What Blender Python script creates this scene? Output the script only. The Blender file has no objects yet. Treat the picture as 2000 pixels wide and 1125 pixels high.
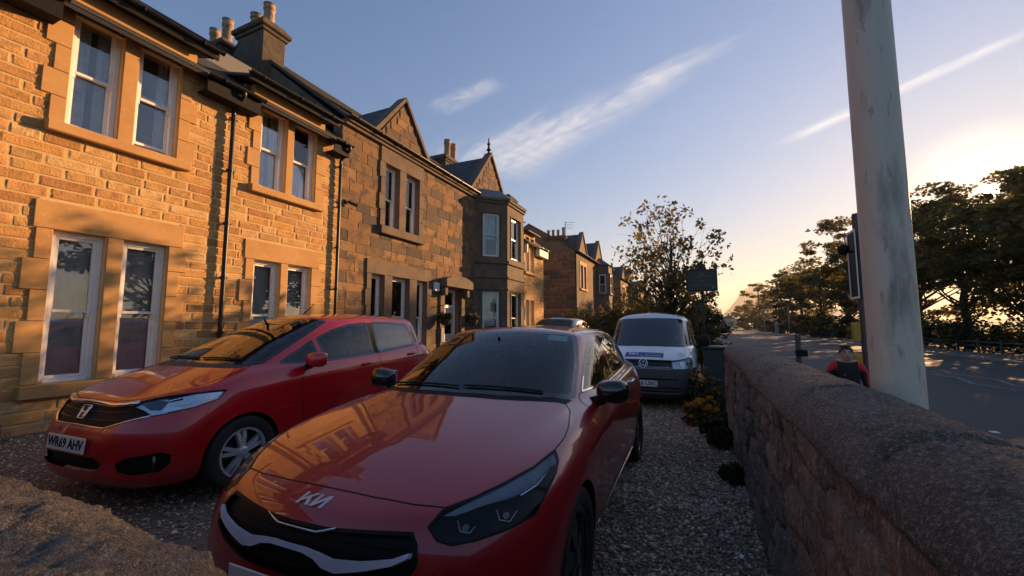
import bpy, bmesh, math, random
import numpy as np
from mathutils import Vector, Matrix, Quaternion
from mathutils.bvhtree import BVHTree
SC = bpy.context.scene
COL = SC.collection
rad = math.radians
# ---------------------------------------------------------------- camera
CAMH = 1.43
cd = bpy.data.cameras.new('camera'); cam = bpy.data.objects.new('camera', cd); COL.objects.link(cam)
cam.location = (0, 0, CAMH)
cam.rotation_euler = (rad(90 + 5.218), 0, rad(24.139))
cd.sensor_width = 36; cd.lens = 14.4; cd.clip_start = .02; cd.clip_end = 20000
SC.camera = cam
# ---------------------------------------------------------------- light
SUN_AZ, SUN_EL = rad(26.0), rad(12.1)          # clockwise from +Y, above the horizon
SUN_DIR = Vector((math.sin(SUN_AZ)*math.cos(SUN_EL), math.cos(SUN_AZ)*math.cos(SUN_EL), math.sin(SUN_EL)))
SC.view_settings.view_transform = 'Standard'; SC.view_settings.look = 'None'
SC.view_settings.exposure = 1.65; SC.view_settings.gamma = 1.0; SC.view_settings.use_curve_mapping = False
sl = bpy.data.lights.new('sun', 'SUN'); so = bpy.data.objects.new('sun', sl); COL.objects.link(so)
sl.energy = 3.9; sl.angle = rad(.5); sl.color = (1.0, .56, .24)
so.rotation_euler = (-SUN_DIR).to_track_quat('-Z', 'Y').to_euler(); so.location = (30, 60, 40)
W = bpy.data.worlds.new('World'); SC.world = W; W.use_nodes = True
wn, wl = W.node_tree.nodes, W.node_tree.links
wn.clear()
def wnode(t, **k):
    n = wn.new(t)
    for a, b in k.items(): setattr(n, a, b)
    return n
def wmath(op, a, b=None, clamp=False):
    n = wnode('ShaderNodeMath', operation=op); n.use_clamp = clamp
    for i, v in enumerate((a, b)):
        if v is None: continue
        if isinstance(v, (int, float)): n.inputs[i].default_value = v
        else: wl.new(v, n.inputs[i])
    return n.outputs[0]
def wsmooth(v, a, b):                          # smoothstep a..b -> 0..1
    n = wnode('ShaderNodeMapRange', interpolation_type='SMOOTHSTEP'); wl.new(v, n.inputs[0])
    n.inputs[1].default_value = a; n.inputs[2].default_value = b
    return n.outputs[0]
SKY_ROLL = .20                                  # soft shoulder of the sky's brightness towards the sun
sky = wnode('ShaderNodeTexSky', sky_type='NISHITA'); sky.sun_disc = False
sky.sun_elevation = SUN_EL; sky.sun_rotation = SUN_AZ
sky.altitude = 0; sky.air_density = 1.25; sky.dust_density = .40; sky.ozone_density = 4.5
lum0 = wnode('ShaderNodeRGBToBW'); wl.new(sky.outputs[0], lum0.inputs[0])
skyc = wnode('ShaderNodeVectorMath', operation='SCALE'); wl.new(sky.outputs[0], skyc.inputs[0]); wl.new(wmath('DIVIDE', 1, wmath('ADD', 1, wmath('MULTIPLY', lum0.outputs[0], SKY_ROLL))), skyc.inputs[3])
SKY = skyc.outputs[0]
tc = wnode('ShaderNodeTexCoord'); sep = wnode('ShaderNodeSeparateXYZ'); wl.new(tc.outputs['Generated'], sep.inputs[0])
zc = wmath('MAXIMUM', sep.outputs[2], .02)
px = wmath('DIVIDE', sep.outputs[0], zc); py = wmath('DIVIDE', sep.outputs[1], zc)   # where the view ray meets the cloud layer
def streak(ax, ay, bx, by, w0, w1, nscale, stretch, soft, seed, thr=.35, ripple=0):
    L = math.hypot(bx-ax, by-ay); ux, uy = (bx-ax)/L, (by-ay)/L
    dx = wmath('SUBTRACT', px, ax); dy = wmath('SUBTRACT', py, ay)
    u = wmath('DIVIDE', wmath('ADD', wmath('MULTIPLY', dx, ux), wmath('MULTIPLY', dy, uy)), L)
    v = wmath('ADD', wmath('MULTIPLY', dx, -uy), wmath('MULTIPLY', dy, ux))
    cv = wnode('ShaderNodeCombineXYZ'); wl.new(wmath('MULTIPLY', u, stretch), cv.inputs[0]); wl.new(wmath('MULTIPLY', v, nscale), cv.inputs[1]); cv.inputs[2].default_value = seed
    nz = wnode('ShaderNodeTexNoise'); nz.inputs['Scale'].default_value = 1.0; nz.inputs['Detail'].default_value = 7; nz.inputs['Roughness'].default_value = .62; nz.inputs['Distortion'].default_value = .6
    wl.new(cv.outputs[0], nz.inputs['Vector'])
    wid = wmath('ADD', wmath('MULTIPLY', u, w1-w0), w0)
    vv = wmath('ADD', v, wmath('MULTIPLY', wmath('SUBTRACT', nz.outputs[0], .5), w0*.7))
    across = wmath('SUBTRACT', 1, wsmooth(wmath('DIVIDE', wmath('ABSOLUTE', vv), wid), 1-soft, 1))
    ends = wmath('MULTIPLY', wsmooth(u, -.12, .15), wmath('SUBTRACT', 1, wsmooth(u, .75, 1.1)))
    tex = wsmooth(nz.outputs[0], thr-.2, thr+.4)
    if ripple:
        wv = wnode('ShaderNodeTexWave'); wv.inputs['Scale'].default_value = ripple; wv.inputs['Distortion'].default_value = 4; wv.inputs['Detail'].default_value = 3
        wl.new(cv.outputs[0], wv.inputs['Vector'])
        tex = wmath('MULTIPLY', tex, wmath('ADD', wmath('MULTIPLY', wv.outputs['Fac'], .2), .85))
    return wmath('MULTIPLY', wmath('MULTIPLY', across, ends), tex)
CLOUD_R, CLOUD_G, CLOUD_B, CLOUD_ADD = 1.0, .96, .94, 2.8
c1 = wmath('MULTIPLY', streak(-1.20, 2.25, .16, 1.55, .50, .05, 7, 2.4, .95, 3.1, .42, 1.9), .95)
c2 = wmath('MULTIPLY', streak(.50, 2.56, 1.10, 1.885, .085, .055, 8, 3, 1.0, 7.7, .28), .6)
c3 = wmath('MULTIPLY', streak(-1.06, 1.53, -.70, 1.435, .09, .08, 9, 3, .95, 5.2, .38), .42)
clouds = wmath('ADD', wmath('ADD', c1, c2), c3, True)
bg = wnode('ShaderNodeBackground'); bg.inputs[1].default_value = SKY_STRENGTH = .075
mixc = wnode('ShaderNodeMix', data_type='RGBA'); mixc.blend_type = 'MIX'
cloudc = wnode('ShaderNodeVectorMath', operation='MULTIPLY'); cloudc.inputs[1].default_value = (1.0, 1.0, 1.0)
wl.new(SKY, mixc.inputs[6])
# cirrus lights up to a pale version of the sky behind it
lum = wnode('ShaderNodeRGBToBW'); wl.new(SKY, lum.inputs[0])
cc = wnode('ShaderNodeCombineXYZ')
for i, k in enumerate((CLOUD_R, CLOUD_G, CLOUD_B)):
    wl.new(wmath('ADD', wmath('MULTIPLY', lum.outputs[0], .9*k), CLOUD_ADD*k), cc.inputs[i])
wl.new(cc.outputs[0], mixc.inputs[7]); wl.new(clouds, mixc.inputs[0])
# the sun's own disc, seen through the leaves
sd = wnode('ShaderNodeVectorMath', operation='DOT_PRODUCT'); wl.new(tc.outputs['Generated'], sd.inputs[0]); sd.inputs[1].default_value = SUN_DIR
disc = wsmooth(sd.outputs['Value'], math.cos(rad(.60)), math.cos(rad(.35)))
glow = wmath('MULTIPLY', wmath('POWER', wsmooth(sd.outputs['Value'], math.cos(rad(8)), 1.0), 2.0), .005)
disc = wmath('ADD', disc, glow)
addv = wnode('ShaderNodeVectorMath', operation='ADD'); wl.new(mixc.outputs[2], addv.inputs[0])
dv = wnode('ShaderNodeVectorMath', operation='SCALE'); dv.inputs[0].default_value = (400, 330, 200); wl.new(disc, dv.inputs[3])
wl.new(dv.outputs[0], addv.inputs[1])
wl.new(addv.outputs[0], bg.inputs[0])
wo = wnode('ShaderNodeOutputWorld'); wl.new(bg.outputs[0], wo.inputs[0])
# ---------------------------------------------------------------- helpers
rng = np.random.default_rng(7); random.seed(7)
def empty(name, loc, rz=0, label=None, cat=None, group=None):
    o = bpy.data.objects.new(name, None); COL.objects.link(o); o.empty_display_size = .1
    o.location = loc; o.rotation_euler = (0, 0, rz)
    return tag(o, label, cat, group)
def tag(o, label=None, cat=None, group=None, kind=None):
    if label: o['label'] = label
    if cat: o['category'] = cat
    if group: o['group'] = group
    if kind: o['kind'] = kind
    return o
def wloc(p):                                   # world location of a (never rotated here) chain of parents
    v = Vector((0, 0, 0))
    while p: v += p.location; p = p.parent
    return v
def mo(name, V, F, mat, parent=None, smooth=False, world=True, loc=None, fm=None):
    """one mesh object; world=True: the vertices are world coordinates, whatever the parent"""
    me = bpy.data.meshes.new(name); me.from_pydata([tuple(v) for v in V], [], [tuple(f) for f in F])
    for m in (mat if isinstance(mat, (list, tuple)) else [mat]): me.materials.append(m)
    if fm is not None: me.polygons.foreach_set('material_index', fm)
    if smooth: me.polygons.foreach_set('use_smooth', [True]*len(me.polygons))
    me.update()
    return link(name, me, parent, world, loc)
def link(name, me, parent=None, world=True, loc=None):
    o = bpy.data.objects.new(name, me); COL.objects.link(o)
    if loc is not None: o.location = loc
    if parent is not None:
        o.parent = parent
        if world: o.location = Vector(o.location) - wloc(parent)
    return o
class MB:
    def __init__(s): s.V = []; s.F = []; s.m = []
    def add(s, V, F, m=0):
        b = len(s.V); s.V += [tuple(v) for v in V]; s.F += [tuple(i+b for i in f) for f in F]; s.m += [m]*len(F); return s
    def box(s, x0, x1, y0, y1, z0, z1, m=0):
        V = [(x, y, z) for z in (z0, z1) for y in (y0, y1) for x in (x0, x1)]
        return s.add(V, [(0,2,3,1),(4,5,7,6),(0,1,5,4),(2,6,7,3),(0,4,6,2),(1,3,7,5)], m)
    def bbox(s, x0, x1, y0, y1, z0, z1, b=.01, m=0):      # box with chamfered edges
        bm = bmesh.new(); bmesh.ops.create_cube(bm, size=1)
        for v in bm.verts: v.co = Vector(((x0+x1)/2+v.co.x*(x1-x0), (y0+y1)/2+v.co.y*(y1-y0), (z0+z1)/2+v.co.z*(z1-z0)))
        bmesh.ops.bevel(bm, geom=bm.edges[:], offset=b, segments=1, affect='EDGES')
        bm.verts.index_update(); s.add([v.co[:] for v in bm.verts], [[v.index for v in f.verts] for f in bm.faces], m); bm.free(); return s
    def tube(s, pts, r, n=8, m=0, cap=True, close=False):
        pts = [Vector(p) for p in pts]; k = len(pts); rr = r if isinstance(r, (list, tuple)) else [r]*k
        V = []; up = None
        for i, p in enumerate(pts):
            a = pts[i-1] if (i > 0 or close) else p; b = pts[(i+1) % k] if (i < k-1 or close) else p
            t = (b-a).normalized()
            if up is None: up = t.orthogonal().normalized()
            else:
                up = (up - t*up.dot(t))
                up = up.normalized() if up.length > 1e-6 else t.orthogonal().normalized()
            w = t.cross(up)
            V += [p + (up*math.cos(2*math.pi*j/n) + w*math.sin(2*math.pi*j/n))*rr[i] for j in range(n)]
        F = [(i*n+j, i*n+(j+1) % n, ((i+1) % k)*n+(j+1) % n, ((i+1) % k)*n+j) for i in range(k if close else k-1) for j in range(n)]
        if cap and not close: F += [tuple(range(n))[::-1], tuple((k-1)*n+j for j in range(n))]
        return s.add(V, F, m)
    def lathe(s, prof, n=24, c=(0,0,0), axis='z', m=0, arc=None):
        V = []; a1 = arc or 2*math.pi; nn = n+1 if arc else n
        for r, h in prof:
            for j in range(nn):
                a = a1*j/n; x, y = r*math.cos(a), r*math.sin(a)
                V.append({'z': (c[0]+x, c[1]+y, c[2]+h), 'x': (c[0]+h, c[1]+x, c[2]+y), 'y': (c[0]+y, c[1]+h, c[2]+x)}[axis])
        F = [(i*nn+j, i*nn+(j+1) % nn, (i+1)*nn+(j+1) % nn, (i+1)*nn+j) for i in range(len(prof)-1) for j in range(n)]
        return s.add(V, F, m)
    def prism(s, poly, h0, h1, axis='x', m=0):            # poly of 2-D points swept along an axis (x: (y,z), y: (x,z), z: (x,y))
        f = {'x': lambda p, h: (h, p[0], p[1]), 'y': lambda p, h: (p[0], h, p[1]), 'z': lambda p, h: (p[0], p[1], h)}[axis]
        n = len(poly); V = [f(p, h0) for p in poly] + [f(p, h1) for p in poly]
        F = [tuple(range(n))[::-1], tuple(range(n, 2*n))] + [(i, (i+1) % n, n+(i+1) % n, n+i) for i in range(n)]
        return s.add(V, F, m)
    def obj(s, name, mat, parent=None, smooth=False, world=True, fix=True):
        o = mo(name, s.V, s.F, mat, parent, smooth, world, fm=s.m if isinstance(mat, (list, tuple)) else None)
        if fix:
            bm = bmesh.new(); bm.from_mesh(o.data); bmesh.ops.recalc_face_normals(bm, faces=bm.faces[:]); bm.to_mesh(o.data); bm.free()
        return o
def autosmooth(o, ang=40):
    me = o.data; bm = bmesh.new(); bm.from_mesh(me)
    for f in bm.faces: f.smooth = True
    for e in bm.edges:
        if len(e.link_faces) == 2 and e.calc_face_angle(0) > rad(ang): e.smooth = False
    bm.to_mesh(me); bm.free(); return o
def bigmesh(name, V, F, mat, parent=None, smooth=False):
    """numpy vertices (n,3) and faces (m,k), all of one size"""
    me = bpy.data.meshes.new(name); V = np.asarray(V, np.float32); F = np.asarray(F, np.int32); m, k = F.shape
    me.vertices.add(len(V)); me.vertices.foreach_set('co', V.ravel())
    me.loops.add(m*k); me.loops.foreach_set('vertex_index', F.ravel())
    me.polygons.add(m); me.polygons.foreach_set('loop_start', np.arange(0, m*k, k, dtype=np.int32)); me.polygons.foreach_set('loop_total', np.full(m, k, np.int32))
    if smooth: me.polygons.foreach_set('use_smooth', np.ones(m, bool))
    me.materials.append(mat); me.update(calc_edges=True)
    return link(name, me, parent)
def text_mesh(txt, size, extrude=.001, align='CENTER', bold=0.0):
    c = bpy.data.curves.new('lettering', 'FONT'); c.body = txt; c.size = size; c.extrude = extrude; c.align_x = align; c.align_y = 'CENTER'; c.offset = bold; c.resolution_u = 2
    o = bpy.data.objects.new('lettering', c); COL.objects.link(o); bpy.context.view_layer.update()
    me = bpy.data.meshes.new_from_object(o.evaluated_get(bpy.context.evaluated_depsgraph_get()))
    bpy.data.objects.remove(o); bpy.data.curves.remove(c); me.name = 'lettering'; return me
# ---------------------------------------------------------------- materials
def mat(name, col, rough=.6, metal=0, var=None, bump=None, coat=0, spec=.5, emit=None, bump2=None, island=None, rnd=None, trans=0, alpha=None, coords='World', coat_rough=.03, stretch=None):
    """var=(scale, colour2, lo, hi): noise mix; bump=(scale, strength, distance); rnd=(colour list, mode): colour per object or per island"""
    m = bpy.data.materials.new(name); m.use_nodes = True; nt = m.node_tree; N, L = nt.nodes, nt.links
    b = N['Principled BSDF']; b.inputs['Roughness'].default_value = rough; b.inputs['Metallic'].default_value = metal
    b.inputs['Specular IOR Level'].default_value = spec
    if coat: b.inputs['Coat Weight'].default_value = coat; b.inputs['Coat Roughness'].default_value = coat_rough
    if trans: b.inputs['Transmission Weight'].default_value = trans
    t = N.new('ShaderNodeTexCoord'); src = N.new('ShaderNodeNewGeometry').outputs['Position'] if coords == 'World' else t.outputs[coords]
    if stretch:
        mp = N.new('ShaderNodeMapping'); mp.inputs['Scale'].default_value = stretch; L.new(src, mp.inputs['Vector']); src = mp.outputs[0]
    def noise(scale, detail=6, rough_=.6):
        n = N.new('ShaderNodeTexNoise'); n.inputs['Scale'].default_value = scale; n.inputs['Detail'].default_value = detail; n.inputs['Roughness'].default_value = rough_
        L.new(src, n.inputs['Vector']); return n.outputs[0]
    cur = None
    if rnd:
        cols, mode = rnd
        r = N.new('ShaderNodeValToRGB'); r.color_ramp.interpolation = 'CONSTANT' if len(cols) > 2 else 'LINEAR'
        while len(r.color_ramp.elements) < len(cols): r.color_ramp.elements.new(.5)
        for i, c in enumerate(cols): r.color_ramp.elements[i].position = i/len(cols) if len(cols) > 2 else i; r.color_ramp.elements[i].color = (*c, 1)
        s = N.new('ShaderNodeObjectInfo').outputs['Random'] if mode == 'object' else N.new('ShaderNodeNewGeometry').outputs['Random Per Island']
        L.new(s, r.inputs[0]); cur = r.outputs[0]
    for vv in (var if isinstance(var, list) else [var] if var else []):
        sc, c2, lo, hi = vv
        mr = N.new('ShaderNodeMapRange'); mr.inputs[1].default_value = lo; mr.inputs[2].default_value = hi; L.new(noise(sc), mr.inputs[0])
        mx = N.new('ShaderNodeMix'); mx.data_type = 'RGBA'; L.new(mr.outputs[0], mx.inputs[0])
        if cur is None: mx.inputs[6].default_value = (*col, 1)
        else: L.new(cur, mx.inputs[6])
        mx.inputs[7].default_value = (*c2, 1); cur = mx.outputs[2]
    if cur is None: b.inputs['Base Color'].default_value = (*col, 1)
    else: L.new(cur, b.inputs['Base Color'])
    prev = None
    for bb in (bump, bump2):
        if not bb: continue
        sc, st, di = bb[:3]; bn = N.new('ShaderNodeBump'); bn.inputs['Strength'].default_value = st; bn.inputs['Distance'].default_value = di
        if len(bb) > 3 and bb[3] == 'voronoi':
            n = N.new('ShaderNodeTexVoronoi'); n.inputs['Scale'].default_value = sc; L.new(src, n.inputs['Vector']); hgt = n.outputs['Distance']
        else: hgt = noise(sc)
        L.new(hgt, bn.inputs['Height'])
        if prev is not None: L.new(prev, bn.inputs['Normal'])
        prev = bn.outputs[0]
    if prev is not None: L.new(prev, b.inputs['Normal'])
    if emit: b.inputs['Emission Color'].default_value = (*emit[:3], 1); b.inputs['Emission Strength'].default_value = emit[3]
    return m
def glass(name, tint=(.8, .82, .82), rough=0.0, base=.06, refl=1.0, ior=1.5):
    """thin pane: tinted see-through plus fresnel mirror"""
    m = bpy.data.materials.new(name); m.use_nodes = True; nt = m.node_tree; N, L = nt.nodes, nt.links; N.clear()
    tr = N.new('ShaderNodeBsdfTransparent'); tr.inputs[0].default_value = (*tint, 1)
    gl = N.new('ShaderNodeBsdfGlossy'); gl.inputs['Roughness'].default_value = rough; gl.inputs['Color'].default_value = (refl, refl, refl, 1)
    lw = N.new('ShaderNodeFresnel'); lw.inputs['IOR'].default_value = ior
    ad = N.new('ShaderNodeMath'); ad.operation = 'MULTIPLY_ADD'; ad.use_clamp = True; ad.inputs[1].default_value = 1.5; ad.inputs[2].default_value = base; L.new(lw.outputs[0], ad.inputs[0])
    mx = N.new('ShaderNodeMixShader'); L.new(ad.outputs[0], mx.inputs[0]); L.new(tr.outputs[0], mx.inputs[1]); L.new(gl.outputs[0], mx.inputs[2])
    o = N.new('ShaderNodeOutputMaterial'); L.new(mx.outputs[0], o.inputs[0]); return m
SAND = [(.52,.29,.098),(.45,.235,.074),(.57,.34,.129),(.40,.19,.061),(.54,.31,.109),(.48,.25,.086),(.60,.38,.156),(.44,.25,.086),(.55,.285,.090)]
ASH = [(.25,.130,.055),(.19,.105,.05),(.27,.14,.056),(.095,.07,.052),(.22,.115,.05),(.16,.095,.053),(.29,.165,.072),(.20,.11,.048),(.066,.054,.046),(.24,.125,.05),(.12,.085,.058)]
M = {}
M['sand_o'] = mat('sandstone_block', (.4,.2,.1), .9, rnd=(SAND,'object'), var=(9,(.30,.155,.07),.5,.85), bump=(42,1.0,.012), bump2=(130,.6,.003))
M['sand_i'] = mat('sandstone_block_far', (.4,.2,.1), .9, rnd=(SAND,'island'), var=(9,(.30,.155,.07),.5,.85), bump=(42,1.0,.012), bump2=(130,.6,.003))
M['mortar'] = mat('pale_mortar', (.620,.441,.221), .95, var=(14,(.520,.353,.172),.3,.7), bump=(90,.4,.002))
M['dressed'] = mat('dressed_sandstone', (.520,.294,.108), .85, var=[(2.2,(.440,.230,.076),.35,.7),(16,(.580,.353,.152),.55,.8)], bump=(160,.25,.002))
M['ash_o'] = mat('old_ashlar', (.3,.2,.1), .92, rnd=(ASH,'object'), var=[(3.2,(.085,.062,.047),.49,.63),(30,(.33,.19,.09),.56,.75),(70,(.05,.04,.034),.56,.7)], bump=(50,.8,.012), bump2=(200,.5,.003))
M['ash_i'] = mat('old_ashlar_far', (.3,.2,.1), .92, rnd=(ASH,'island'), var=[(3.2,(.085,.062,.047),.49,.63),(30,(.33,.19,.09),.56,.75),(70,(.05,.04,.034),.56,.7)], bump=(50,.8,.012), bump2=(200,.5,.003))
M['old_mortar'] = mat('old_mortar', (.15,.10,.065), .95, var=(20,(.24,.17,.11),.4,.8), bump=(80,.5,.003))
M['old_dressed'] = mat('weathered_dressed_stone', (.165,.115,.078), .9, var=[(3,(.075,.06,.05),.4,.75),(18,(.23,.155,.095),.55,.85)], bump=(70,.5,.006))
M['soot'] = mat('sooty_chimney_stone', (.115,.085,.062), .95, var=[(6,(.05,.042,.036),.4,.7),(22,(.21,.15,.095),.6,.85)], bump=(30,.8,.02))
M['pot'] = mat('clay_chimney_pot', (.36,.25,.16), .85, var=(7,(.13,.10,.08),.45,.75), bump=(60,.4,.004))
M['slate'] = mat('slate', (.075,.075,.08), .75, var=[(3,(.04,.04,.045),.35,.7),(30,(.12,.11,.10),.55,.85)], bump=(40,.6,.006))
M['lead'] = mat('lead_flashing', (.16,.16,.17), .6, var=(8,(.09,.09,.1),.4,.7))
M['blackpvc'] = mat('black_gutter_paint', (.012,.012,.013), .38, spec=.3, var=(12,(.03,.028,.026),.5,.8))
M['fascia'] = mat('black_fascia_board', (.012,.012,.013), .7, spec=.15)
M['cream'] = mat('cream_fascia', (.75,.66,.5), .6)
M['whitepaint'] = mat('white_window_paint', (.80,.79,.77), .35, var=(6,(.66,.65,.63),.5,.8))
M['pane'] = glass('window_pane', (.90,.91,.92), 0, .05, .85)
M['curtain'] = mat('pale_curtain', (.72,.72,.72), .95, var=(5,(.48,.48,.49),.4,.7))
M['room'] = mat('dim_room', (.05,.048,.046), 1.0)
M['interior'] = mat('room_wall', (.20,.19,.18), 1.0)
M['iron'] = mat('black_iron', (.015,.015,.016), .45, metal=.3)
M['steel'] = mat('galvanised_steel', (.35,.35,.35), .4, metal=.8)
M['doorpaint'] = mat('grey_white_door', (.5,.5,.5), .45)
M['wallstone'] = mat('dark_rubble', (.213,.154,.117), .92, rnd=([(.195,.141,.107),(.250,.180,.133),(.155,.117,.094),(.288,.216,.156),(.220,.150,.109)],'object'), var=[(9,(.075,.057,.045),.45,.72),(48,(.475,.352,.263),.52,.72),(220,(.550,.418,.322),.55,.7)], bump=(26,1.0,.045), bump2=(110,1.0,.012), stretch=(1,1,.38))
M['wallmortar'] = mat('rubble_mortar', (.099,.080,.065), .95, var=(20,(.198,.160,.126),.4,.8), bump=(40,1,.02))
M['coping'] = mat('lichened_coping', (.220,.162,.132), .9, rnd=([(.195,.144,.120),(.237,.175,.140),(.213,.164,.124),(.175,.135,.110)],'object'), var=[(4,(.150,.113,.090),.38,.62),(38,(.100,.077,.062),.53,.66),(95,(.500,.394,.320),.51,.66),(310,(.725,.585,.480),.55,.68)], bump=(60,1.0,.012), bump2=(240,1.0,.008))
M['coping_front'] = mat('pitted_front_coping', (.128,.106,.084), .95, var=[(4.5,(.168,.072,.036),.52,.62),(9,(.059,.050,.041),.50,.64),(60,(.049,.040,.033),.53,.66),(120,(.266,.231,.187),.52,.66),(360,(.325,.288,.241),.55,.68)], bump=(50,1.0,.014), bump2=(210,1.0,.009))
M['gravelbase'] = mat('gravel_bed', (.187,.138,.096), .95, var=(40,(.323,.248,.174),.4,.7), bump=(70,1,.02,'voronoi'))
M['gravel'] = mat('gravel_stones', (.165,.124,.099), .8, rnd=([(.412,.310,.220),(.528,.411,.298),(.281,.202,.142),(.660,.527,.405),(.446,.287,.177),(.231,.178,.135),(.792,.666,.540),(.363,.264,.185)],'island'), bump=(300,.5,.002))
M['asphalt'] = mat('asphalt', (.067,.060,.056), .8, var=[(.35,(.052,.048,.045),.4,.65),(140,(.115,.106,.095),.55,.75)], bump=(220,.6,.004))
M['slab'] = mat('paving_tarmac', (.128,.112,.100), .85, var=[(.8,(.090,.080,.072),.4,.7),(90,(.195,.168,.150),.55,.75)], bump=(180,.5,.003))
M['kerb'] = mat('granite_kerb', (.22,.21,.20), .8, var=(30,(.13,.125,.12),.4,.7), bump=(90,.5,.003))
M['roadpaint'] = mat('worn_road_paint', (.34,.34,.33), .7, var=(5,(.075,.075,.075),.42,.58))
M['verge'] = mat('grass_verge', (.045,.05,.02), .95, var=[(1.2,(.07,.055,.025),.4,.7),(25,(.03,.035,.012),.4,.7)], bump=(40,1,.05))
M['lamppost'] = mat('grey_lamp_post_paint', (.558,.495,.428), .5, var=[(5,(.155,.138,.119),.55,.70),(26,(.217,.195,.167),.60,.72),(2,(.419,.367,.319),.45,.65)], bump=(22,.15,.004), stretch=(1,1,.22))
M['bark'] = mat('bark', (.07,.05,.036), .95, var=(12,(.035,.026,.02),.4,.7), bump=(25,1,.03))
M['black'] = mat('black_plastic', (.010,.010,.010), .55, spec=.15)
M['blackgloss'] = mat('gloss_black', (.006,.006,.007), .12, coat=.6)
M['rubber'] = mat('tyre_rubber', (.017,.017,.017), .8, bump=(60,.3,.003), coords='Object')
M['alloy'] = mat('alloy_silver', (.55,.55,.57), .35, metal=.35)
M['darkalloy'] = mat('dark_alloy', (.13,.13,.135), .28, metal=.85)
M['chrome'] = mat('chrome', (.80,.80,.82), .08, metal=1)
M['satin'] = mat('satin_silver', (.62,.63,.68), .30, metal=.85)
M['plate'] = mat('white_number_plate', (.72,.72,.70), .4)
M['white'] = mat('white_plastic', (.75,.75,.75), .4)
M['cabin'] = mat('dark_cabin_trim', (.02,.02,.021), .75)
M['seatcloth'] = mat('dark_seat_cloth', (.03,.03,.032), .9)
M['carglass'] = glass('car_glass', (.86,.90,.89), 0, 0, .85)
M['tint'] = glass('tinted_car_glass', (.16,.17,.17), 0, .05, .95)
M['lens'] = glass('clear_lamp_lens', (.95,.96,.97), 0, 0, .6, 1.3)
M['mirror'] = mat('mirror_glass', (.8,.8,.8), .02, metal=1)
def paint(name, col, flake=.25, rough=.32):
    return mat(name, col, rough, flake, coat=1.0, coat_rough=.015, coords='Object', var=(3,tuple(c*.86 for c in col),.3,.7))
M['kia_red'] = paint('deep_red_paint', (.36,.002,.008), .05)
M['honda_red'] = paint('bright_red_paint', (.50,.003,.009), .05)
M['van_white'] = paint('grey_white_van_paint', (.76,.76,.79), 0, .4)
M['suv_black'] = paint('black_car_paint', (.006,.006,.007), 0)
M['signalgrey'] = mat('dark_grey_pole_paint', (.06,.06,.066), .5); M['yellow'] = mat('yellow_box', (.55,.30,.03), .5); M['yellow2'] = mat('yellow_panel', (.42,.24,.03), .5)
M['signdark'] = mat('dark_sign_board', (.016,.018,.018), .4); M['signprint'] = mat('faded_sign_print', (.09,.095,.09), .5); M['bindark'] = mat('dark_bin', (.03,.032,.034), .5)
M['railgrey'] = mat('weathered_rail', (.05,.048,.045), .7); M['palestone'] = mat('pale_stone', (.34,.31,.27), .85, var=(4,(.25,.22,.19),.4,.7))
M['hill'] = mat('far_hill', (.07,.075,.04), 1); M['planter'] = mat('grey_planter_timber', (.16,.15,.15), .8, var=(12,(.11,.10,.10),.4,.7)); M['dryleaf'] = mat('dry_leaf', (.24,.18,.12), .9)
M['suvglass'] = mat('black_privacy_glass', (.008,.008,.009), .35, spec=.15)
M['darktint'] = glass('dark_privacy_glass', (.06,.06,.06), 0, 0, .35)
# ---------------------------------------------------------------- stone houses along x = FX, facing +x
FX = -7.5
def rough_block(seed, nx=5, nz=3, bulge=.022, edge=.10):
    """unit block: y,z in -.5...5, front at x=0 bulging outwards"""
    r = np.random.default_rng(seed); V = []; F = []
    ys = np.array([-.5, -.5+edge*.55] + list(np.linspace(-.5, .5, nx)[1:-1]) + [.5-edge*.55, .5]); zs = np.array([-.5, -.5+edge] + list(np.linspace(-.5, .5, nz)[1:-1]) + [.5-edge, .5])
    for j, z in enumerate(zs):
        for i, y in enumerate(ys):
            e = i in (0, len(ys)-1) or j in (0, len(zs)-1)
            V.append((0 if e else bulge*(.35+.9*r.random()), y, z))
    n = len(ys)
    for j in range(len(zs)-1):
        for i in range(n-1): F.append((j*n+i, j*n+i+1, (j+1)*n+i+1, (j+1)*n+i))
    b = len(V); V += [(-.04, y, z) for y, z in ((-.5,-.5),(.5,-.5),(.5,.5),(-.5,.5))]
    c = [0, n-1, len(zs)*n-1, (len(zs)-1)*n]
    for k in range(4): F.append((b+k, b+(k+1) % 4, c[(k+1) % 4], c[k]))
    return np.array(V), F
def screen_size(x, y, z, l, h):
    f = Vector((-.4073, .9087, .0909)); d = Vector((x, y, z-CAMH)); zc = d.dot(f)
    if zc < .3: return 0
    X = d.dot(Vector((.9126, .4089, 0)))/zc; Y = d.dot(Vector((.0371, -.0829, .9959)))/zc
    if abs(X) > 1.27 or abs(Y) > .73: return 0
    return l*h/zc**2
def courses(y0, y1, z0, z1, ch, lmin, lmax, holes, seed, jit=.0):
    r = random.Random(seed); out = []; z = z0; k = 0
    while z < z1-.03:
        h = min(ch*(1+jit*(r.random()-.5)), z1-z)
        ivs = [(y0, y1)]
        for a, b, c, d in holes:
            if c < z+h-.02 and d > z+.02:
                n = []
                for s, e in ivs:
                    if b <= s or a >= e: n.append((s, e)); continue
                    if a-s > .04: n.append((s, a))
                    if e-b > .04: n.append((b, e))
                ivs = n
        for s, e in ivs:
            y = s
            if r.random() < .5 and e-s > lmax: 
                l = lmin*.7; out.append((y, y+l, z, z+h)); y += l
            while y < e-1e-4:
                l = r.uniform(lmin, lmax)
                if e-y-l < lmin*.6: l = e-y
                out.append((y, y+l, z, z+h)); y += l
        z += h; k += 1
    return out
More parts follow.
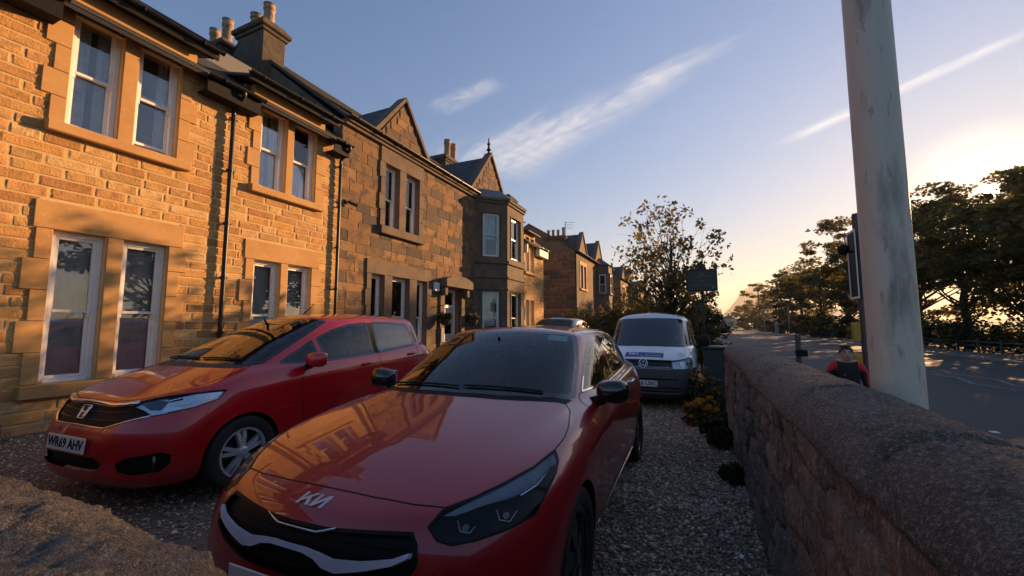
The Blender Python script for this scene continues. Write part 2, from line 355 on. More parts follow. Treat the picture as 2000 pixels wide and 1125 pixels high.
def place_blocks(parent, rects, place, variants, mat_o, mat_i, name, n_ind, gap=.007, xr=None, seed=0):
    """the largest on screen become objects of their own, the rest one joined part. place(y,z)->(x,y,z) of the wall face, plus a rotation"""
    r = random.Random(seed); info = []
    for a, b, c, d in rects:
        (x, y, z), ang = place((a+b)/2, (c+d)/2); info.append((screen_size(x, y, z, b-a, d-c), (x, y, z), ang, b-a-2*gap, d-c-2*gap))
    info.sort(key=lambda t: -t[0])
    ms = []
    for V, F in variants:
        me = bpy.data.meshes.new(name); me.from_pydata(V.tolist(), [], F); me.materials.append(mat_o); ms.append(me)
    for s, p, ang, l, h in info[:n_ind]:
        if s <= 0: continue
        o = bpy.data.objects.new(name, r.choice(ms)); COL.objects.link(o); o.parent = parent; o.location = Vector(p) - wloc(parent); o.scale = (1, l, h); o.rotation_euler = (r.uniform(-.006, .006), r.uniform(-.02, .02), ang)
    BV, BF, base = [], [], 0
    for i, (s, p, ang, l, h) in enumerate(info):
        if i < n_ind and s > 0: continue
        V, F = r.choice(variants); W_ = V*np.array([1, l, h])
        ca, sa = math.cos(ang), math.sin(ang)
        W_ = np.stack([W_[:,0]*ca-W_[:,1]*sa, W_[:,0]*sa+W_[:,1]*ca, W_[:,2]], 1) + np.array(p)
        BV.append(W_); BF.append(np.array(F)+base); base += len(V)
    if BV:
        o = bigmesh(name+'s_beyond', np.concatenate(BV), np.concatenate(BF), mat_i, parent); o['kind'] = 'stuff'
def wall_sheet(parent, y0, y1, z0, z1, holes, mat_, depth=.25, x=None, name='wall'):
    """wall sheet with openings and their reveals"""
    x = FX+.0015 if x is None else x; m = MB()
    ys = sorted({y0, y1, *[v for h in holes for v in h[:2]]}); zs = sorted({z0, z1, *[v for h in holes for v in h[2:]]})
    for a, b in zip(ys, ys[1:]):
        for c, d in zip(zs, zs[1:]):
            if any(h[0] <= (a+b)/2 <= h[1] and h[2] <= (c+d)/2 <= h[3] for h in holes): continue
            m.add([(x, a, c), (x, b, c), (x, b, d), (x, a, d)], [(0, 1, 2, 3)])
    for a, b, c, d in holes:
        P = [(a, c), (b, c), (b, d), (a, d)]
        for k in range(4):
            (ya, za), (yb, zb) = P[k], P[(k+1) % 4]
            m.add([(x, ya, za), (x, yb, zb), (x-depth, yb, zb), (x-depth, ya, za)], [(0, 1, 2, 3)])
    m.box(x-.6, x-.3, y0+.01, y0+.05, z0, z1); m.box(x-.6, x-.3, y1-.05, y1-.01, z0, z1)
    o = m.obj(name, mat_, parent, fix=False); return o
def curtain_mesh(m, y0, y1, z0, z1, x, waves, amp=.02, flare=0):
    n = 14; V = []
    for k, z in enumerate(np.linspace(z0, z1, 5)):
        t = k/4; yy1 = y1 + (flare*(1-t)**2 if y1 > y0 else 0)
        for i in range(n): V.append((x+amp*math.sin(i/(n-1)*waves*6.28+.4*k), y0+(yy1-y0)*i/(n-1), z))
    m.add(V, [(k*n+i, k*n+i+1, (k+1)*n+i+1, (k+1)*n+i) for k in range(4) for i in range(n-1)])
def sash(parent, y0, y1, z0, z1, x=None, fr=.055, curtains='both', mid=.47, ax=None, open_=0, tone='whitepaint', name='window'):
    """sliding sash window in an opening; ax: optional map (x,y,z)->world for angled walls"""
    x = FX-.085 if x is None else x
    T = ax or (lambda p: p)
    def put(m, nm, mt, par, sm=False):
        m.V = [T(v) for v in m.V]; return m.obj(nm, mt, par, sm)
    e = .004
    m = MB(); y0 += e; y1 -= e; z0 += e; z1 -= e
    m.box(x-.11, x, y0, y0+fr, z0, z1).box(x-.11, x, y1-fr, y1, z0, z1).box(x-.11, x, y0+fr, y1-fr, z1-fr, z1).box(x-.11, x+.03, y0+fr, y1-fr, z0, z0+fr*.8)
    w = put(m, name, M[tone], parent)
    zm = z0+(z1-z0)*mid
    for nm, a, b, xx in (('upper_sash', zm-.02, z1-fr-.002, x-.022), ('lower_sash', z0+fr*.8+.002+open_, zm+.02+open_, x-.062)):
        m = MB(); r = .038; ya, yb = y0+fr+.002, y1-fr-.002
        m.box(xx-.035, xx, ya, ya+r, a, b).box(xx-.035, xx, yb-r, yb, a, b).box(xx-.035, xx+.004, ya+r, yb-r, b-r, b).box(xx-.035, xx+.004, ya+r, yb-r, a, a+r)
        if nm == 'upper_sash': m.box(xx-.03, xx-.002, ya+.004, ya+r-.004, a-.06, a).box(xx-.03, xx-.002, yb-r+.004, yb-.004, a-.06, a)
        put(m, nm, M[tone], w)
        m = MB(); m.box(xx-.020, xx-.014, ya+r-.006, yb-r+.006, a+r-.006, b-r+.006); put(m, 'pane', M['pane'], w)
    m = MB(); xc = x-.135; wd = y1-y0
    if curtains in ('both', 'left'): curtain_mesh(m, y0+.02, y0+wd*.46, z0+.03, z1-.03, xc, 4)
    if curtains in ('both', 'right'): curtain_mesh(m, y1-wd*.40, y1-.02, z0+.03, z1-.03, xc, 3)
    if curtains == 'full': curtain_mesh(m, y0+.02, y1-.02, z0+.03, z1-.03, xc, 6)
    if curtains == 'drape': curtain_mesh(m, y0+.02, y0+wd*.8, z0+wd*1.0, z1-.03, xc, 5); curtain_mesh(m, y0+.02, y0+wd*.25, z0+.03, z0+wd*1.0, xc, 2)
    if m.V: put(m, 'curtain', M['curtain'], w, True)
    return w
def margins(parent, y0, y1, ops, z0, z1, zl, mt, sill=.14, wide=.17, x=None, proud=.03, nj=4, seed=0, quoin=.09, sillp=.08):
    """dressed surround: jamb stones, mullions, lintel and sill, each a part"""
    x = FX if x is None else x; r = random.Random(seed); g = .003
    def st(nm, a, b, c, d, p=proud): 
        m = MB(); m.bbox(x-.10, x+p, a+g, b-g, c+g, d-g, .006); m.obj(nm, mt, parent)
    a0, b1 = ops[0][0], ops[-1][1]
    zz = np.linspace(z0, z1, nj+1)
    for k in range(nj):
        q = quoin if (k % 2) else 0
        st('jamb_stone', y0-q, a0, zz[k], zz[k+1]); st('jamb_stone', b1, y1+(quoin if (k+1) % 2 else 0), zz[k], zz[k+1])
    for (a, b), (c, d) in zip(ops, ops[1:]): st('mullion', b, c, z0, z1)
    if zl > z1: st('lintel', y0-quoin*.3, y1+quoin*.3, z1, zl)
    m = MB(); m.bbox(x-.10, x+sillp+proud, y0-.02, y1+.02, z0-sill, z0-.002, .012); m.obj('window_sill', mt, parent)
def chimney(parent, x0, x1, y0, y1, z0, z1, pots, mt='soot', ph=.55, pr=.12):
    m = MB(); m.bbox(x0, x1, y0, y1, z0, z1-.22, .02); st = m.obj('chimney', M[mt], parent)
    m = MB(); m.bbox(x0-.05, x1+.05, y0-.05, y1+.05, z1-.30, z1-.20, .015).bbox(x0-.12, x1+.12, y0-.12, y1+.12, z1-.20, z1-.06, .03).bbox(x0-.03, x1+.03, y0-.03, y1+.03, z1-.06, z1+.06, .03)
    m.obj('chimney_cap', M[mt], st)
    for (px_, py_, k) in pots:
        m = MB(); r = pr; h = ph*k
        m.lathe([(r*1.05,0),(r*1.05,.05),(r*.92,.08),(r*.86,h*.72),(r*1.02,h*.75),(r*1.02,h*.82),(r*.9,h*.85),(r*.95,h*.96),(r*1.04,h*.97),(r*1.04,h),(r*.75,h),(r*.72,h*.6)], 14, (px_, py_, z1+.05))
        autosmooth(m.obj('chimney_pot', M['pot'], st), 50)
def gutter(parent, y0, y1, z, x, r=.055, name='gutter'):
    m = MB(); P = [(math.cos(a), math.sin(a)) for a in np.linspace(math.pi, 2*math.pi, 9)]
    V = [(x+c*r, y, z+s*r) for y in (y0, y1) for c, s in P] + [(x+c*(r-.006), y, z+s*(r-.006)+.001) for y in (y0, y1) for c, s in P]
    F = [(i, i+1, 10+i-1+0, 9+i) for i in range(8)] + [(18+i, 27+i, 27+i+1, 18+i+1) for i in range(8)] + [(0, 9, 27, 18), (8, 26, 35, 17)] + [(i, 18+i, 18+i+1, i+1) for i in range(8)] + [(9+i, 9+i+1, 27+i+1, 27+i) for i in range(8)]
    m.add(V, F)
    for y in np.arange(y0+.25, y1, .8): m.box(x-r-.006, x+r+.006, y-.012, y+.012, z-r-.008, z+.006)
    return m.obj(name, M['blackpvc'], parent)
def downpipe(parent, y, z0, z1, x, r=.036, neck=.30):
    m = MB(); m.tube([(x+neck, y, z1), (x+neck, y, z1-.07), (x, y, z1-.27), (x, y, z1-.36), (x, y, z0)], r, 10)
    for z in np.arange(z0+.3, z1-.3, .95): m.tube([(x, y, z-.03), (x, y, z+.03)], r*1.25, 10).box(x-.09, x, y-.012, y+.012, z-.012, z+.012).box(x-.012, x+.012, y-.07, y+.07, z-.012, z+.012)
    return autosmooth(m.obj('downpipe', M['blackpvc'], parent), 50)
def slope(parent, pts, mt='slate', th=.05, name='roof', rows=0):
    """a roof plane from 4 (or 3) points, given thickness; rows of slate laid as overlapping strips"""
    P = [Vector(p) for p in pts]; n = (P[1]-P[0]).cross(P[-1]-P[0]).normalized()
    if n.z < 0: n = -n
    m = MB(); k = len(P); V = P + [p - n*th for p in P]
    m.add(V, [tuple(range(k)), tuple(range(k, 2*k))[::-1]] + [(i, (i+1) % k, k+(i+1) % k, k+i) for i in range(k)])
    if rows and k == 4:
        for r in range(rows):
            a, b = r/rows, (r+1.12)/rows; b = min(b, 1)
            q = [P[0].lerp(P[3], a)+n*.022, P[1].lerp(P[2], a)+n*.022, P[1].lerp(P[2], b)+n*.006, P[0].lerp(P[3], b)+n*.006]
            q2 = [p - n*.012 for p in q]
            m.add(q+q2, [(0,1,2,3),(0,4,5,1),(1,5,6,2),(3,7,4,0),(7,6,5,4)])
    return m.obj(name, M[mt], parent)
BLK = [rough_block(s, bulge=.011) for s in range(10)]
ABLK = [rough_block(40+s, bulge=.009, edge=.06) for s in range(8)]
# ---- new sandstone terrace beside the drive
H1 = empty('sandstone_house', (FX, 1.5, 0), 0, 'new rock-faced honey sandstone house with white sash windows and black gutters', 'house')
A = [(2.31, 2.84), (3.02, 3.57)]; B = [(4.93, 5.47), (5.63, 6.18)]; A0 = [(a-7.6, b-7.6) for a, b in B]; C_ = [(-.45, .10), (.28, .83)]
UP, LO = (4.06, 5.79), (.70, 2.66)
pairs = [A, B, A0, C_]
holes = [(a, b, *z) for p in pairs for a, b in p for z in (UP, LO)]
y0h, y1h = -3.6, 6.86
tops = []
wall_sheet(H1, y0h, y1h, -.2, 5.62, [h for h in holes if h[3] < 3] + [(h[0], h[1], h[2], 5.62) for h in holes if h[3] > 3], M['mortar'])
bh = [(p[0][0]-.12, p[1][1]+.12, *z) for p in pairs for z in ((UP[0]-.1, 6), (LO[0]-.1, LO[1]+.3))]
place_blocks(H1, courses(y0h, y1h, -.05, 5.6, .141, .26, .60, bh, 3, .0), lambda y, z: ((FX, y, z), 0), BLK, M['sand_o'], M['sand_i'], 'sandstone_block', 300)
for k, p in enumerate(pairs):
    a, b = p[0][0]-.16, p[1][1]+.17
    margins(H1, a, b, p, UP[0], UP[1], 6.0, M['dressed'], seed=k, nj=5)
    margins(H1, a, b, p, LO[0], LO[1], 3.02, M['dressed'], seed=k+9, nj=5, sill=.17)
    for i, (c, d) in enumerate(p):
        sash(H1, c, d, *UP, curtains=('both', 'right')[i], open_=.06 if (k == 0 and i == 1) else 0); sash(H1, c, d, *LO, curtains='full' if k < 2 else 'both')
    # the head of the pair stands above the eaves with its own little roof
    m = MB(); m.box(FX-2.4, FX-.11, a-.10, a+.005, 5.55, 6.0).box(FX-2.4, FX-.11, b-.005, b+.10, 5.55, 6.0); m.obj('dormer_cheek', M['lead'], H1)
    slope(H1, [(FX+.24, a-.26, 6.02), (FX+.24, b+.26, 6.02), (FX-3.0, b+.26, 7.0), (FX-3.0, a-.26, 7.0)], name='dormer_roof')
    m = MB(); m.box(FX+.06, FX+.20, a-.24, b+.24, 5.99, 6.05).box(FX+.20, FX+.23, a-.25, b+.25, 5.93, 6.06); m.obj('dormer_fascia', M['fascia'], H1)
    gutter(H1, a-.29, b+.29, 6.07, FX+.29)
for a, b in ((y0h, -.72), (1.13, 2.11), (3.81, 4.72), (6.41, 6.85)):
    m = MB(); m.box(FX+.02, FX+.27, a, b, 5.31, 5.335).box(FX+.27, FX+.295, a, b, 5.30, 5.56); m.obj('eaves_board', M['fascia'], H1)
    gutter(H1, a-.03, b+.03, 5.585, FX+.355, .06)
slope(H1, [(FX+.28, y0h, 5.57), (FX+.28, y1h, 5.57), (-11.6, y1h, 9.0), (-11.6, y0h, 9.0)], rows=22)
slope(H1, [(-15.5, y0h, 5.57), (-15.5, y1h, 5.57), (-11.6, y1h, 9.0), (-11.6, y0h, 9.0)])
downpipe(H1, 4.37, .05, 5.53, FX+.085, neck=.27); downpipe(H1, 6.80, .05, 5.53, FX+.085, neck=.27)
chimney(H1, -11.30, -10.22, 6.62, 7.28, 7.0, 9.60, [(-10.50, 6.95, 1.0), (-11.05, 6.95, .82)], ph=.66, pr=.15)
chimney(H1, -13.3, -12.0, 6.62, 7.28, 7.5, 9.55, [(-12.35, 6.95, 1.0), (-12.95, 6.95, .85)], ph=.85, pr=.15)
m = MB(); m.box(FX-1.0, FX-.95, y0h, y1h, -.2, 6.9); m.box(FX-1, FX-.3, y0h, y0h+.03, -.2, 5.6); m.obj('room_wall', M['interior'], H1)
m = MB(); m.box(-15.4, FX-1.0, y0h+.02, y0h+.3, -.2, 5.6).box(-15.4, -15.1, y0h, y1h, -.2, 5.6).prism([(-15.4, 5.6), (FX-.1, 5.6), (-11.6, 8.9)], y0h+.02, y0h+.3, 'y'); m.obj('gable_wall', M['mortar'], H1)
# ---- old ashlar villa
H2 = empty('ashlar_villa', (FX, 12.5, 0), 0, 'old soot-stained ashlar villa with gablets, canted bay and iron finial', 'house')
y0h, y1h = 6.88, 18.06
U2 = [(8.36, 8.93), (9.22, 9.83)]; L2 = [(7.95, 8.42), (8.73, 9.46), (9.80, 10.30)]; DR = (11.25, 12.30, 0, 2.66)
holes = [(a, b, 4.06, 5.79) for a, b in U2] + [(a, b, .70, 2.75) for a, b in L2] + [DR]
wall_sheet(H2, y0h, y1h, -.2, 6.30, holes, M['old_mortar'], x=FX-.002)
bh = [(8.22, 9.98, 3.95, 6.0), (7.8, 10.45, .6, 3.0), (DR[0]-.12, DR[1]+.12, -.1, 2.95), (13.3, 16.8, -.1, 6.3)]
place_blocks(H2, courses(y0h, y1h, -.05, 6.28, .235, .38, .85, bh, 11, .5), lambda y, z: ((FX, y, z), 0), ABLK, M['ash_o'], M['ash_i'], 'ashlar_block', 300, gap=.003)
margins(H2, 8.18, 10.02, U2, 4.06, 5.79, 6.22, M['old_dressed'], nj=4, quoin=.05, proud=.05, sill=.22)
margins(H2, 7.78, 10.50, L2, .70, 2.75, 3.12, M['old_dressed'], nj=5, quoin=.04, proud=.05, sill=.2)
for a, b in U2: sash(H2, a, b, 4.06, 5.79, x=FX-.12, curtains='left')
for a, b in L2: sash(H2, a, b, .70, 2.75, x=FX-.12, curtains='both')
m = MB(); m.bbox(FX-.15, FX+.10, y0h+.02, 13.25, 6.22, 6.30, .012).bbox(FX-.15, FX+.16, y0h+.02, 13.25, 6.30, 6.36, .012); m.obj('cornice', M['old_dressed'], H2)
gutter(H2, y0h+.02, 13.3, 6.43, FX+.21, .06)
slope(H2, [(FX+.15, y0h, 6.38), (FX+.15, y1h, 6.38), (-11.6, y1h, 9.6), (-11.6, y0h, 9.6)], rows=20)
slope(H2, [(-15.5, y0h, 6.38), (-15.5, y1h, 6.38), (-11.6, y1h, 9.6), (-11.6, y0h, 9.6)])
for yy in (y0h+.01, y1h-.25):
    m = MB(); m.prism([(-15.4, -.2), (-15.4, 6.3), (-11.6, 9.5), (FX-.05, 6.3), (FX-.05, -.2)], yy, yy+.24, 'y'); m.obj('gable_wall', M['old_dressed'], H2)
m = MB(); m.box(FX-1.0, FX-.95, y0h+.3, y1h-.3, -.2, 6.2); m.obj('room_wall', M['interior'], H2)
def gablet(par, yc, hw, z0, za, x, blocks=True, skew=.12, mo_='old_dressed', fin=0, deep=3.2):
    m = MB(); m.prism([(yc-hw, z0), (yc+hw, z0), (yc, za)], x-.25, x-.012, 'x'); m.obj('gablet_wall', M['old_mortar'], par)
    if blocks:
        rr = []
        for a, b, c, d in courses(yc-hw, yc+hw, z0, za, .235, .35, .75, [], int(yc*10)):
            t = (d-z0)/(za-z0); lim = hw*(1-t)
            a, b = max(a, yc-lim), min(b, yc+lim)
            if b-a > .12: rr.append((a, b, c, d))
        place_blocks(par, rr, lambda y, z: ((x, y, z), 0), ABLK, M['ash_o'], M['ash_i'], 'gablet_block', 60, gap=.003)
    m = MB()
    for s in (-1, 1):
        a = (yc+s*(hw+.12), z0-.02); b = (yc, za+.10)
        nrm = Vector((s*(za-z0), hw)).normalized()*.10
        P = [a, b, (b[0]+nrm.x*(1 if s else 1)*0, b[1]+.13), (a[0]+s*.10, a[1]+.06)]
        m.prism(P, x-.28, x+.06, 'x')
    m.obj('skew_coping', M[mo_], par)
    for s in (-1, 1):
        slope(par, [(x-.2, yc+s*(hw+.10), z0+.02), (x-deep, yc+s*(hw+.10), z0+.02), (x-deep, yc, za+.06), (x-.2, yc, za+.06)], name='gablet_roof')
    if fin:
        m = MB(); m.lathe([(.10,0),(.10,.04),(.05,.07),(.045,.17),(.11,.22),(.05,.28),(.04,.42),(.085,.48),(.035,.53),(.02,.74),(0,.78)], 10, (x-.1, yc, za+.14)); m.obj('finial', M['iron'], par)
gablet(H2, 9.10, 1.12, 6.36, 7.80, FX+.02)
gablet(H2, 14.98, 1.75, 6.36, 8.52, FX-.20, fin=1)
# canted bay, two storeys
BX = FX+.92; bay = [(FX-.02, 13.30), (BX, 14.25), (BX, 15.88), (FX-.02, 16.83)]
for (xa, ya), (xb, yb), nm in ((bay[0], bay[1], 0), (bay[1], bay[2], 1), (bay[2], bay[3], 2)):
    L = math.hypot(xb-xa, yb-ya); ux, uy = (xb-xa)/L, (yb-ya)/L; nx_, ny_ = uy, -ux
    T = lambda v, xa=xa, ya=ya, ux=ux, uy=uy, nx_=nx_, ny_=ny_: (xa+ux*v[1]+nx_*v[0], ya+uy*v[1]+ny_*v[0], v[2])
    o0, o1 = (.34, L-.30) if nm != 1 else (.36, L-.36)
    if nm == 2: o0, o1 = .30, L-.34
    m = MB()
    for a, b, c, d in ((0, o0, -.2, 6.2), (o1, L, -.2, 6.2), (o0, o1, -.2, .72), (o0, o1, 2.72, 4.05), (o0, o1, 5.75, 6.2)):
        m.box(-.25, 0, a+.001, b-.001, c, d)
    m.V = [T(v) for v in m.V]; m.obj('bay_wall', M['old_dressed'], H2)
    m = MB()
    for z0_, z1_, p in ((6.14, 6.24, .06), (6.24, 6.34, .12), (3.78, 3.92, .07), (3.22, 3.30, .05), (.55, .70, .07), (2.76, 2.84, .035)): m.bbox(-.1, p, -.03, L+.03, z0_, z1_, .012)
    for a in (o0-.10, o1+.02):
        for zz in ((.72, 2.72), (4.05, 5.75)): m.box(-.05, .025, a, a+.08, *zz)
    m.V = [T(v) for v in m.V]; m.obj('string_course', M['old_dressed'], H2)
    for z0_, z1_ in ((.72, 2.72), (4.05, 5.75)):
        sash(H2, o0, o1, z0_, z1_, x=-.10, curtains='drape', ax=T, mid=.5)
m = MB(); C0 = (FX+.05, 15.06, 6.95)
P = [(FX-.1, 13.18), (BX+.14, 14.18), (BX+.14, 15.95), (FX-.1, 16.95)]; Q = [(FX-.1, 13.75), (BX-.42, 14.45), (BX-.42, 15.68), (FX-.1, 16.4)]
m.add([(*p, 6.34) for p in P] + [(*q, 6.80) for q in Q], [(0, 1, 5, 4), (1, 2, 6, 5), (2, 3, 7, 6), (4, 5, 6, 7)]); m.obj('bay_roof', M['lead'], H2)
chimney(H2, -11.9, -11.0, 16.5, 17.9, 8.6, 9.85, [(-11.2, 16.95, 1.0), (-11.2, 17.5, 1.0)], ph=.9, pr=.17)
# door, hood and what hangs beside it
m = MB(); m.bbox(FX-.05, FX+.07, 11.00, 11.25, 0, 2.66, .01).bbox(FX-.05, FX+.07, 12.30, 12.55, 0, 2.66, .01); m.obj('door_jamb', M['old_dressed'], H2)
m = MB(); m.prism([(10.95, 2.68), (12.62, 2.68), (12.62, 2.92), (12.3, 3.02), (11.78, 3.08), (11.3, 3.02), (10.95, 2.92)], FX-.02, FX+.34, 'x').bbox(FX, FX+.24, 11.0, 11.18, 2.40, 2.68, .02).bbox(FX, FX+.24, 12.38, 12.56, 2.40, 2.68, .02); m.obj('door_hood', M['old_dressed'], H2)
m = MB(); xd = FX-.20; m.box(xd-.08, xd, 11.26, 11.36, 0, 2.65).box(xd-.08, xd, 12.19, 12.29, 0, 2.65).box(xd-.08, xd, 11.36, 12.19, 2.55, 2.65).box(xd-.08, xd+.03, 11.36, 12.19, 2.02, 2.12); dr = m.obj('door_frame', M['whitepaint'], H2)
m = MB(); m.box(xd-.05, xd-.04, 11.36, 12.19, 2.12, 2.55); m.obj('transom_pane', M['pane'], dr)
m = MB(); m.bbox(xd-.07, xd-.02, 11.37, 12.18, .03, 2.015, .005).bbox(xd-.02, xd-.008, 11.48, 11.74, .2, .9, .004).bbox(xd-.02, xd-.008, 11.82, 12.08, .2, .9, .004); d2 = m.obj('door', M['doorpaint'], H2)
m = MB(); m.box(xd-.018, xd-.012, 11.48, 12.08, 1.15, 1.85); m.obj('door_pane', M['pane'], d2)
m = MB(); m.tube([(xd-.02, 12.10, 1.05), (xd+.03, 12.10, 1.05)], .022, 8); m.obj('door_handle', M['chrome'], d2)
# ---- sandstone extension at the far end of the villa
H3 = empty('sandstone_extension', (FX, 19.5, 0), 0, 'narrow honey sandstone house with cream fascias between the villa and the dark gable', 'house')
y0h, y1h = 18.10, 20.9; P3 = [(18.30, 18.76), (18.92, 19.42)]
holes = [(a, b, *UP) for a, b in P3] + [(a, b, *LO) for a, b in P3]
wall_sheet(H3, y0h, y1h, -.2, 5.5, [h for h in holes if h[3] < 3] + [(h[0], h[1], h[2], 5.5) for h in holes if h[3] > 3], M['mortar'])
place_blocks(H3, courses(y0h, y1h, -.05, 5.4, .16, .25, .5, [(18.2, 19.55, 3.95, 6), (18.2, 19.55, .6, 3)], 5), lambda y, z: ((FX, y, z), 0), BLK, M['sand_o'], M['sand_i'], 'sandstone_block', 120)
margins(H3, 18.16, 19.56, P3, *UP, 6.0, M['dressed']); margins(H3, 18.16, 19.56, P3, *LO, 3.0, M['dressed'])
for a, b in P3: sash(H3, a, b, *UP, curtains='full'); sash(H3, a, b, *LO, curtains='full')
slope(H3, [(FX+.3, 18.06, 6.03), (FX+.3, 19.75, 6.03), (FX-3, 19.75, 7.0), (FX-3, 18.06, 7.0)], name='dormer_roof')
m = MB(); m.box(FX+.02, FX+.27, 19.66, 20.95, 5.02, 5.40); m.obj('eaves_board', M['cream'], H3); gutter(H3, 19.6, 21.0, 5.45, FX+.34)
m = MB(); m.box(FX+.04, FX+.2, 18.11, 18.2, 4.95, 5.35); m.obj('eaves_board', M['cream'], H3)
slope(H3, [(FX+.28, y0h, 5.42), (FX+.28, y1h+.1, 5.42), (-11.3, y1h+.1, 8.7), (-11.3, y0h, 8.7)], rows=16)
m = MB(); m.prism([(-15, -.2), (-15, 5.4), (-11.3, 8.6), (FX-.05, 5.4), (FX-.05, -.2)], y1h-.25, y1h-.01, 'y').box(FX-1, FX-.95, y0h, y1h-.3, -.2, 5.4); m.obj('gable_wall', M['mortar'], H3)
chimney(H3, -9.9, -9.1, 19.9, 20.8, 6.8, 8.55, [])
# ---- villas further along the street
def far_villa(y0, y1, label, eave=6.6, ridge=(-11.0, 8.9), pots=True, detail=True, seed=0):
    h = empty('street_villa', (FX, (y0+y1)/2, 0), 0, label, 'house'); L = y1-y0
    P = [(-15, -1), (-15, eave), (ridge[0], ridge[1]), (FX, eave), (FX, -1)]
    u = [(y0+1.3, y0+2.0), (y0+2.25, y0+2.95)]
    hl = [(a, b, 4.1, 5.8) for a, b in u] + [(a, b, .7, 2.6) for a, b in u]
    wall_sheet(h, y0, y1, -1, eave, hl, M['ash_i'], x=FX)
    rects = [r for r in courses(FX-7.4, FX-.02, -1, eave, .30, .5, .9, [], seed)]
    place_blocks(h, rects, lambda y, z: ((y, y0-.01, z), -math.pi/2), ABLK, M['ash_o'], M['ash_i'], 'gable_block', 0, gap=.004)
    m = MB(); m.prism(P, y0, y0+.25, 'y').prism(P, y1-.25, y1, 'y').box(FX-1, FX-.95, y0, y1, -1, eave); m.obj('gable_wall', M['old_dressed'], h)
    margins(h, u[0][0]-.16, u[1][1]+.16, u, 4.1, 5.8, 6.1, M['dressed'], nj=3); margins(h, u[0][0]-.16, u[1][1]+.16, u, .7, 2.6, 2.9, M['dressed'], nj=3)
    for a, b in u: sash(h, a, b, 4.1, 5.8, curtains='full'); sash(h, a, b, .7, 2.6, curtains='full')
    slope(h, [(FX+.2, y0-.05, eave), (FX+.2, y1+.05, eave), (ridge[0], y1+.05, ridge[1]), (ridge[0], y0-.05, ridge[1])], rows=14); slope(h, [(-15, y0, eave), (-15, y1, eave), (ridge[0], y1, ridge[1]), (ridge[0], y0, ridge[1])])
    gutter(h, y0, y1, eave+.03, FX+.24)
    gablet(h, y0+2.1, 1.15, eave, eave+1.55, FX+.02, False); gablet(h, y0+L*.72, 1.6, eave, eave+2.0, FX-.05, False)
    yb = y0+L*.72; m = MB(); b = [(FX, yb-1.6), (FX+.9, yb-.75), (FX+.9, yb+.75), (FX, yb+1.6)]
    m.prism([(x, y) for x, y in b], -1, eave-.1, 'z'); m.obj('bay_wall', M['old_dressed'], h)
    m = MB(); m.add([(FX, yb-1.75, eave-.1), (FX+1.05, yb-.8, eave-.1), (FX+1.05, yb+.8, eave-.1), (FX, yb+1.75, eave-.1), (FX, yb, eave+.7)], [(0,1,4),(1,2,4),(2,3,4),(0,3,2,1)]); m.obj('bay_roof', M['slate'], h)
    for (xa, ya), (xb, yb_) in zip(b, b[1:]):
        LL = math.hypot(xb-xa, yb_-ya); ux, uy = (xb-xa)/LL, (yb_-ya)/LL
        T = lambda v, xa=xa, ya=ya, ux=ux, uy=uy: (xa+ux*v[1]+uy*v[0], ya+uy*v[1]-ux*v[0], v[2])
        for z0_, z1_ in ((.8, 2.6), (4.1, 5.7)):
            w = sash(h, .28, LL-.28, z0_, z1_, x=.05, curtains='full', ax=T)
            m = MB(); m.bbox(-.05, .10, .14, .275, z0_-.1, z1_+.14, .01).bbox(-.05, .10, LL-.275, LL-.14, z0_-.1, z1_+.14, .01).bbox(-.05, .10, .275, LL-.275, z1_+.003, z1_+.14, .01).bbox(-.05, .14, .275, LL-.275, z0_-.1, z0_-.003, .01); m.V = [T(v) for v in m.V]; m.obj('window_surround', M['old_dressed'], h)
    if pots:
        chimney(h, -9.75, -8.25, y0+.02, y0+.75, 6.6, 7.75, [(-8.45, y0+.4, 1.15), (-8.85, y0+.4, .9), (-9.22, y0+.4, .95), (-9.58, y0+.4, .95)])
    return h
v1 = far_villa(27.5, 38.5, 'shadowed villa with a bare dark gable wall and four chimney pots')
m = MB(); ax_, az_ = -8.3, 8.85; m.tube([(ax_, 27.9, 7.7), (ax_, 27.9, az_)], .02, 6)
for k, z in enumerate((8.8, 8.62, 8.4)): m.tube([(ax_-.1, 27.9, z), (ax_+.6-.1*k, 28.2, z)], .012, 5)
m.obj('aerial', M['iron'], v1)
far_villa(46, 57, 'distant villa half hidden by the drive shrubs and tree', seed=4)
far_villa(63, 74, 'farthest villa of the row seen behind the tree', seed=5, pots=False)
# ---------------------------------------------------------------- ground
def sst(t): t = np.clip(t, 0, 1); return t*t*(3-2*t)
def gz(x, y):                                   # drive level
    return -.15*sst((np.asarray(y, float)-4.8)/3.5) + .11*sst((-2.8-np.asarray(x, float))/4.5)
PAVE_Z, ROAD_Z = -.47, -.585
KERB1, KERB2 = 3.1, 15.4
xs = np.linspace(-30, .52, 90); ys = np.concatenate([np.linspace(-14, 14, 90), np.linspace(15, 120, 40)])
gx, gy = np.meshgrid(xs, ys); V = np.stack([gx.ravel(), gy.ravel(), gz(gx, gy).ravel()], 1); n = len(xs)
F = np.array([(j*n+i, j*n+i+1, (j+1)*n+i+1, (j+1)*n+i) for j in range(len(ys)-1) for i in range(n-1)])
drive = bigmesh('gravel_drive', V, F, M['gravelbase'], smooth=True); drive['kind'] = 'structure'
def sheet(name, x0, x1, y0, y1, z, mt, kind='structure', parent=None):
    m = MB(); m.add([(x0, y0, z), (x1, y0, z), (x1, y1, z), (x0, y1, z)], [(0, 1, 2, 3)]); o = m.obj(name, mt, parent)
    if kind and parent is None: o['kind'] = kind
    return o
sheet('ground', -900, 2100, -250, 3300, -.70, M['verge'])
pv = sheet('pavement', .40, KERB1-.15, -30, 400, PAVE_Z, M['slab'])
road = sheet('road', KERB1-.02, KERB2+.02, -40, 900, ROAD_Z, M['asphalt'])
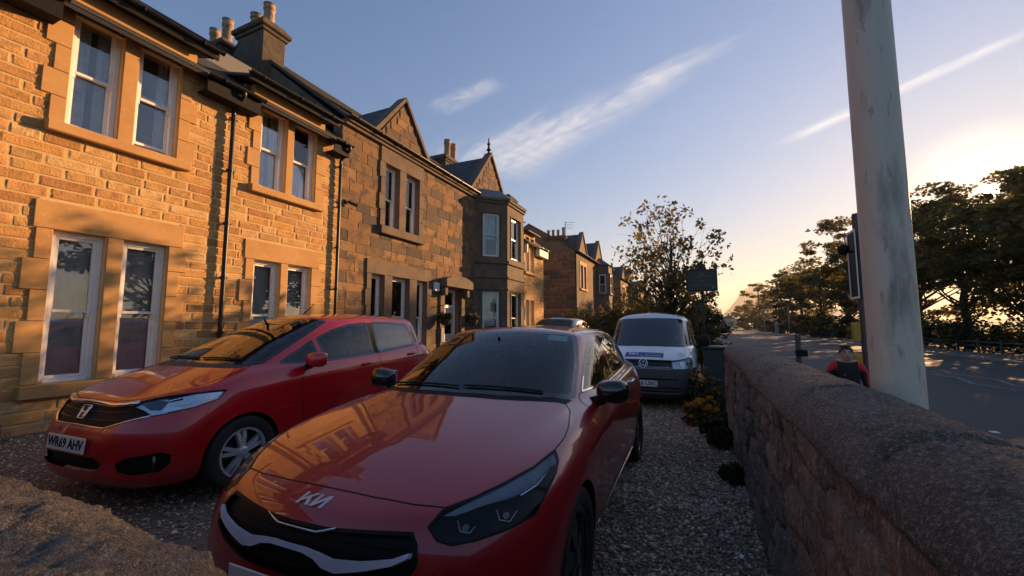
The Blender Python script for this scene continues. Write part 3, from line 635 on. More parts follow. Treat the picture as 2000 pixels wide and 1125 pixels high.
pv2 = sheet('far_pavement', KERB2+.15, 18.2, -40, 900, PAVE_Z-.01, M['slab'])
for x, nm, z1_ in ((KERB1-.15, 'kerb', PAVE_Z+.006), (KERB2, 'kerb', PAVE_Z-.002)):
    m = MB(); m.bbox(x, x+.15, -40, 2.0, -.75, z1_, .012).bbox(x, x+.15, 60.0, 900, -.75, z1_, .012); k0 = m.obj(nm, M['kerb']); k0['kind'] = 'structure'
    m = MB(); m.bbox(0, .15, 0, .905, -.75, z1_, .012); me0 = None
    for i in range(64):
        if me0 is None: o = m.obj('kerb_stone', M['kerb'], k0); me0 = o.data
        else: o = bpy.data.objects.new('kerb_stone', me0); COL.objects.link(o); o.parent = k0
        o.location = (x, 2.0+i*.91-.0, 0)
# road markings: centre dashes, edge lines, crossing studs, zigzags before the crossing
def strip(pts, w, z, mt, name):
    m = MB(); pts = [Vector((*p, z)) for p in pts]; V = []
    for i, p in enumerate(pts):
        t = (pts[min(i+1, len(pts)-1)]-pts[max(i-1, 0)]).normalized(); nn = Vector((-t.y, t.x, 0))*w/2; V += [p-nn, p+nn]
    m.add(V, [(2*i, 2*i+1, 2*i+3, 2*i+2) for i in range(len(pts)-1)]); return m.obj(name, mt, road)
xc = (KERB1+KERB2)/2+.2
for i in range(22): strip([(xc, 24+i*9), (xc, 28+i*9)], .12, ROAD_Z+.004, M['roadpaint'], 'centre_line')
for xz in (KERB1+.7, xc-.5, xc+.5, KERB2-.7):
    strip([(xz+(.22 if k % 2 else -.22), 12.2+k*1.9) for k in range(8)], .11, ROAD_Z+.004, M['roadpaint'], 'zigzag_line')
for yy in (8.2, 11.0):
    for k in range(22):
        x = KERB1+.35+k*.54; m = MB(); m.bbox(x-.06, x+.06, yy-.06, yy+.06, ROAD_Z-.004, ROAD_Z+.014, .006); m.obj('crossing_stud', M['white'], road)
# ---------------------------------------------------------------- loose gravel
def stones(n, region, smin, smax, seed):
    r = np.random.default_rng(seed)
    x = r.uniform(region[0], region[1], n); y = region[2]+(region[3]-region[2])*r.random(n)**1.35
    base = np.array([(1,0,0),(-.9,.1,0),(0,1,.1),(.1,-1,0),(.1,.1,.8),(0,0,-.8)]); Fb = np.array([(0,2,4),(2,1,4),(1,3,4),(3,0,4),(2,0,5),(1,2,5),(3,1,5),(0,3,5)])
    sc = r.uniform(smin, smax, n)*(1+.7*(r.random(n) < .04)); a = r.uniform(0, 6.28, n); j = 1+r.uniform(-.35, .35, (n, 6, 3))
    P = base[None]*j*np.stack([np.ones(n), r.uniform(.6, .95, n), r.uniform(.35, .75, n)], 1)[:, None]*sc[:, None, None]
    ca, sa = np.cos(a)[:, None], np.sin(a)[:, None]; t = r.uniform(-.4, .4, n)[:, None]
    X = P[..., 0]*ca-P[..., 1]*sa; Y = P[..., 0]*sa+P[..., 1]*ca; Z = P[..., 2]+t*P[..., 0]
    V = np.stack([X+x[:, None], Y+y[:, None], Z+(gz(x, y)+sc*r.uniform(.05, .45, n))[:, None]], -1).reshape(-1, 3)
    F = (Fb[None]+(np.arange(n)*6)[:, None, None]).reshape(-1, 3); return V, F
parts = [stones(15000, (-1.0, .37, .9, 4.6), .008, .021, 1), stones(15000, (-1.3, .37, 3.6, 11), .009, .021, 2), stones(15000, (-7.4, -2.0, .5, 4.2), .009, .02, 3), stones(9000, (-7.4, -1.2, 3.5, 16), .012, .025, 4)]
b = 0; VV, FF = [], []
for v, f in parts: VV.append(v); FF.append(f+b); b += len(v)
gr = bigmesh('gravel', np.concatenate(VV), np.concatenate(FF), M['gravel']); tag(gr, 'loose grey-brown gravel spread over the drive', 'gravel', kind='stuff')
# ---------------------------------------------------------------- garden walls
from mathutils import noise as mn
def worn(p, big=.012, mid=.006, fine=.003, s=(5, 21, 70)):
    q = Vector(p); return big*mn.fractal(q*s[0], 1, 2, 3)+mid*mn.fractal(q*s[1], 1, 2, 2)+fine*mn.noise(q*s[2])
def rough_grid_block(r, dims, n=(4, 2, 4), amp=.02, pw=4.0):
    """rounded-off, uneven stone: superellipsoid shell in a box of size dims, centred"""
    V = []; F = []; bm = bmesh.new(); bmesh.ops.create_cube(bm, size=2); bmesh.ops.subdivide_edges(bm, edges=bm.edges[:], cuts=4, use_grid_fill=True)
    for v in bm.verts:
        c = np.array(v.co); k = (np.abs(c)**pw).sum()**(1/pw); c = c/max(k, .2)
        c = c*(1+r.uniform(-amp, amp, 3)*2); v.co = Vector(c*np.array(dims)/2)
    bm.verts.index_update(); V = [v.co[:] for v in bm.verts]; F = [[v.index for v in f.verts] for f in bm.faces]; bm.free(); return V, F
def rubble_wall(parent, ox, face, y0, y1, z0, z1, r, nmax=170, along='y', sgn=-1):
    """irregular stones set in the face of a wall; along: the wall's direction"""
    z = z0
    while z < z1-.02:
        h = min(r.uniform(.10, .24), z1-z); 
        if z1-z-h < .06: h = z1-z
        y = y0
        while y < y1-.01:
            l = min(r.uniform(.12, .42), y1-y); 
            if y1-y-l < .08: l = y1-y
            hh = h*r.uniform(.92, 1.0)
            d = (.10, l+.012, hh+.012) if along == 'y' else (l+.012, .10, hh+.012)
            V, F = rough_grid_block(r, d, amp=.03, pw=9)
            p = (face-sgn*.035, y+l/2, z+h/2+r.uniform(-.02, .02)) if along == 'y' else (y+l/2, face-sgn*.035, z+h/2)
            tw = r.uniform(-.07, .07); ct, st_ = math.cos(tw), math.sin(tw)
            V = [(v[0], v[1]*ct-v[2]*st_, v[1]*st_+v[2]*ct) if along == 'y' else (v[0]*ct-v[2]*st_, v[1], v[0]*st_+v[2]*ct) for v in V]; dep = r.uniform(-.016, .012)
            W2 = []
            for v in V:
                q = Vector(v)+Vector(p); dd = worn(q, .022, .016, .007, (5, 17, 45))+dep
                W2.append(q+Vector((sgn*dd, 0, 0) if along == 'y' else (0, sgn*dd, 0)))
            o = mo('wall_stone', W2, F, M['wallstone'], parent, True)
            y += l
        z += h
def coping(parent, a0, a1, c, half, z0, top, r, along='y', n=9, seg=14, name='coping_stone', over=.02, skew=0, rough=.010, step=.045, disp=(.010,.006,.003), mt='coping'):
    """half-round coping stone from a0 to a1; fine enough a grid for its worn, uneven skin"""
    off = r.uniform(-.007, .007, 2); c = c+off[1]; L = a1-a0; nl = max(4, int(L/step)); V = []; ph = r.uniform(0, 6.28, 6); fr = r.uniform(4, 16, 6)
    prof = [math.pi*i/seg for i in range(seg+1)]
    for j in range(nl+1):
        t = a0+L*j/nl
        e = max(0, .030*(1-min(j, nl-j)*L/nl/.030))+off[0]
        for i, a in enumerate(prof):
            w = rough*math.sin(fr[0]*t*.5+ph[0]+2*a)*.5+worn((t, (half)*math.cos(a)+ph[1], half*math.sin(a)), *disp)
            ca = math.copysign(abs(math.cos(a))**.9, math.cos(a)); sa = math.sin(a)**.95
            u = c+(half+over+w-e)*ca; z = z0+(top-z0+w-e)*sa
            tt = t+skew*math.sin(a)
            V.append((u, tt, z) if along == 'y' else (tt, u, z))
    k = seg+1; F = [(j*k+i, j*k+i+1, (j+1)*k+i+1, (j+1)*k+i) for j in range(nl) for i in range(seg)] + [tuple(range(k)), tuple(range(nl*k, nl*k+k))[::-1]] + [(j*k, (j+1)*k, (j+1)*k+seg, j*k+seg) for j in range(nl)]
    o = mo(name, V, F, M[mt], parent, True); bm = bmesh.new(); bm.from_mesh(o.data); bmesh.ops.recalc_face_normals(bm, faces=bm.faces[:])
    for f in bm.faces:
        if len(f.verts) > 6: f.smooth = False
    bm.to_mesh(o.data); bm.free(); return o
r = np.random.default_rng(21)
WX0, WX1 = .36, .74                             # inner and outer face of the roadside wall
RW = empty('roadside_wall', ((WX0+WX1)/2, 3, 0), 0, 'dark rubble wall with half-round coping running between the gravel drive and road', 'stone wall')
m = MB(); m.box(WX0+.03, WX1-.03, -.62, 6.46, -.7, 1.035); m.obj('wall_core', M['wallmortar'], RW)
rubble_wall(RW, 0, WX0, -.6, 6.5, -.2, 1.045, r, along='y', sgn=-1)
rubble_wall(RW, 0, WX1, -.6, 6.5, -.65, 1.045, r, along='y', sgn=1)
m = MB(); m.bbox(WX0+.01, WX1-.01, 6.40, 6.52, -.3, 1.045, .03); m.obj('wall_end', M['wallstone'], RW)
joints = [-.62, .28, 1.22, 2.02, 2.95, 3.85, 4.75, 5.6, 6.54]
for a, b in zip(joints, joints[1:]): coping(RW, a+.003, b-.003, (WX0+WX1)/2, .19, 1.03, 1.178, r, skew=.10, rough=.005, step=.016 if a < 3 else .03, seg=40 if a < 3 else 22, disp=(.006,.005,.005))
FW = empty('front_wall', (-3, .25, 0), 0, 'low front wall with pitted sandstone coping across the end of the drive', 'stone wall')
m = MB(); m.box(-7.4, WX0-.005, .10, .36, -.7, 1.0); m.obj('wall_core', M['wallmortar'], FW)
rubble_wall(FW, 0, .38, -4.2, WX0-.02, -.1, 1.02, r, along='x', sgn=1)
for a, b in zip((-7.4, -6.2, -5.1, -4.0, -2.9, -1.75, -.62), (-6.2, -5.1, -4.0, -2.9, -1.75, -.62, WX0-.02)): coping(FW, a+.003, b-.003, .20, .21, 1.0, 1.145, r, along='x', rough=.012, over=.03, step=.009 if b > -2 else .03, seg=60 if b > -2 else 24, disp=(.009,.012,.009), mt='coping_front')
# ---------------------------------------------------------------- trees and shrubs
def leafmat(name, cols, trans=.5):
    m = bpy.data.materials.new(name); m.use_nodes = True; nt = m.node_tree; N, L = nt.nodes, nt.links; N.clear()
    g = N.new('ShaderNodeNewGeometry'); r = N.new('ShaderNodeValToRGB')
    while len(r.color_ramp.elements) < len(cols): r.color_ramp.elements.new(.5)
    for i, c in enumerate(cols): r.color_ramp.elements[i].position = i/(len(cols)-1); r.color_ramp.elements[i].color = (*c, 1)
    L.new(g.outputs['Random Per Island'], r.inputs[0])
    d = N.new('ShaderNodeBsdfDiffuse'); t = N.new('ShaderNodeBsdfTranslucent'); L.new(r.outputs[0], d.inputs[0]); L.new(r.outputs[0], t.inputs[0])
    gl = N.new('ShaderNodeBsdfGlossy'); gl.inputs['Roughness'].default_value = .45; gl.inputs[0].default_value = (.5, .5, .5, 1)
    a = N.new('ShaderNodeMixShader'); a.inputs[0].default_value = trans; L.new(d.outputs[0], a.inputs[1]); L.new(t.outputs[0], a.inputs[2])
    b = N.new('ShaderNodeMixShader'); b.inputs[0].default_value = .05; L.new(a.outputs[0], b.inputs[1]); L.new(gl.outputs[0], b.inputs[2])
    o = N.new('ShaderNodeOutputMaterial'); L.new(b.outputs[0], o.inputs[0]); return m
M['leaf_big'] = leafmat('sycamore_leaf', [(.085,.088,.022),(.15,.125,.03),(.25,.16,.036)], .62)
M['leaf_fine'] = leafmat('birch_leaf', [(.10,.098,.03),(.17,.13,.036),(.27,.17,.042)], .55)
M['leaf_gold'] = leafmat('golden_shrub_leaf', [(.10,.075,.014),(.17,.095,.014),(.07,.065,.016)], .5)
M['leaf_dark'] = leafmat('dark_shrub_leaf', [(.025,.034,.012),(.045,.05,.016),(.06,.055,.018)], .4)
M['litter'] = leafmat('dry_litter', [(.30,.22,.14),(.16,.10,.06),(.42,.36,.28),(.22,.13,.07)], .2)
M['petal'] = leafmat('orange_petal', [(.60,.22,.015),(.72,.34,.02),(.5,.16,.01)], .4)
M['ivory'] = leafmat('pale_petal', [(.6,.5,.4),(.5,.2,.15),(.7,.6,.5)], .3)
def leaves(r, C, S, n, size, flat=.5, asp=1.6):
    """n leaves scattered round each centre C with spread S (3 radii); a bent quad pair each"""
    k = len(C); idx = np.repeat(np.arange(k), n); N_ = len(idx)
    d = r.normal(0, 1, (N_, 3)); d /= np.linalg.norm(d, axis=1, keepdims=True); rad_ = r.random(N_)**.42
    P = C[idx]+d*rad_[:, None]*S[idx]
    a = r.uniform(0, 6.283, N_); tilt = r.normal(0, flat, N_); roll = r.normal(0, flat, N_)
    u = np.stack([np.cos(a)*np.cos(tilt), np.sin(a)*np.cos(tilt), np.sin(tilt)], 1)
    v = np.cross(u, np.stack([np.sin(roll)*np.sin(a), -np.sin(roll)*np.cos(a), np.cos(roll)], 1)); v /= np.linalg.norm(v, axis=1, keepdims=True)+1e-9
    s = size*r.uniform(.6, 1.3, N_)[:, None]
    V = np.stack([P-u*s*asp/2, P+v*s*.5, P+u*s*asp/2, P-v*s*.5], 1).reshape(-1, 3)
    F = np.arange(N_*4).reshape(-1, 4); return V, F
def limb(m, a, b, r0, r1, r, n=5, wob=.06, sides=6):
    a, b = Vector(a), Vector(b); L = (b-a).length; pts = []; rr = []
    for i in range(n+1):
        t = i/n; w = wob*L*math.sin(math.pi*t); pts.append(a.lerp(b, t)+Vector((r.normal(0, w*.5), r.normal(0, w*.5), w*.4))); rr.append(r0+(r1-r0)*t)
    m.tube(pts, rr, sides); return pts
def tree(name, label, x, y, z, H, R, base, nclump, nleaf, size, leaf, seed, group=None, cat='tree', clump=(1.3, 1.3, .6), tr=None, lean=(0, 0), shape=.5, flat=.5, limbs=None, lobes=.3):
    r = np.random.default_rng(seed); T = empty(name, (x, y, z), 0, label, cat, group); tr = tr or H*.022
    m = MB(); top = Vector((x+lean[0], y+lean[1], z+H*.80)); trunk = limb(m, (x, y, z-.1), top, tr, tr*.25, r, 9, .03, 9)
    # crown: clump centres in a lumpy egg
    lob = r.normal(0, 1, (7, 3)); lob /= np.linalg.norm(lob, axis=1, keepdims=True); amp = r.uniform(-lobes, lobes, 7)
    C = []
    while len(C) < nclump:
        d = r.normal(0, 1, 3); d /= np.linalg.norm(d); k = 1+(amp*np.clip(lob@d, 0, 1)**3).sum(); q = r.random()**.38
        zc_ = base+(H-base)*shape; hz = (H-zc_) if d[2] > 0 else (zc_-base)
        C.append((x+lean[0]*.6+d[0]*R*k*q, y+lean[1]*.6+d[1]*R*k*q, z+zc_+d[2]*hz*k*q*.97))
    C = np.array(C); C[:, 2] = np.minimum(C[:, 2], z+H-clump[2]*.7); S = np.array(clump)[None]*r.uniform(.55, 1.25, (nclump, 1))
    for i in r.permutation(nclump)[:limbs or nclump]:
        c = C[i]; t = np.clip((c[2]-z-H*.12)/(H*.8)*.72, .14, .95); p = trunk[0].lerp(trunk[-1], t) if False else trunk[min(int(t*9), 8)].lerp(trunk[min(int(t*9), 8)+1], t*9-int(min(t*9, 8.999)))
        rb = tr*(1-t*.8)*.36; pts = limb(m, p, c, rb, rb*.22, r, 4, .09, 5)
        for k in range(2): limb(m, pts[3], Vector(c)+Vector(r.normal(0, 1, 3)*S[i]*.6), rb*.3, rb*.1, r, 2, .05, 4)
    autosmooth(m.obj('trunk', M['bark'], T), 60)
    V, F = leaves(r, C, S, nleaf, size, flat); bigmesh('crown', V, F, M[leaf], T); return T
G = 'tall trees along the far side of the road'
TREES = [(22, 17, 14.0, 5.2), (22.5, 25.5, 14.5, 5.2), (22, 34, 14.6, 5.6), (22, 42.0, 14.6, 5.4), (22, 50, 15.8, 5.4), (22.5, 59.5, 17.3, 6.0), (22, 69, 17.8, 6), (22, 80, 19.8, 6.6), (22, 96, 14.5, 6.5), (22, 112, 17.5, 7.5), (23, 130, 16, 7), (23, 188, 21, 9), (24, 215, 14, 7.5), (25, 265, 15, 8)]
TLAB = {4: 'broadleaf tree whose crown the low sun shines through', 7: 'tallest broadleaf tree, its crown spreading beside the signal pole', 9: 'rounded broadleaf tree behind the pale gate pillar', 11: 'lone hazy broadleaf tree standing just before the distant hill'}
SEED = {3: 518, 4: 506}
for i, (x, y, H, R) in enumerate(TREES):
    near = y < 75
    tree('broadleaf_tree', TLAB.get(i, 'tall spreading broadleaf tree behind the far pavement railing'), x, y, -.65, H, R, 2.6, 100 if near else 60, 125 if near else 110, .26 if near else .38, 'leaf_big', SEED.get(i, 100+i), G, clump=(1.5, 1.5, .55) if near else (1.7, 1.7, .75), limbs=40 if near else 18)
# understorey along the far fence
for i, (y, h, w) in enumerate([(14, 2.6, 3), (20, 3.4, 3.2), (26, 2.8, 3), (32, 3.2, 3), (38, 3.6, 3.2), (44, 2.6, 3), (50, 3.0, 3), (57, 3.4, 3.2), (64, 2.8, 3), (71, 3.6, 3.4), (79, 3.2, 3.6), (87, 4.6, 3.6), (96, 4.2, 4), (106, 4.8, 4.2), (118, 5, 4.5), (131, 5.4, 5), (146, 5, 5), (160, 5.2, 5), (190, 6, 6.5), (228, 6, 7)]):
    tree('bush', 'golden-leaved bush growing behind the far pavement railing' if (i % 3 == 2 and y > 60) else 'dense dark bush growing behind the far pavement railing', 20.6+.5*math.sin(i*2.1), y, -.65, h, w, .1, 34, 90, .20 if y < 75 else .30, ('leaf_dark', 'leaf_dark', 'leaf_gold')[i % 3] if y > 60 else 'leaf_dark', 300+i, 'bushes behind the far railing', 'bush', clump=(1.0, 1.0, .6), tr=.07, limbs=8, shape=.4)
# the young tree in the drive and the shrubs at its foot
tree('young_tree', 'young open-crowned tree with thin leaves standing behind the white van', -.75, 15.6, -.15, 6.0, 1.75, 1.35, 140, 27, .10, 'leaf_fine', 41, clump=(.40, .40, .42), tr=.10, shape=.45, flat=.8, lobes=.12)
SH = [(-2.9, 14.5, 1.9, 1.0, 'leaf_gold'), (-1.5, 13.8, 1.75, .95, 'leaf_dark'), (.15, 14.6, 1.9, .85, 'leaf_gold'), (-4.3, 16.5, 2.2, 1.2, 'leaf_dark'), (-3.0, 18.5, 2.5, 1.3, 'leaf_gold'), (-5.4, 20.5, 2.4, 1.3, 'leaf_dark'), (-3.8, 23.5, 3.0, 1.6, 'leaf_dark'), (-1.6, 20, 2.6, 1.4, 'leaf_gold'), (-5.5, 28, 3.2, 1.7, 'leaf_gold'), (-2.8, 29, 3.6, 1.9, 'leaf_dark'), (-4.5, 36, 4.2, 2.2, 'leaf_gold'), (-.8, 33, 3.4, 1.8, 'leaf_gold'), (.2, 26, 2.6, 1.3, 'leaf_dark'), (-2, 44, 5, 2.6, 'leaf_dark'), (1.2, 48, 4, 2.2, 'leaf_gold'), (.8, 64, 5.5, 3, 'leaf_dark'), (1, 90, 6, 3.5, 'leaf_dark')]
for i, (x, y, h, w, lf) in enumerate(SH):
    gold = lf == 'leaf_gold'
    tree('shrub', 'golden garden shrub in the border beyond the parked vehicles' if gold else 'dark green garden shrub in the border beyond the parked vehicles', x, y, -.15, h, w, .1, 36, 75, .085 if y < 22 else .14, lf, 400+i, 'golden border shrubs' if gold else 'dark green border shrubs', 'shrub', clump=(.36*w/1.0, .36*w, .3*w), tr=.04, limbs=12, shape=.42)
# planting at the end of the wall
def small_plant(name, label, x, y, h, w, leaf, flower, seed, nf=40, n=22):
    r = np.random.default_rng(seed); T = empty(name, (x, y, float(gz(x, y))), 0, label, 'plant'); z = float(gz(x, y)); m = MB(); C = []
    for k in range(n):
        a = r.uniform(0, 6.28); d = w*r.random()**.5; c = (x+math.cos(a)*d, y+math.sin(a)*d, z+h*r.uniform(.45, 1)*(1-.35*(d/w)**2)); C.append(c); limb(m, (x+math.cos(a)*d*.25, y+math.sin(a)*d*.25, z-.02), c, .008, .003, r, 3, .1, 4)
    m.obj('stem', M['bark'], T); C = np.array(C)
    V, F = leaves(r, C-np.array([0, 0, h*.15]), np.full((n, 3), [w*.30, w*.30, h*.26]), 26, .05, .8); bigmesh('foliage', V, F, M[leaf], T)
    if flower:
        V, F = leaves(r, C+np.array([0, 0, .03]), np.full((n, 3), [.05, .05, .03]), nf, .022, .7, 1.1); bigmesh('flowers', V, F, M[flower], T)
small_plant('flowering_plant', 'low clump of bright orange flowers against the foot of the wall', .08, 7.1, .42, .26, 'leaf_gold', 'petal', 1, 46, 30)
small_plant('flowering_plant', 'taller leafy clump topped with orange flowers beside the van', .10, 8.3, .85, .30, 'leaf_dark', 'petal', 2, 12, 26)
small_plant('leafy_plant', 'dark leafy weed clump beyond the orange flowers', .22, 7.6, .55, .25, 'leaf_dark', None, 3)
small_plant('leafy_plant', 'dark weeds creeping along the inner foot of the wall', .22, 5.6, .24, .16, 'leaf_dark', None, 4)
small_plant('leafy_plant', 'small dark weeds sprouting where gravel meets the wall', .27, 4.4, .16, .13, 'leaf_dark', None, 5, n=16)
small_plant('leafy_plant', 'wall-foot weeds between the creeping weeds and the flowers', .20, 6.4, .30, .18, 'leaf_dark', None, 6)
small_plant('leafy_plant', 'yellow-green tuft growing on top of the wall end', .42, 6.35, .22, .08, 'leaf_gold', None, 7, n=8)
# ---------------------------------------------------------------- car bodies: a ring net, smoothed, then cut into its panels
def fill_ring(keys, n=16):
    """keys: {column: (x,y,z)} -> n points, gaps filled by Catmull-Rom through the keys"""
    ks = sorted(keys); P = [np.array(keys[k], float) for k in ks]; out = []
    for c in range(n):
        if c in keys: out.append(tuple(keys[c])); continue
        i = max(j for j in range(len(ks)) if ks[j] < c); t = (c-ks[i])/(ks[i+1]-ks[i])
        p0, p1, p2, p3 = P[max(i-1, 0)], P[i], P[i+1], P[min(i+2, len(P)-1)]
        out.append(tuple(.5*((2*p1)+(-p0+p2)*t+(2*p0-5*p1+4*p2-p3)*t*t+(-p0+3*p1-3*p2+p3)*t**3)))
    return out
def body_half(rings, crown, creases, level=3):
    """rings bottom to roof edge, each from front centre to rear centre (x>=0); crown: roof centre line. Returns the smoothed x>=0 half as a bmesh"""
    n = len(rings[0]); full = []
    for r in rings: full.append(list(r)+[(-x, y, z) for x, y, z in reversed(r[1:-1])])
    m = 2*n-2; V = [p for r in full for p in r]; F = []
    for i in range(len(rings)-1):
        for j in range(m): F.append((i*m+j, i*m+(j+1) % m, (i+1)*m+(j+1) % m, (i+1)*m+j))
    b = (len(rings)-1)*m; k0 = len(V); V += list(crown)        # crown has n-2 points for columns 1..n-2
    cen = lambda j: b if j == 0 else (b+n-1 if j == n-1 else k0+j-1)
    for j in range(n-1):
        for side in (0, 1):
            A = b+j if side == 0 else b+(m-j) % m; B = b+j+1 if side == 0 else b+(m-j-1) % m
            q = [A, B, cen(j+1), cen(j)]; q = [v for i, v in enumerate(q) if v not in q[:i]]
            if side: q = q[::-1]
            F.append(tuple(q))
    me = bpy.data.meshes.new('car_net'); me.from_pydata(V, [], F)
    bm = bmesh.new(); bm.from_mesh(me); bmesh.ops.recalc_face_normals(bm, faces=bm.faces[:])
    cl = bm.edges.layers.float.new('crease_edge'); bm.verts.ensure_lookup_table()
    for e in bm.edges:
        i, j = e.verts[0].index, e.verts[1].index
        if i < k0 and j < k0 and i//m == j//m and i//m in creases:
            c = min(i % m, m-i % m); d = min(j % m, m-j % m); lo, hi, wgt = creases[i//m]
            if lo <= min(c, d) and max(c, d) <= hi: e[cl] = wgt
    bm.to_mesh(me); bm.free()
    o = bpy.data.objects.new('car_net', me); COL.objects.link(o); s = o.modifiers.new('s', 'SUBSURF'); s.levels = level; s.render_levels = level; s.boundary_smooth = 'PRESERVE_CORNERS'
    bpy.context.view_layer.update()
    e = bpy.data.meshes.new_from_object(o.evaluated_get(bpy.context.evaluated_depsgraph_get()))
    bpy.data.objects.remove(o); bm = bmesh.new(); bm.from_mesh(e); bpy.data.meshes.remove(e)
    bmesh.ops.bisect_plane(bm, geom=bm.verts[:]+bm.edges[:]+bm.faces[:], plane_co=(0, 0, 0), plane_no=(1, 0, 0), clear_inner=True, dist=1e-4)
    for v in bm.verts:
        if abs(v.co.x) < 2e-4: v.co.x = 0
    bm.normal_update(); return bm
FRONT, SIDE, TOP, REAR = (0, -1, 0), (-1, 0, 0), (0, 0, -1), (0, 1, 0)
def basis(d):
    d = Vector(d).normalized(); u = d.cross(Vector((0, 0, 1)))
    u = u.normalized() if u.length > .05 else Vector((1, 0, 0)); return d, u, u.cross(d)
def cut(bm, poly, d, facing=.05, lim=None):
    """cuts the outline (points in 3-D, seen along d) out of the surface that faces it; returns (verts, normals, faces)"""
    d, u, v = basis(d); P = [Vector(p) for p in poly]; Q = [(p.dot(u), p.dot(v)) for p in P]
    x0, x1 = min(q[0] for q in Q)-.03, max(q[0] for q in Q)+.03; y0, y1 = min(q[1] for q in Q)-.03, max(q[1] for q in Q)+.03
    def near(f, a0, a1, b0, b1):
        if f.normal.dot(d) > -facing: return False
        us = [w.co.dot(u) for w in f.verts]; vs = [w.co.dot(v) for w in f.verts]
        return max(us) >= a0 and min(us) <= a1 and max(vs) >= b0 and min(vs) <= b1
    ok = (lambda f: lim(f.calc_center_median())) if lim else (lambda f: True)
    cand = {f for f in bm.faces if near(f, x0, x1, y0, y1) and ok(f)}
    for i in range(len(P)):
        a, b = P[i], P[(i+1) % len(P)]; qa, qb = Q[i], Q[(i+1) % len(P)]; no = (b-a).cross(d)
        if no.length < 1e-7: continue
        loc = [f for f in cand if f.is_valid and near(f, min(qa[0], qb[0])-1e-4, max(qa[0], qb[0])+1e-4, min(qa[1], qb[1])-1e-4, max(qa[1], qb[1])+1e-4)]
        if not loc: continue
        g = list({w for f in loc for w in f.verts})+list({e for f in loc for e in f.edges})+loc
        res = bmesh.ops.bisect_plane(bm, geom=g, plane_co=a, plane_no=no.normalized(), dist=1e-5)
        cand |= {f for f in res['geom'] if isinstance(f, bmesh.types.BMFace)}
        cand = {f for f in cand if f.is_valid}
    bm.normal_update()
    def inside(p):
        x, y = p.dot(u), p.dot(v); c = False; j = len(Q)-1
        for i in range(len(Q)):
            if (Q[i][1] > y) != (Q[j][1] > y) and x < (Q[j][0]-Q[i][0])*(y-Q[i][1])/(Q[j][1]-Q[i][1])+Q[i][0]: c = not c
            j = i
        return c
    ins = [f for f in cand if f.is_valid and inside(f.calc_center_median()) and ok(f)]
    vs = list({w for f in ins for w in f.verts}); ix = {w: i for i, w in enumerate(vs)}
    out = ([w.co.copy() for w in vs], [w.normal.copy() for w in vs], [[ix[w] for w in f.verts] for f in ins])
    bmesh.ops.delete(bm, geom=ins, context='FACES')
    return out
def mirrored(p): 
    V, N_, F = p; fl = lambda v: Vector((-v.x, v.y, v.z)); return ([fl(v) for v in V], [fl(v) for v in N_], [f[::-1] for f in F])
def joined(p):
    """half panel plus its mirror image, welded on the centre line"""
    V, N_, F = p; q = mirrored(p); b = len(V); mp = [i if abs(V[i].x) < 3e-4 else b+i for i in range(b)]
    return (V+q[0], N_+q[1], F+[[mp[i] for i in f] for f in q[2]])
def boundary(p, centre=True):
    V, N_, F = p; E_ = {}
    for f in F:
        for a, b in zip(f, f[1:]+f[:1]): E_[(min(a, b), max(a, b))] = E_.get((min(a, b), max(a, b)), 0)+1
    return [e for e, c in E_.items() if c == 1 and not (centre and abs(V[e[0]].x) < 4e-4 and abs(V[e[1]].x) < 4e-4)]
def chains(E_):
    adj = {}
    for a, b in E_: adj.setdefault(a, []).append(b); adj.setdefault(b, []).append(a)
    left = set(map(frozenset, E_)); out = []
    while left:
        st = next((k for k in adj if len(adj[k]) == 1 and any(frozenset((k, x)) in left for x in adj[k])), None)
        if st is None: st = next(iter(next(iter(left))))
        ch = [st]
        while True:
            nx_ = [x for x in adj[ch[-1]] if frozenset((ch[-1], x)) in left]
            if not nx_: break
            left.discard(frozenset((ch[-1], nx_[0]))); ch.append(nx_[0])
        if len(ch) > 1: out.append(ch)
    return out
def ribbon(p, w, lift=.0012, centre=True, filt=None, inner=None, th=0):
    """a strip of width w laid along the panel's edge (shut line, trim)"""
    V, N_, F = p; RV, RF = [], []
    for ch in chains(boundary(p, centre)):
        closed = ch[0] == ch[-1]; pts = ch[:-1] if closed else ch; k = len(pts)
        if k < 2: continue
        base = len(RV); keep = []
        for i, a in enumerate(pts):
            pa = V[pts[i-1]] if (i > 0 or closed) else V[a]; pb = V[pts[(i+1) % k]] if (i < k-1 or closed) else V[a]
            t = pb-pa
            if t.length < 1e-7: t = Vector((1, 0, 0))
            n = N_[a]; s = t.normalized().cross(n)
            s = s.normalized() if s.length > 1e-6 else Vector((0, 0, 1))
            RV += [V[a]+n*lift-s*w/2, V[a]+n*(lift+th), V[a]+n*lift+s*w/2]
        for i in range(k if closed else k-1):
            a, b = base+3*i, base+3*((i+1) % k)
            if filt and not filt((V[pts[i]]+V[pts[(i+1) % k]])/2): continue
            RF += [(a, a+1, b+1, b), (a+1, a+2, b+2, b+1)]
    return RV, RF
def panel(name, p, mt, par, push=0, smooth=True):
    V, N_, F = p; return mo(name, [v+n*push for v, n in zip(V, N_)], F, mt, par, smooth, world=False)
def rest(bm):
    bm.verts.index_update(); bm.normal_update(); return ([v.co.copy() for v in bm.verts], [v.normal.copy() for v in bm.verts], [[v.index for v in f.verts] for f in bm.faces])
def surf(bm):
    return BVHTree.FromBMesh(bm)
def drape(tree_, poly, d, lift=.003, step=.02, both=False, dist=9.0):
    """points of an outline dropped along d on to the surface"""
    d = Vector(d).normalized(); out = []
    for p in poly:
        h = tree_.ray_cast(Vector(p)-d*1.5, d, dist)
        if h[0] is not None: out.append((h[0], h[1] if h[1].dot(d) < 0 else -h[1]))
        else: out.append((Vector(p), -d))
    return [q+n*lift for q, n in out], [n for q, n in out]
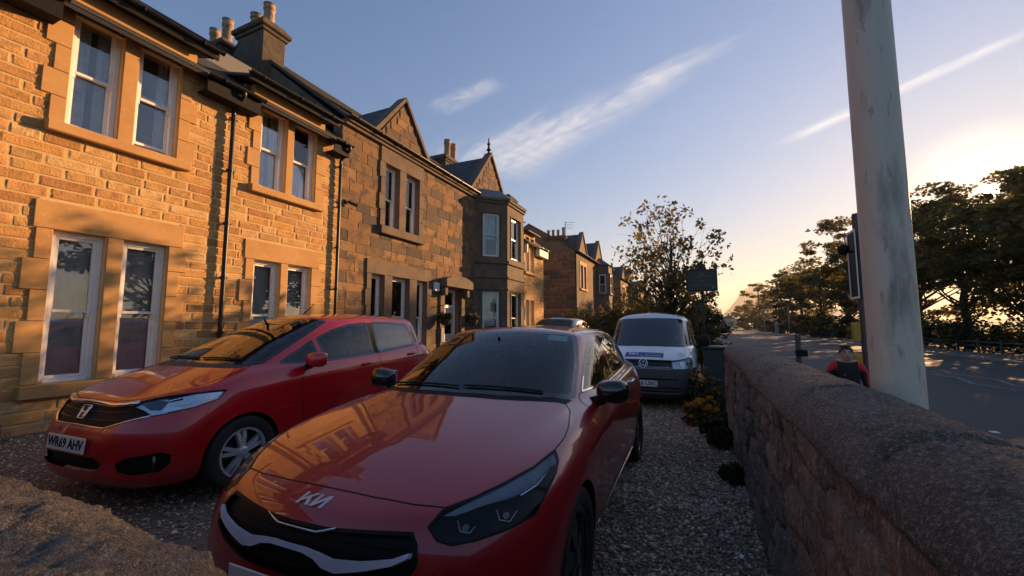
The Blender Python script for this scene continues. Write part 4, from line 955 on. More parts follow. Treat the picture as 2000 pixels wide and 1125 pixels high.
def densify(poly, step, close=True):
    out = []; P = [Vector(p) for p in poly]
    for i in range(len(P) if close else len(P)-1):
        a, b = P[i], P[(i+1) % len(P)]; k = max(1, int((b-a).length/step))
        out += [a.lerp(b, t/k) for t in range(k)]
    if not close: out.append(P[-1])
    return out
def on_line(tree_, pts, d, w, mt, name, par, lift=.003, step=.03, th=.002, mirror=False):
    """raised line draped over the surface: bead with a rounded back"""
    for s in ((1, -1) if mirror else (1,)):
        P, N_ = drape(tree_, densify(pts, step, False), d, lift); m = MB(); V = []; k = len(P)
        for i in range(k):
            t = (P[min(i+1, k-1)]-P[max(i-1, 0)]).normalized(); q = t.cross(N_[i]).normalized(); wi = w(i/(k-1)) if callable(w) else w
            for a, b in ((-.5, -.6), (-.32, .7), (0, 1), (.32, .7), (.5, -.6)): v = P[i]+q*wi*a+N_[i]*th*b; V.append((v.x*s, v.y, v.z))
        m.add(V, [(5*i+j, 5*i+j+1, 5*i+j+6, 5*i+j+5) for i in range(k-1) for j in range(4)] + [tuple(range(5)), tuple(5*(k-1)+j for j in range(5))[::-1]]); m.obj(name, mt, par, True, world=False)
def plate_poly(tree_, poly, d, mt, name, par, lift=.004, th=.004, mirror=False, drape_it=True, centre=None, dome=0):
    """flat-ish raised shape with the given outline on the surface; filled from its centroid by triangulation"""
    for s in ((1, -1) if mirror else (1,)):
        if drape_it: P, N_ = drape(tree_, poly, d, lift)
        else: P = [Vector(p) for p in poly]; N_ = [-Vector(d).normalized()]*len(P)
        bm = bmesh.new(); fl = lambda v: Vector((v.x*s, v.y, v.z))
        A = [bm.verts.new(fl(p+n*th)) for p, n in zip(P, N_)]; B = [bm.verts.new(fl(p-n*.004)) for p, n in zip(P, N_)]
        k = len(P)
        f = bm.faces.new(A)
        for i in range(k): bm.faces.new((A[i], A[(i+1) % k], B[(i+1) % k], B[i]))
        bmesh.ops.triangulate(bm, faces=[f]); bmesh.ops.recalc_face_normals(bm, faces=bm.faces[:])
        me = bpy.data.meshes.new(name); bm.to_mesh(me); bm.free(); me.materials.append(mt); o = link(name, me, par, False)
def arch_poly(yc, zc_, r, n=30, zlow=-.1):
    P = [(2, yc+r*math.cos(a), zc_+r*math.sin(a)) for a in np.linspace(-.15, math.pi+.15, n)]; return [(2, yc+r, zlow)]+P+[(2, yc-r, zlow)]
def well(p, par, depth=.26):
    """dark wheel arch liner drawn inwards from the cut edge"""
    V, N_, F = p
    for ch in chains(boundary(p)):
        m = MB(); m2 = MB()
        a = [V[i] for i in ch]; VV = a+[Vector((max(v.x-depth, .3), v.y, v.z)) for v in a]; k = len(a)
        m.add(VV, [(i, i+1, k+i+1, k+i) for i in range(k-1)])
        m2.add([(-x, y, z) for x, y, z in VV], [(i, i+1, k+i+1, k+i) for i in range(k-1)])
        for q in (m, m2): q.obj('wheel_arch', M['black'], par, True, world=False)
def wheel(par, x, y, r, w, rim, rimmat, spokes=5, style='split', steer=0, hub='blackgloss'):
    """tyre, rim and hub cap; x: outer face"""
    s = 1 if x > 0 else -1; W_ = bpy.data.objects.new('wheel', None); COL.objects.link(W_); W_.parent = par; W_.location = (x-s*w/2, y, r); W_.rotation_euler = (0, 0, steer); W_.empty_display_size = .05
    m = MB(); h = w/2
    prof = [(rim*.97, -h*.8), (rim*1.02, -h*.92), (rim*1.12, -h), (r*.93, -h*.99), (r*.985, -h*.86), (r, -h*.6), (r, -h*.32), (r-.008, -h*.30), (r-.008, -h*.25), (r, -h*.23), (r, h*.23), (r-.008, h*.25), (r-.008, h*.30), (r, h*.32), (r, h*.6), (r*.985, h*.86), (r*.93, h*.99), (rim*1.12, h), (rim*1.02, h*.92), (rim*.97, h*.8)]
    m.lathe(prof, 48, axis='x'); autosmooth(m.obj('tyre', M['rubber'], W_, world=False), 35)
    m = MB(); m.lathe([(rim*.90, -h*.8), (rim*.99, -h*.82), (rim*.93, -h*.4), (rim*.90, h*.5*s), (rim*.93, s*h*.70), (rim, s*h*.80), (rim*1.005, s*h*.86), (rim*.97, s*h*.86), (rim*.94, s*h*.78)], 48, axis='x'); autosmooth(m.obj('rim', rimmat, W_, world=False), 40)
    m = MB(); m.lathe([(rim*.9, s*h*-.1), (0.001, s*h*-.12)], 32, axis='x'); m.lathe([(rim*.55, s*h*.05), (rim*.55, s*h*.02), (.001, s*h*.05)], 32, axis='x'); m.obj('brake_disc', M['darkalloy'], W_, world=False)
    m = MB(); xf = s*h*.72
    def spoke(a, wd0, wd1, off0=0, off1=0, dx=0, hmat=0):
        pr = []; r0, r1 = rim*.16, rim*.93
        for rr_, ww, oo, xx in ((r0, wd0, off0, xf+s*.006), ((r0+r1)/2, (wd0+wd1)/2, (off0+off1)/2, xf+s*.004), (r1, wd1, off1, xf-s*.012)):
            for side, dz in ((-.5, 0), (.5, 0)):
                t = oo+side*ww; pr.append((xx+s*dx, rr_*math.cos(a)-t*math.sin(a), rr_*math.sin(a)+t*math.cos(a)))
        back = [(p[0]-s*.035, p[1], p[2]) for p in pr]
        m.add(pr+back, [(0,1,3,2),(2,3,5,4),(6,8,9,7),(8,10,11,9),(0,2,8,6),(2,4,10,8),(1,7,9,3),(3,9,11,5)], hmat)
    for k in range(spokes):
        a = 2*math.pi*k/spokes+.25
        if style == 'split': spoke(a-.15, .034, .030, 0, -.004); spoke(a+.15, .034, .030, 0, .004)
        elif style == 'wide': spoke(a, .05, .085); 
        elif style == 'star': spoke(a, .05, .035, 0, .05); spoke(a, .05, .035, 0, -.05)
    m.lathe([(rim*.24, xf-s*.03), (rim*.24, xf+s*.004), (rim*.15, xf+s*.014), (.001, xf+s*.016)], 24, axis='x')
    m.obj('spokes', rimmat, W_, world=False)
    m = MB(); m.lathe([(rim*.13, xf+s*.010), (rim*.13, xf+s*.018), (.001, xf+s*.020)], 20, axis='x'); m.obj('hub_cap', M[hub], W_, world=False)
    return W_
def mirror_unit(par, x, y, z, mt, size=(.20, .13, .15), glossy=True):
    for s in (1, -1):
        bm = bmesh.new(); bmesh.ops.create_uvsphere(bm, u_segments=20, v_segments=12, radius=1)
        for v in bm.verts:
            c = v.co.copy(); c = Vector([math.copysign(abs(t)**.75, t) for t in c]); back = c.y < 0
            v.co = Vector((s*(x+size[0]*.5*c.x*(1-.12*c.y)), y+size[1]*(.45*c.y if not back else .28*c.y), z+size[2]*.5*c.z*(1+.12*c.x)))
        me = bpy.data.meshes.new('mirror_housing'); bm.to_mesh(me); bm.free(); me.materials.append(mt); me.polygons.foreach_set('use_smooth', [True]*len(me.polygons)); o = link('wing_mirror', me, par, False)
        m = MB(); m.bbox(min(s*(x-size[0]*.42), s*(x+size[0]*.38)), max(s*(x-size[0]*.42), s*(x+size[0]*.38)), y-size[1]*.30, y-size[1]*.26, z-size[2]*.36, z+size[2]*.36, .004); m.obj('mirror_glass', M['mirror'], o, world=False)
        m = MB(); m.tube([(s*(x-size[0]*.75), y-.02, z-size[2]*.55), (s*(x-size[0]*.35), y, z-size[2]*.42), (s*(x-size[0]*.1), y, z-size[2]*.2)], [.03, .035, .03], 10); m.obj('mirror_arm', M['black'], o, True, world=False)
def interior(par, y0, y1, zfloor, w, seatz, dash_y, dash_z, wheel_x, roofz, rear=True, wheel_z=None):
    m = MB(); m.bbox(-w, w, y1, y0, zfloor-.05, zfloor, .01); m.obj('floor', M['cabin'], par, world=False)
    m = MB(); m.prism([(dash_y+.24, dash_z-.02), (dash_y+.10, dash_z+.01), (dash_y-.12, dash_z-.02), (dash_y-.16, dash_z-.12), (dash_y-.05, dash_z-.40), (dash_y+.24, dash_z-.45)], -w, w, 'x'); autosmooth(m.obj('dashboard', M['cabin'], par, world=False), 50)
    rows = [(dash_y-.85, .37), (dash_y-.85, -.37)] + ([(dash_y-1.65, .36), (dash_y-1.65, -.36)] if rear else [])
    for sy_, sx_ in rows:
        m = MB(); m.bbox(sx_-.25, sx_+.25, sy_-.05, sy_+.48, seatz-.10, seatz+.08, .04)
        s0 = m.obj('seat', M['seatcloth'], par, world=False)
        m = MB(); b0 = len(m.V); m.bbox(sx_-.24, sx_+.24, -.06, .07, seatz+.02, seatz+.62, .05); m.V = [(x, sy_-.02+y-(z-seatz)*.28, z) for x, y, z in m.V]; m.obj('backrest', M['seatcloth'], s0, world=False)
        m = MB(); m.bbox(sx_-.13, sx_+.13, sy_-.25, sy_-.15, seatz+.66, seatz+.84, .035).tube([(sx_-.05, sy_-.2, seatz+.6), (sx_-.05, sy_-.2, seatz+.7)], .008, 6).tube([(sx_+.05, sy_-.2, seatz+.6), (sx_+.05, sy_-.2, seatz+.7)], .008, 6); m.obj('headrest', M['seatcloth'], s0, world=False)
    zz = wheel_z or dash_z-.02; c = Vector((wheel_x, dash_y-.32, zz)); ax_ = Vector((0, -.9, .42)).normalized(); u = Vector((1, 0, 0)); v = ax_.cross(u); m = MB()
    m.tube([c+(u*math.cos(a)+v*math.sin(a))*.185 for a in np.linspace(0, 2*math.pi, 25)[:-1]], .016, 8, close=True)
    for a in (0, math.pi, -math.pi/2): m.tube([c-ax_*.02, c+(u*math.cos(a)+v*math.sin(a))*.18], .018, 6)
    m.tube([c-ax_*.03, c+ax_*.012], .06, 12).tube([c, c-ax_*.35], .03, 8); m.obj('steering_wheel', M['cabin'], par, True, world=False)
    m = MB(); m.bbox(-.11, .11, -.012, .012, -.035, .035, .01); m.V = [(x, dash_y-.42+y, roofz-.12+z) for x, y, z in m.V]; m.tube([(0, dash_y-.40, roofz-.10), (0, dash_y-.36, roofz-.03)], .012, 6); m.obj('rear_view_mirror', M['black'], par, world=False)
def number_plate(par, text, c, tilt=0, w=.52, h=.111, size=.098, col='plate', off=0, ry=0):
    """plate facing +y at c"""
    m = MB(); m.bbox(-w/2, w/2, -.004, .004, -h/2, h/2, .003); o = m.obj('number_plate', M[col], par, world=False); o.location = c; o.rotation_euler = (tilt, 0, ry)
    if text:
        me = text_mesh(text, size, .0008, bold=.0022); me.transform(Matrix.Rotation(rad(180), 4, 'Z') @ Matrix.Rotation(rad(90), 4, 'X')); 
        xs_ = [v.co.x for v in me.vertices]; k = min(1, (w*.94)/(max(xs_)-min(xs_)))
        for v in me.vertices: v.co.x = v.co.x*k+off
        me.materials.append(M['black']); t = link('lettering', me, o, False); t.location = (0, .0055, -.001)
    return o
# ---------------------------------------------------------------- red hatchback nearest the wall (own axes: +y forward from the front axle, z from the ground)
KIA_RINGS = [
 [(0,.79,.18),(.35,.78,.18),(.62,.70,.18),(.76,.52,.18),(.80,.36,.17),(.80,0,.17),(.80,-.36,.17),(.80,-.8,.17),(.80,-1.3,.17),(.80,-1.8,.17),(.80,-2.3,.17),(.80,-2.65,.18),(.79,-3.0,.2),(.72,-3.25,.22),(.45,-3.33,.22),(0,-3.35,.22)],
 [(0,.875,.24),(.36,.865,.24),(.67,.77,.24),(.84,.53,.25),(.885,.34,.26),(.89,0,.26),(.885,-.36,.26),(.875,-.8,.25),(.875,-1.3,.25),(.875,-1.8,.25),(.88,-2.3,.26),(.89,-2.65,.27),(.87,-3.0,.29),(.79,-3.27,.31),(.48,-3.36,.31),(0,-3.38,.31)],
 [(0,.91,.42),(.39,.895,.42),(.70,.79,.43),(.865,.55,.45),(.90,.34,.47),(.91,0,.48),(.90,-.36,.46),(.88,-.8,.43),(.88,-1.3,.43),(.88,-1.8,.43),(.89,-2.3,.45),(.91,-2.65,.48),(.90,-3.0,.48),(.81,-3.29,.48),(.48,-3.39,.48),(0,-3.41,.48)],
 [(0,.90,.57),(.385,.88,.57),(.69,.765,.58),(.85,.53,.61),(.90,.32,.64),(.915,0,.66),(.905,-.36,.65),(.895,-.8,.63),(.895,-1.3,.63),(.895,-1.8,.63),(.905,-2.3,.65),(.92,-2.65,.67),(.90,-3.0,.68),(.80,-3.28,.68),(.48,-3.38,.68),(0,-3.40,.68)],
 [(0,.865,.665),(.375,.842,.667),(.665,.725,.68),(.82,.49,.715),(.878,.29,.75),(.895,0,.775),(.895,-.36,.795),(.892,-.8,.81),(.892,-1.3,.82),(.892,-1.8,.83),(.895,-2.3,.845),(.895,-2.65,.86),(.87,-3.0,.87),(.775,-3.24,.875),(.45,-3.34,.875),(0,-3.36,.875)],
 [(0,.80,.722),(.36,.775,.725),(.63,.66,.745),(.775,.44,.785),(.825,.26,.82),(.84,0,.862),(.845,-.36,.90),(.85,-.8,.918),(.85,-1.3,.93),(.85,-1.8,.945),(.85,-2.3,.962),(.84,-2.65,.98),(.81,-2.95,.99),(.71,-3.15,.995),(.42,-3.25,.995),(0,-3.27,.995)],
 [(0,.62,.785),(.34,.60,.785),(.58,.51,.797),(.70,.34,.823),(.75,.18,.852),(.77,-.05,.885),(.785,-.40,.925),(.825,-.82,.94),(.83,-1.3,.95),(.83,-1.8,.965),(.83,-2.3,.983),(.82,-2.65,1.0),(.78,-2.94,1.01),(.68,-3.12,1.015),(.40,-3.22,1.015),(0,-3.24,1.015)],
 [(0,.28,.872),(.30,.27,.870),(.50,.20,.870),(.61,.09,.878),(.665,-.03,.892),(.69,-.18,.912),(.725,-.44,.938),(.80,-.85,.953),(.805,-1.3,.962),(.805,-1.8,.977),(.80,-2.3,.997),(.785,-2.65,1.015),(.745,-2.92,1.027),(.645,-3.09,1.03),(.385,-3.18,1.03),(0,-3.20,1.03)],
 [(0,-.26,.972),(.30,-.27,.968),(.52,-.31,.960),(.63,-.36,.955),(.67,-.41,.953),(.70,-.48,.952),(.735,-.60,.954),(.79,-.90,.965),(.795,-1.3,.972),(.795,-1.8,.987),(.79,-2.3,1.007),(.77,-2.65,1.025),(.73,-2.91,1.037),(.63,-3.07,1.04),(.38,-3.15,1.04),(0,-3.17,1.04)],
 [(0,-.34,.992),(.30,-.355,.987),(.52,-.40,.978),(.63,-.455,.97),(.668,-.51,.968),(.695,-.57,.967),(.728,-.68,.968),(.778,-.95,.978),(.785,-1.32,.985),(.785,-1.8,1.0),(.78,-2.3,1.02),(.76,-2.63,1.038),(.72,-2.89,1.05),(.62,-3.05,1.053),(.375,-3.13,1.053),(0,-3.15,1.053)],
 [(0,-.72,1.20),(.29,-.74,1.195),(.50,-.80,1.183),(.595,-.86,1.175),(.635,-.93,1.17),(.655,-1.0,1.167),(.675,-1.1,1.165),(.705,-1.25,1.167),(.715,-1.47,1.17),(.715,-1.8,1.18),(.708,-2.25,1.19),(.69,-2.58,1.20),(.655,-2.80,1.20),(.56,-2.95,1.20),(.34,-3.03,1.20),(0,-3.05,1.20)],
 [(0,-1.10,1.378),(.28,-1.12,1.372),(.46,-1.16,1.358),(.535,-1.20,1.347),(.57,-1.25,1.338),(.588,-1.30,1.333),(.60,-1.38,1.333),(.615,-1.5,1.337),(.62,-1.65,1.342),(.62,-1.9,1.347),(.615,-2.25,1.342),(.60,-2.53,1.328),(.57,-2.73,1.315),(.49,-2.88,1.305),(.30,-2.97,1.305),(0,-2.99,1.31)],
 [(0,-1.24,1.412),(.27,-1.26,1.406),(.43,-1.29,1.395),(.495,-1.33,1.388),(.525,-1.37,1.384),(.54,-1.41,1.383),(.55,-1.48,1.386),(.56,-1.58,1.391),(.565,-1.70,1.396),(.565,-1.93,1.40),(.56,-2.23,1.395),(.545,-2.48,1.382),(.52,-2.66,1.368),(.45,-2.80,1.358),(.27,-2.90,1.353),(0,-2.93,1.355)]]
KIA_CROWN = [(0,y,z) for y,z in ((-1.27,1.416),(-1.33,1.425),(-1.40,1.432),(-1.46,1.436),(-1.52,1.439),(-1.59,1.442),(-1.68,1.445),(-1.82,1.447),(-2.0,1.447),(-2.23,1.441),(-2.44,1.430),(-2.60,1.416),(-2.74,1.399),(-2.86,1.378))]
KIA_CREASE = {4: (3, 12, .35), 5: (0, 3, .35), 1: (0, 15, .3), 9: (0, 15, .3), 8: (6, 13, .4), 11: (3, 12, .25)}
KIA_POSE = (-1.438, 2.01, .018, .002)
KIA_RINGS = [[(x*(1.0, 1.015, 1.03, 1.03)[max(0, i-9)], y, z) for x, y, z in r] for i, r in enumerate(KIA_RINGS)]
def pair(name, p, mt, par, push=0, **k):
    return [panel(name, p, mt, par, push), panel(name, mirrored(p), mt, par, push)]
def lines(name, p, w, mt, par, both=True, lift=.0012, filt=None, th=0, parents=None):
    RV, RF = ribbon(p, w, lift, filt=filt, th=th)
    if not RF: return
    if both:
        for i, s in enumerate((1, -1)): mo(name, [(v.x*s, v.y, v.z) for v in RV], RF, mt, parents[i] if parents else par, True, world=False)
    else:
        mo(name, RV+[Vector((-v.x, v.y, v.z)) for v in RV], RF+[tuple(i+len(RV) for i in f) for f in RF], mt, par, True, world=False)
def full_tree(bm):
    b2 = bm.copy(); g = bmesh.ops.duplicate(b2, geom=b2.verts[:]+b2.edges[:]+b2.faces[:])
    for v in g['geom']:
        if isinstance(v, bmesh.types.BMVert): v.co.x *= -1
    t = BVHTree.FromBMesh(b2); b2.free(); return t
def sideP(pts): return [(2, y, z) for y, z in pts]
def frontP(pts): return [(x, 3, z) for x, z in pts]
def topP(pts): return [(x, y, 3) for x, y in pts]
def build_kia():
    car = empty('red_hatchback', (KIA_POSE[0], KIA_POSE[1], KIA_POSE[3]), math.pi+KIA_POSE[2], 'dark red hatchback with silver lettered bonnet badge and wide black grille', 'car')
    bm = body_half(KIA_RINGS, KIA_CROWN, KIA_CREASE, 3); T = full_tree(bm); red = M['kia_red']
    up = lambda c: c.z > .7
    hood = cut(bm, topP([(-.01,.70),(.23,.698),(.42,.686),(.545,.66),(.622,.574),(.695,.454),(.768,.298),(.805,.126),(.812,-.01),(.798,-.15),(.745,-.38),(.70,-.45),(.60,-.395),(.45,-.335),(.3,-.30),(-.01,-.285)]), TOP, lim=up)
    hp = panel('bonnet', joined(hood), red, car); lines('bonnet_shut_line', hood, .006, M['black'], car, False)
    cowl = cut(bm, topP([(-.01,-.285),(.3,-.30),(.45,-.335),(.60,-.395),(.70,-.45),(.715,-.55),(.64,-.50),(.52,-.43),(.3,-.375),(-.01,-.355)]), TOP, lim=up); panel('cowl_panel', joined(cowl), M['black'], car)
    dws = (0, -.72, -.69)
    ws = cut(bm, [(-.01,-.355,.995),(.3,-.375,.99),(.52,-.43,.982),(.64,-.50,.975),(.705,-.575,.972),(.655,-.88,1.15),(.60,-1.10,1.27),(.555,-1.225,1.338),(.48,-1.185,1.358),(.28,-1.135,1.372),(-.01,-1.115,1.378)], dws, lim=lambda c: c.z > .9 and c.y > -1.4)
    w = panel('windscreen', joined(ws), M['carglass'], car); lines('windscreen_seal', ws, .045, M['blackgloss'], w, False, lift=.001)
    fw = cut(bm, sideP([(-.74,.985),(-.95,1.10),(-1.15,1.203),(-1.36,1.284),(-1.52,1.318),(-1.58,1.322),(-1.60,1.002),(-1.2,.992)]), SIDE, lim=lambda c: c.z > .93)
    rw = cut(bm, sideP([(-1.68,1.325),(-2.0,1.33),(-2.25,1.31),(-2.38,1.275),(-2.50,1.17),(-2.52,1.045),(-1.68,1.005)]), SIDE, lim=lambda c: c.z > .93)
    qw = cut(bm, sideP([(-2.58,1.15),(-2.56,1.055),(-2.78,1.075)]), SIDE, lim=lambda c: c.z > .93)
    fd = cut(bm, sideP([(-.55,.30),(-.50,.60),(-.56,.93),(-.70,.978),(-1.64,.998),(-1.65,.30)]), SIDE)
    rd = cut(bm, sideP([(-1.65,.30),(-1.64,.998),(-2.44,1.032),(-2.40,.80),(-2.28,.55),(-2.25,.30)]), SIDE)
    fds, rds = pair('front_door', fd, red, car), pair('rear_door', rd, red, car)
    for p, ds in ((fd, fds), (rd, rds)): lines('shut_line', p, .006, M['black'], car, parents=ds)
    for p, g in ((fw, M['carglass']), (rw, M['tint']), (qw, M['tint'])):
        ps = pair('side_window', p, g, car); lines('window_trim', p, .030, M['blackgloss'], car, parents=ps)
        lines('chrome_line', p, .010, M['chrome'], car, lift=.004, filt=lambda c: c.z < 1.06, parents=ps)
    dh = (-.55, -.72, -.42)
    hl = cut(bm, [(.52,.735,.706),(.54,.676,.743),(.622,.574,.768),(.695,.454,.791),(.768,.298,.818),(.808,.126,.842),(.838,.174,.814),(.848,.249,.785),(.843,.39,.736),(.828,.469,.694),(.76,.587,.677),(.683,.677,.667),(.614,.731,.662),(.565,.746,.674)], dh, lim=lambda c: c.y > 0)
    hs = pair('headlight', hl, M['lens'], car, .001)
    for h_, s in zip(hs, (1, -1)):
        V, N_, F = hl if s == 1 else mirrored(hl); mo('lamp_housing', [v-n*.016 for v, n in zip(V, N_)], F, M['black'], h_, True, world=False)
    lines('lamp_seal', hl, .008, M['black'], car, parents=hs)
    Hm = lambda pts: [(abs(x), y, z) for x, y, z in pts]
    band = [(.555,.69,.738),(.622,.574,.766),(.695,.454,.789),(.768,.30,.816),(.806,.14,.840),(.833,.19,.812),(.806,.385,.772),(.735,.515,.760),(.665,.592,.754),(.59,.67,.735)]
    plate_poly(T, densify(band, .03), dh, M['drl'], 'daytime_lamp', car, lift=-.012, th=.004, mirror=True)
    for hx in ([(.607,.675,.723),(.628,.693,.696),(.659,.678,.689),(.668,.654,.705)], [(.716,.569,.737),(.736,.583,.709),(.767,.558,.698),(.777,.515,.722)]):
        on_line(T, hx, dh, .004, M['drlw'], 'lamp_outline', car, lift=-.009, mirror=True)
        c = sum((Vector(p) for p in hx), Vector())/4; plate_poly(T, [c+Vector((.013*math.cos(a)*.6, -.013*math.cos(a), .013*math.sin(a))) for a in np.linspace(0, 6.28, 13)[:-1]], dh, M['darkalloy'], 'projector', car, lift=-.011, mirror=True)
    on_line(T, [(.815,.22,.800),(.80,.36,.768),(.765,.46,.756)], dh, .012, M['chrome'], 'lamp_reflector', car, lift=-.008, mirror=True, th=.005)
    gr = cut(bm, frontP([(-.01,.674),(.14,.675),(.30,.684),(.40,.689),(.475,.690),(.503,.662),(.518,.615),(.505,.585),(.40,.55),(.28,.528),(.2,.52),(-.01,.52)]), FRONT, lim=lambda c: c.y > .5)
    V, N_, F = joined(gr); g = mo('grille', [v-n*.02 for v, n in zip(V, N_)], F, M['black'], car, True, world=False); lines('grille_rim', gr, .014, M['black'], g, False)
    for k in range(5):
        z = .545+k*.027; on_line(T, [(-.47,3,z),(.47,3,z)], FRONT, .006, M['black'], 'grille_bar', car, lift=-.016, th=.004, step=.06)
    lip_t = [(0,.616),(.08,.617),(.145,.612),(.215,.602),(.32,.609),(.45,.626),(.500,.642)]; lip_b = [(.497,.628),(.45,.607),(.34,.583),(.24,.566),(.185,.573),(.14,.592),(.083,.602),(0,.603)]
    hp_ = lip_t+lip_b; full = [(-x, z) for x, z in reversed(lip_t[1:])]+lip_t+lip_b+[(-x, z) for x, z in reversed(lip_b[:-1])]
    plate_poly(T, [(p.x, 3, p.z) for p in densify([Vector((x, 0, z)) for x, z in full], .025)], FRONT, M['blade'], 'silver_blade', car, lift=.004, th=.012)
    on_line(T, [(-.178,3,.680),(-.128,3,.668),(-.10,3,.662),(.10,3,.662),(.128,3,.668),(.178,3,.680)], FRONT, .008, M['chrome'], 'grille_slit_trim', car, lift=.002, th=.004)
    low = cut(bm, frontP([(-.01,.42),(.55,.42),(.60,.36),(.55,.29),(-.01,.28)]), FRONT, lim=lambda c: c.y > .5)
    V, N_, F = joined(low); mo('lower_intake', [v-n*.03 for v, n in zip(V, N_)], F, M['black'], car, True, world=False)
    si = cut(bm, [(.62,.80,.52),(.70,.72,.50),(.80,.56,.46),(.80,.56,.34),(.70,.72,.33),(.64,.78,.36)], (-.5,-.86,0), lim=lambda c: c.y > .4); pair('air_intake', si, M['black'], car, -.01)
    # badge
    sh = .28
    L_ = [[(0,0),(.36,0),(.36,1),(0,1)], [(.36,.18),(.36,.50),(1.30,1),(1.80,1)], [(.86,.60),(1.14,.74),(1.78,0),(1.34,0)], [(1.92,0),(2.32,0),(2.32,1),(1.92,1)], [(2.32,0),(2.32,.36),(3.22,1),(3.22,.62)], [(3.22,0),(3.60,0),(3.60,1),(3.22,1)]]
    m_ = M['chrome']
    for q in L_:
        pts = [Vector((-((x+sh*y)/3.88-.5)*.150, 3, .716+.024*y)) for x, y in q]; plate_poly(T, densify(pts, .02), FRONT, M['satin'], 'badge_letter', car, lift=.002, th=.004)
    # arches, sills, tail
    for yc in (0, -2.65):
        a = cut(bm, arch_poly(yc, .32, .352), SIDE, lim=lambda c: c.z < .8); well(a, car); lines('arch_lip', a, .014, M['kia_red'], car, lift=.001, th=.002, filt=lambda c: c.z > .2)
    sl_ = cut(bm, sideP([(-.42,.10),(-.40,.285),(-2.26,.285),(-2.26,.10)]), SIDE, facing=-.5, lim=lambda c: c.x > .5 and c.z < .29); pair('sill', sl_, M['blackgloss'], car)
    on_line(T, [(2,-.46,.272),(2,-1.2,.262),(2,-2.22,.272)], SIDE, .016, M['chrome'], 'sill_trim', car, lift=.002, th=.007, mirror=True, step=.08)
    tl = cut(bm, sideP([(-2.70,.93),(-3.05,.96),(-3.25,.95),(-3.3,.84),(-3.05,.80),(-2.85,.84)]), SIDE, facing=-.2, lim=lambda c: c.x > .3 and c.y < -2.6); pair('tail_light', tl, M['redlens'], car)
    rg = cut(bm, [(-.01,-3.02,1.29),(.30,-3.0,1.285),(.47,-2.93,1.27),(.58,-3.04,1.08),(.38,-3.12,1.07),(-.01,-3.14,1.07)], (0,1,-.25), lim=lambda c: c.y < -2.7); panel('rear_window', joined(rg), M['tint'], car); lines('rear_window_seal', rg, .03, M['blackgloss'], car, False)
    panel('body_shell', joined(rest(bm)), red, car); bm.free()
    on_line(T, [(.515,-1.33,3),(.535,-1.55,3),(.54,-1.9,3),(.53,-2.3,3),(.50,-2.6,3)], TOP, .020, M['blackgloss'], 'roof_strip', car, lift=.001, th=.002, mirror=True)
    for y, z in ((-1.42, .865), (-2.12, .90)):
        for s in (1, -1):
            h = T.ray_cast(Vector((2, y, z)), Vector((-1, 0, 0)))[0]; m = MB(); x = h.x
            m.tube([(s*(x-.01), y+.11, z-.004), (s*(x+.028), y+.08, z), (s*(x+.032), y-.05, z+.004), (s*(x-.01), y-.085, z+.006)], [.010, .013, .013, .010], 8); m.obj('door_handle', M['chrome'], car, True, world=False)
    mirror_unit(car, .935, -.73, 1.0, M['blackgloss'], (.215, .20, .150))
    for s in (1, -1):
        wheel(car, s*.895, 0, .317, .225, .222, M['darkalloy'], 5, 'star'); wheel(car, s*.895, -2.65, .317, .225, .222, M['darkalloy'], 5, 'star')
    interior(car, .2, -3.1, .25, .70, .50, -.62, .93, .37, 1.36)
    m = MB(); m.bbox(-.72, .72, -3.0, .40, .16, .22, .02).bbox(-.55, .55, -.4, .66, .22, .62, .03); m.obj('underbody', M['black'], car, world=False)
    def wiper(a, b):
        P, N_ = drape(T, densify([a, b], .08, False), (0, -.72, -.69), .012); m = MB(); m.tube(P, .007, 6); m.obj('wiper', M['black'], car, True, world=False)
    wiper((.60,-.47,1.0), (.02,-.405,1.0)); wiper((-.02,-.42,1.0), (-.55,-.47,1.0))
    P, N_ = drape(T, [(-.37,-1.13,1.37),(-.515,-1.16,1.36),(-.53,-1.09,1.31),(-.385,-1.06,1.32)], (0,-.72,-.69), -.004); mo('windscreen_permit', P, [(0,1,2,3)], M['permit'], car, world=False)
    number_plate(car, '', (0, .925, .46))
    return car
M['blade'] = mat('sky_tinted_silver_blade', (.66,.70,.82), .35, .3)  # silver trim; the sky's reflection is put into its pale blue base colour
M['drlw'] = mat('white_lamp_guide', (.8,.82,.85), .2, .3)
M['drl'] = mat('pale_lamp_guide', (.20,.22,.25), .2, .3); M['redlens'] = mat('red_lamp_lens', (.35,.02,.03), .08, coat=1, coords='Object'); M['permit'] = mat('pale_green_permit', (.42,.60,.58), .7)
build_kia()
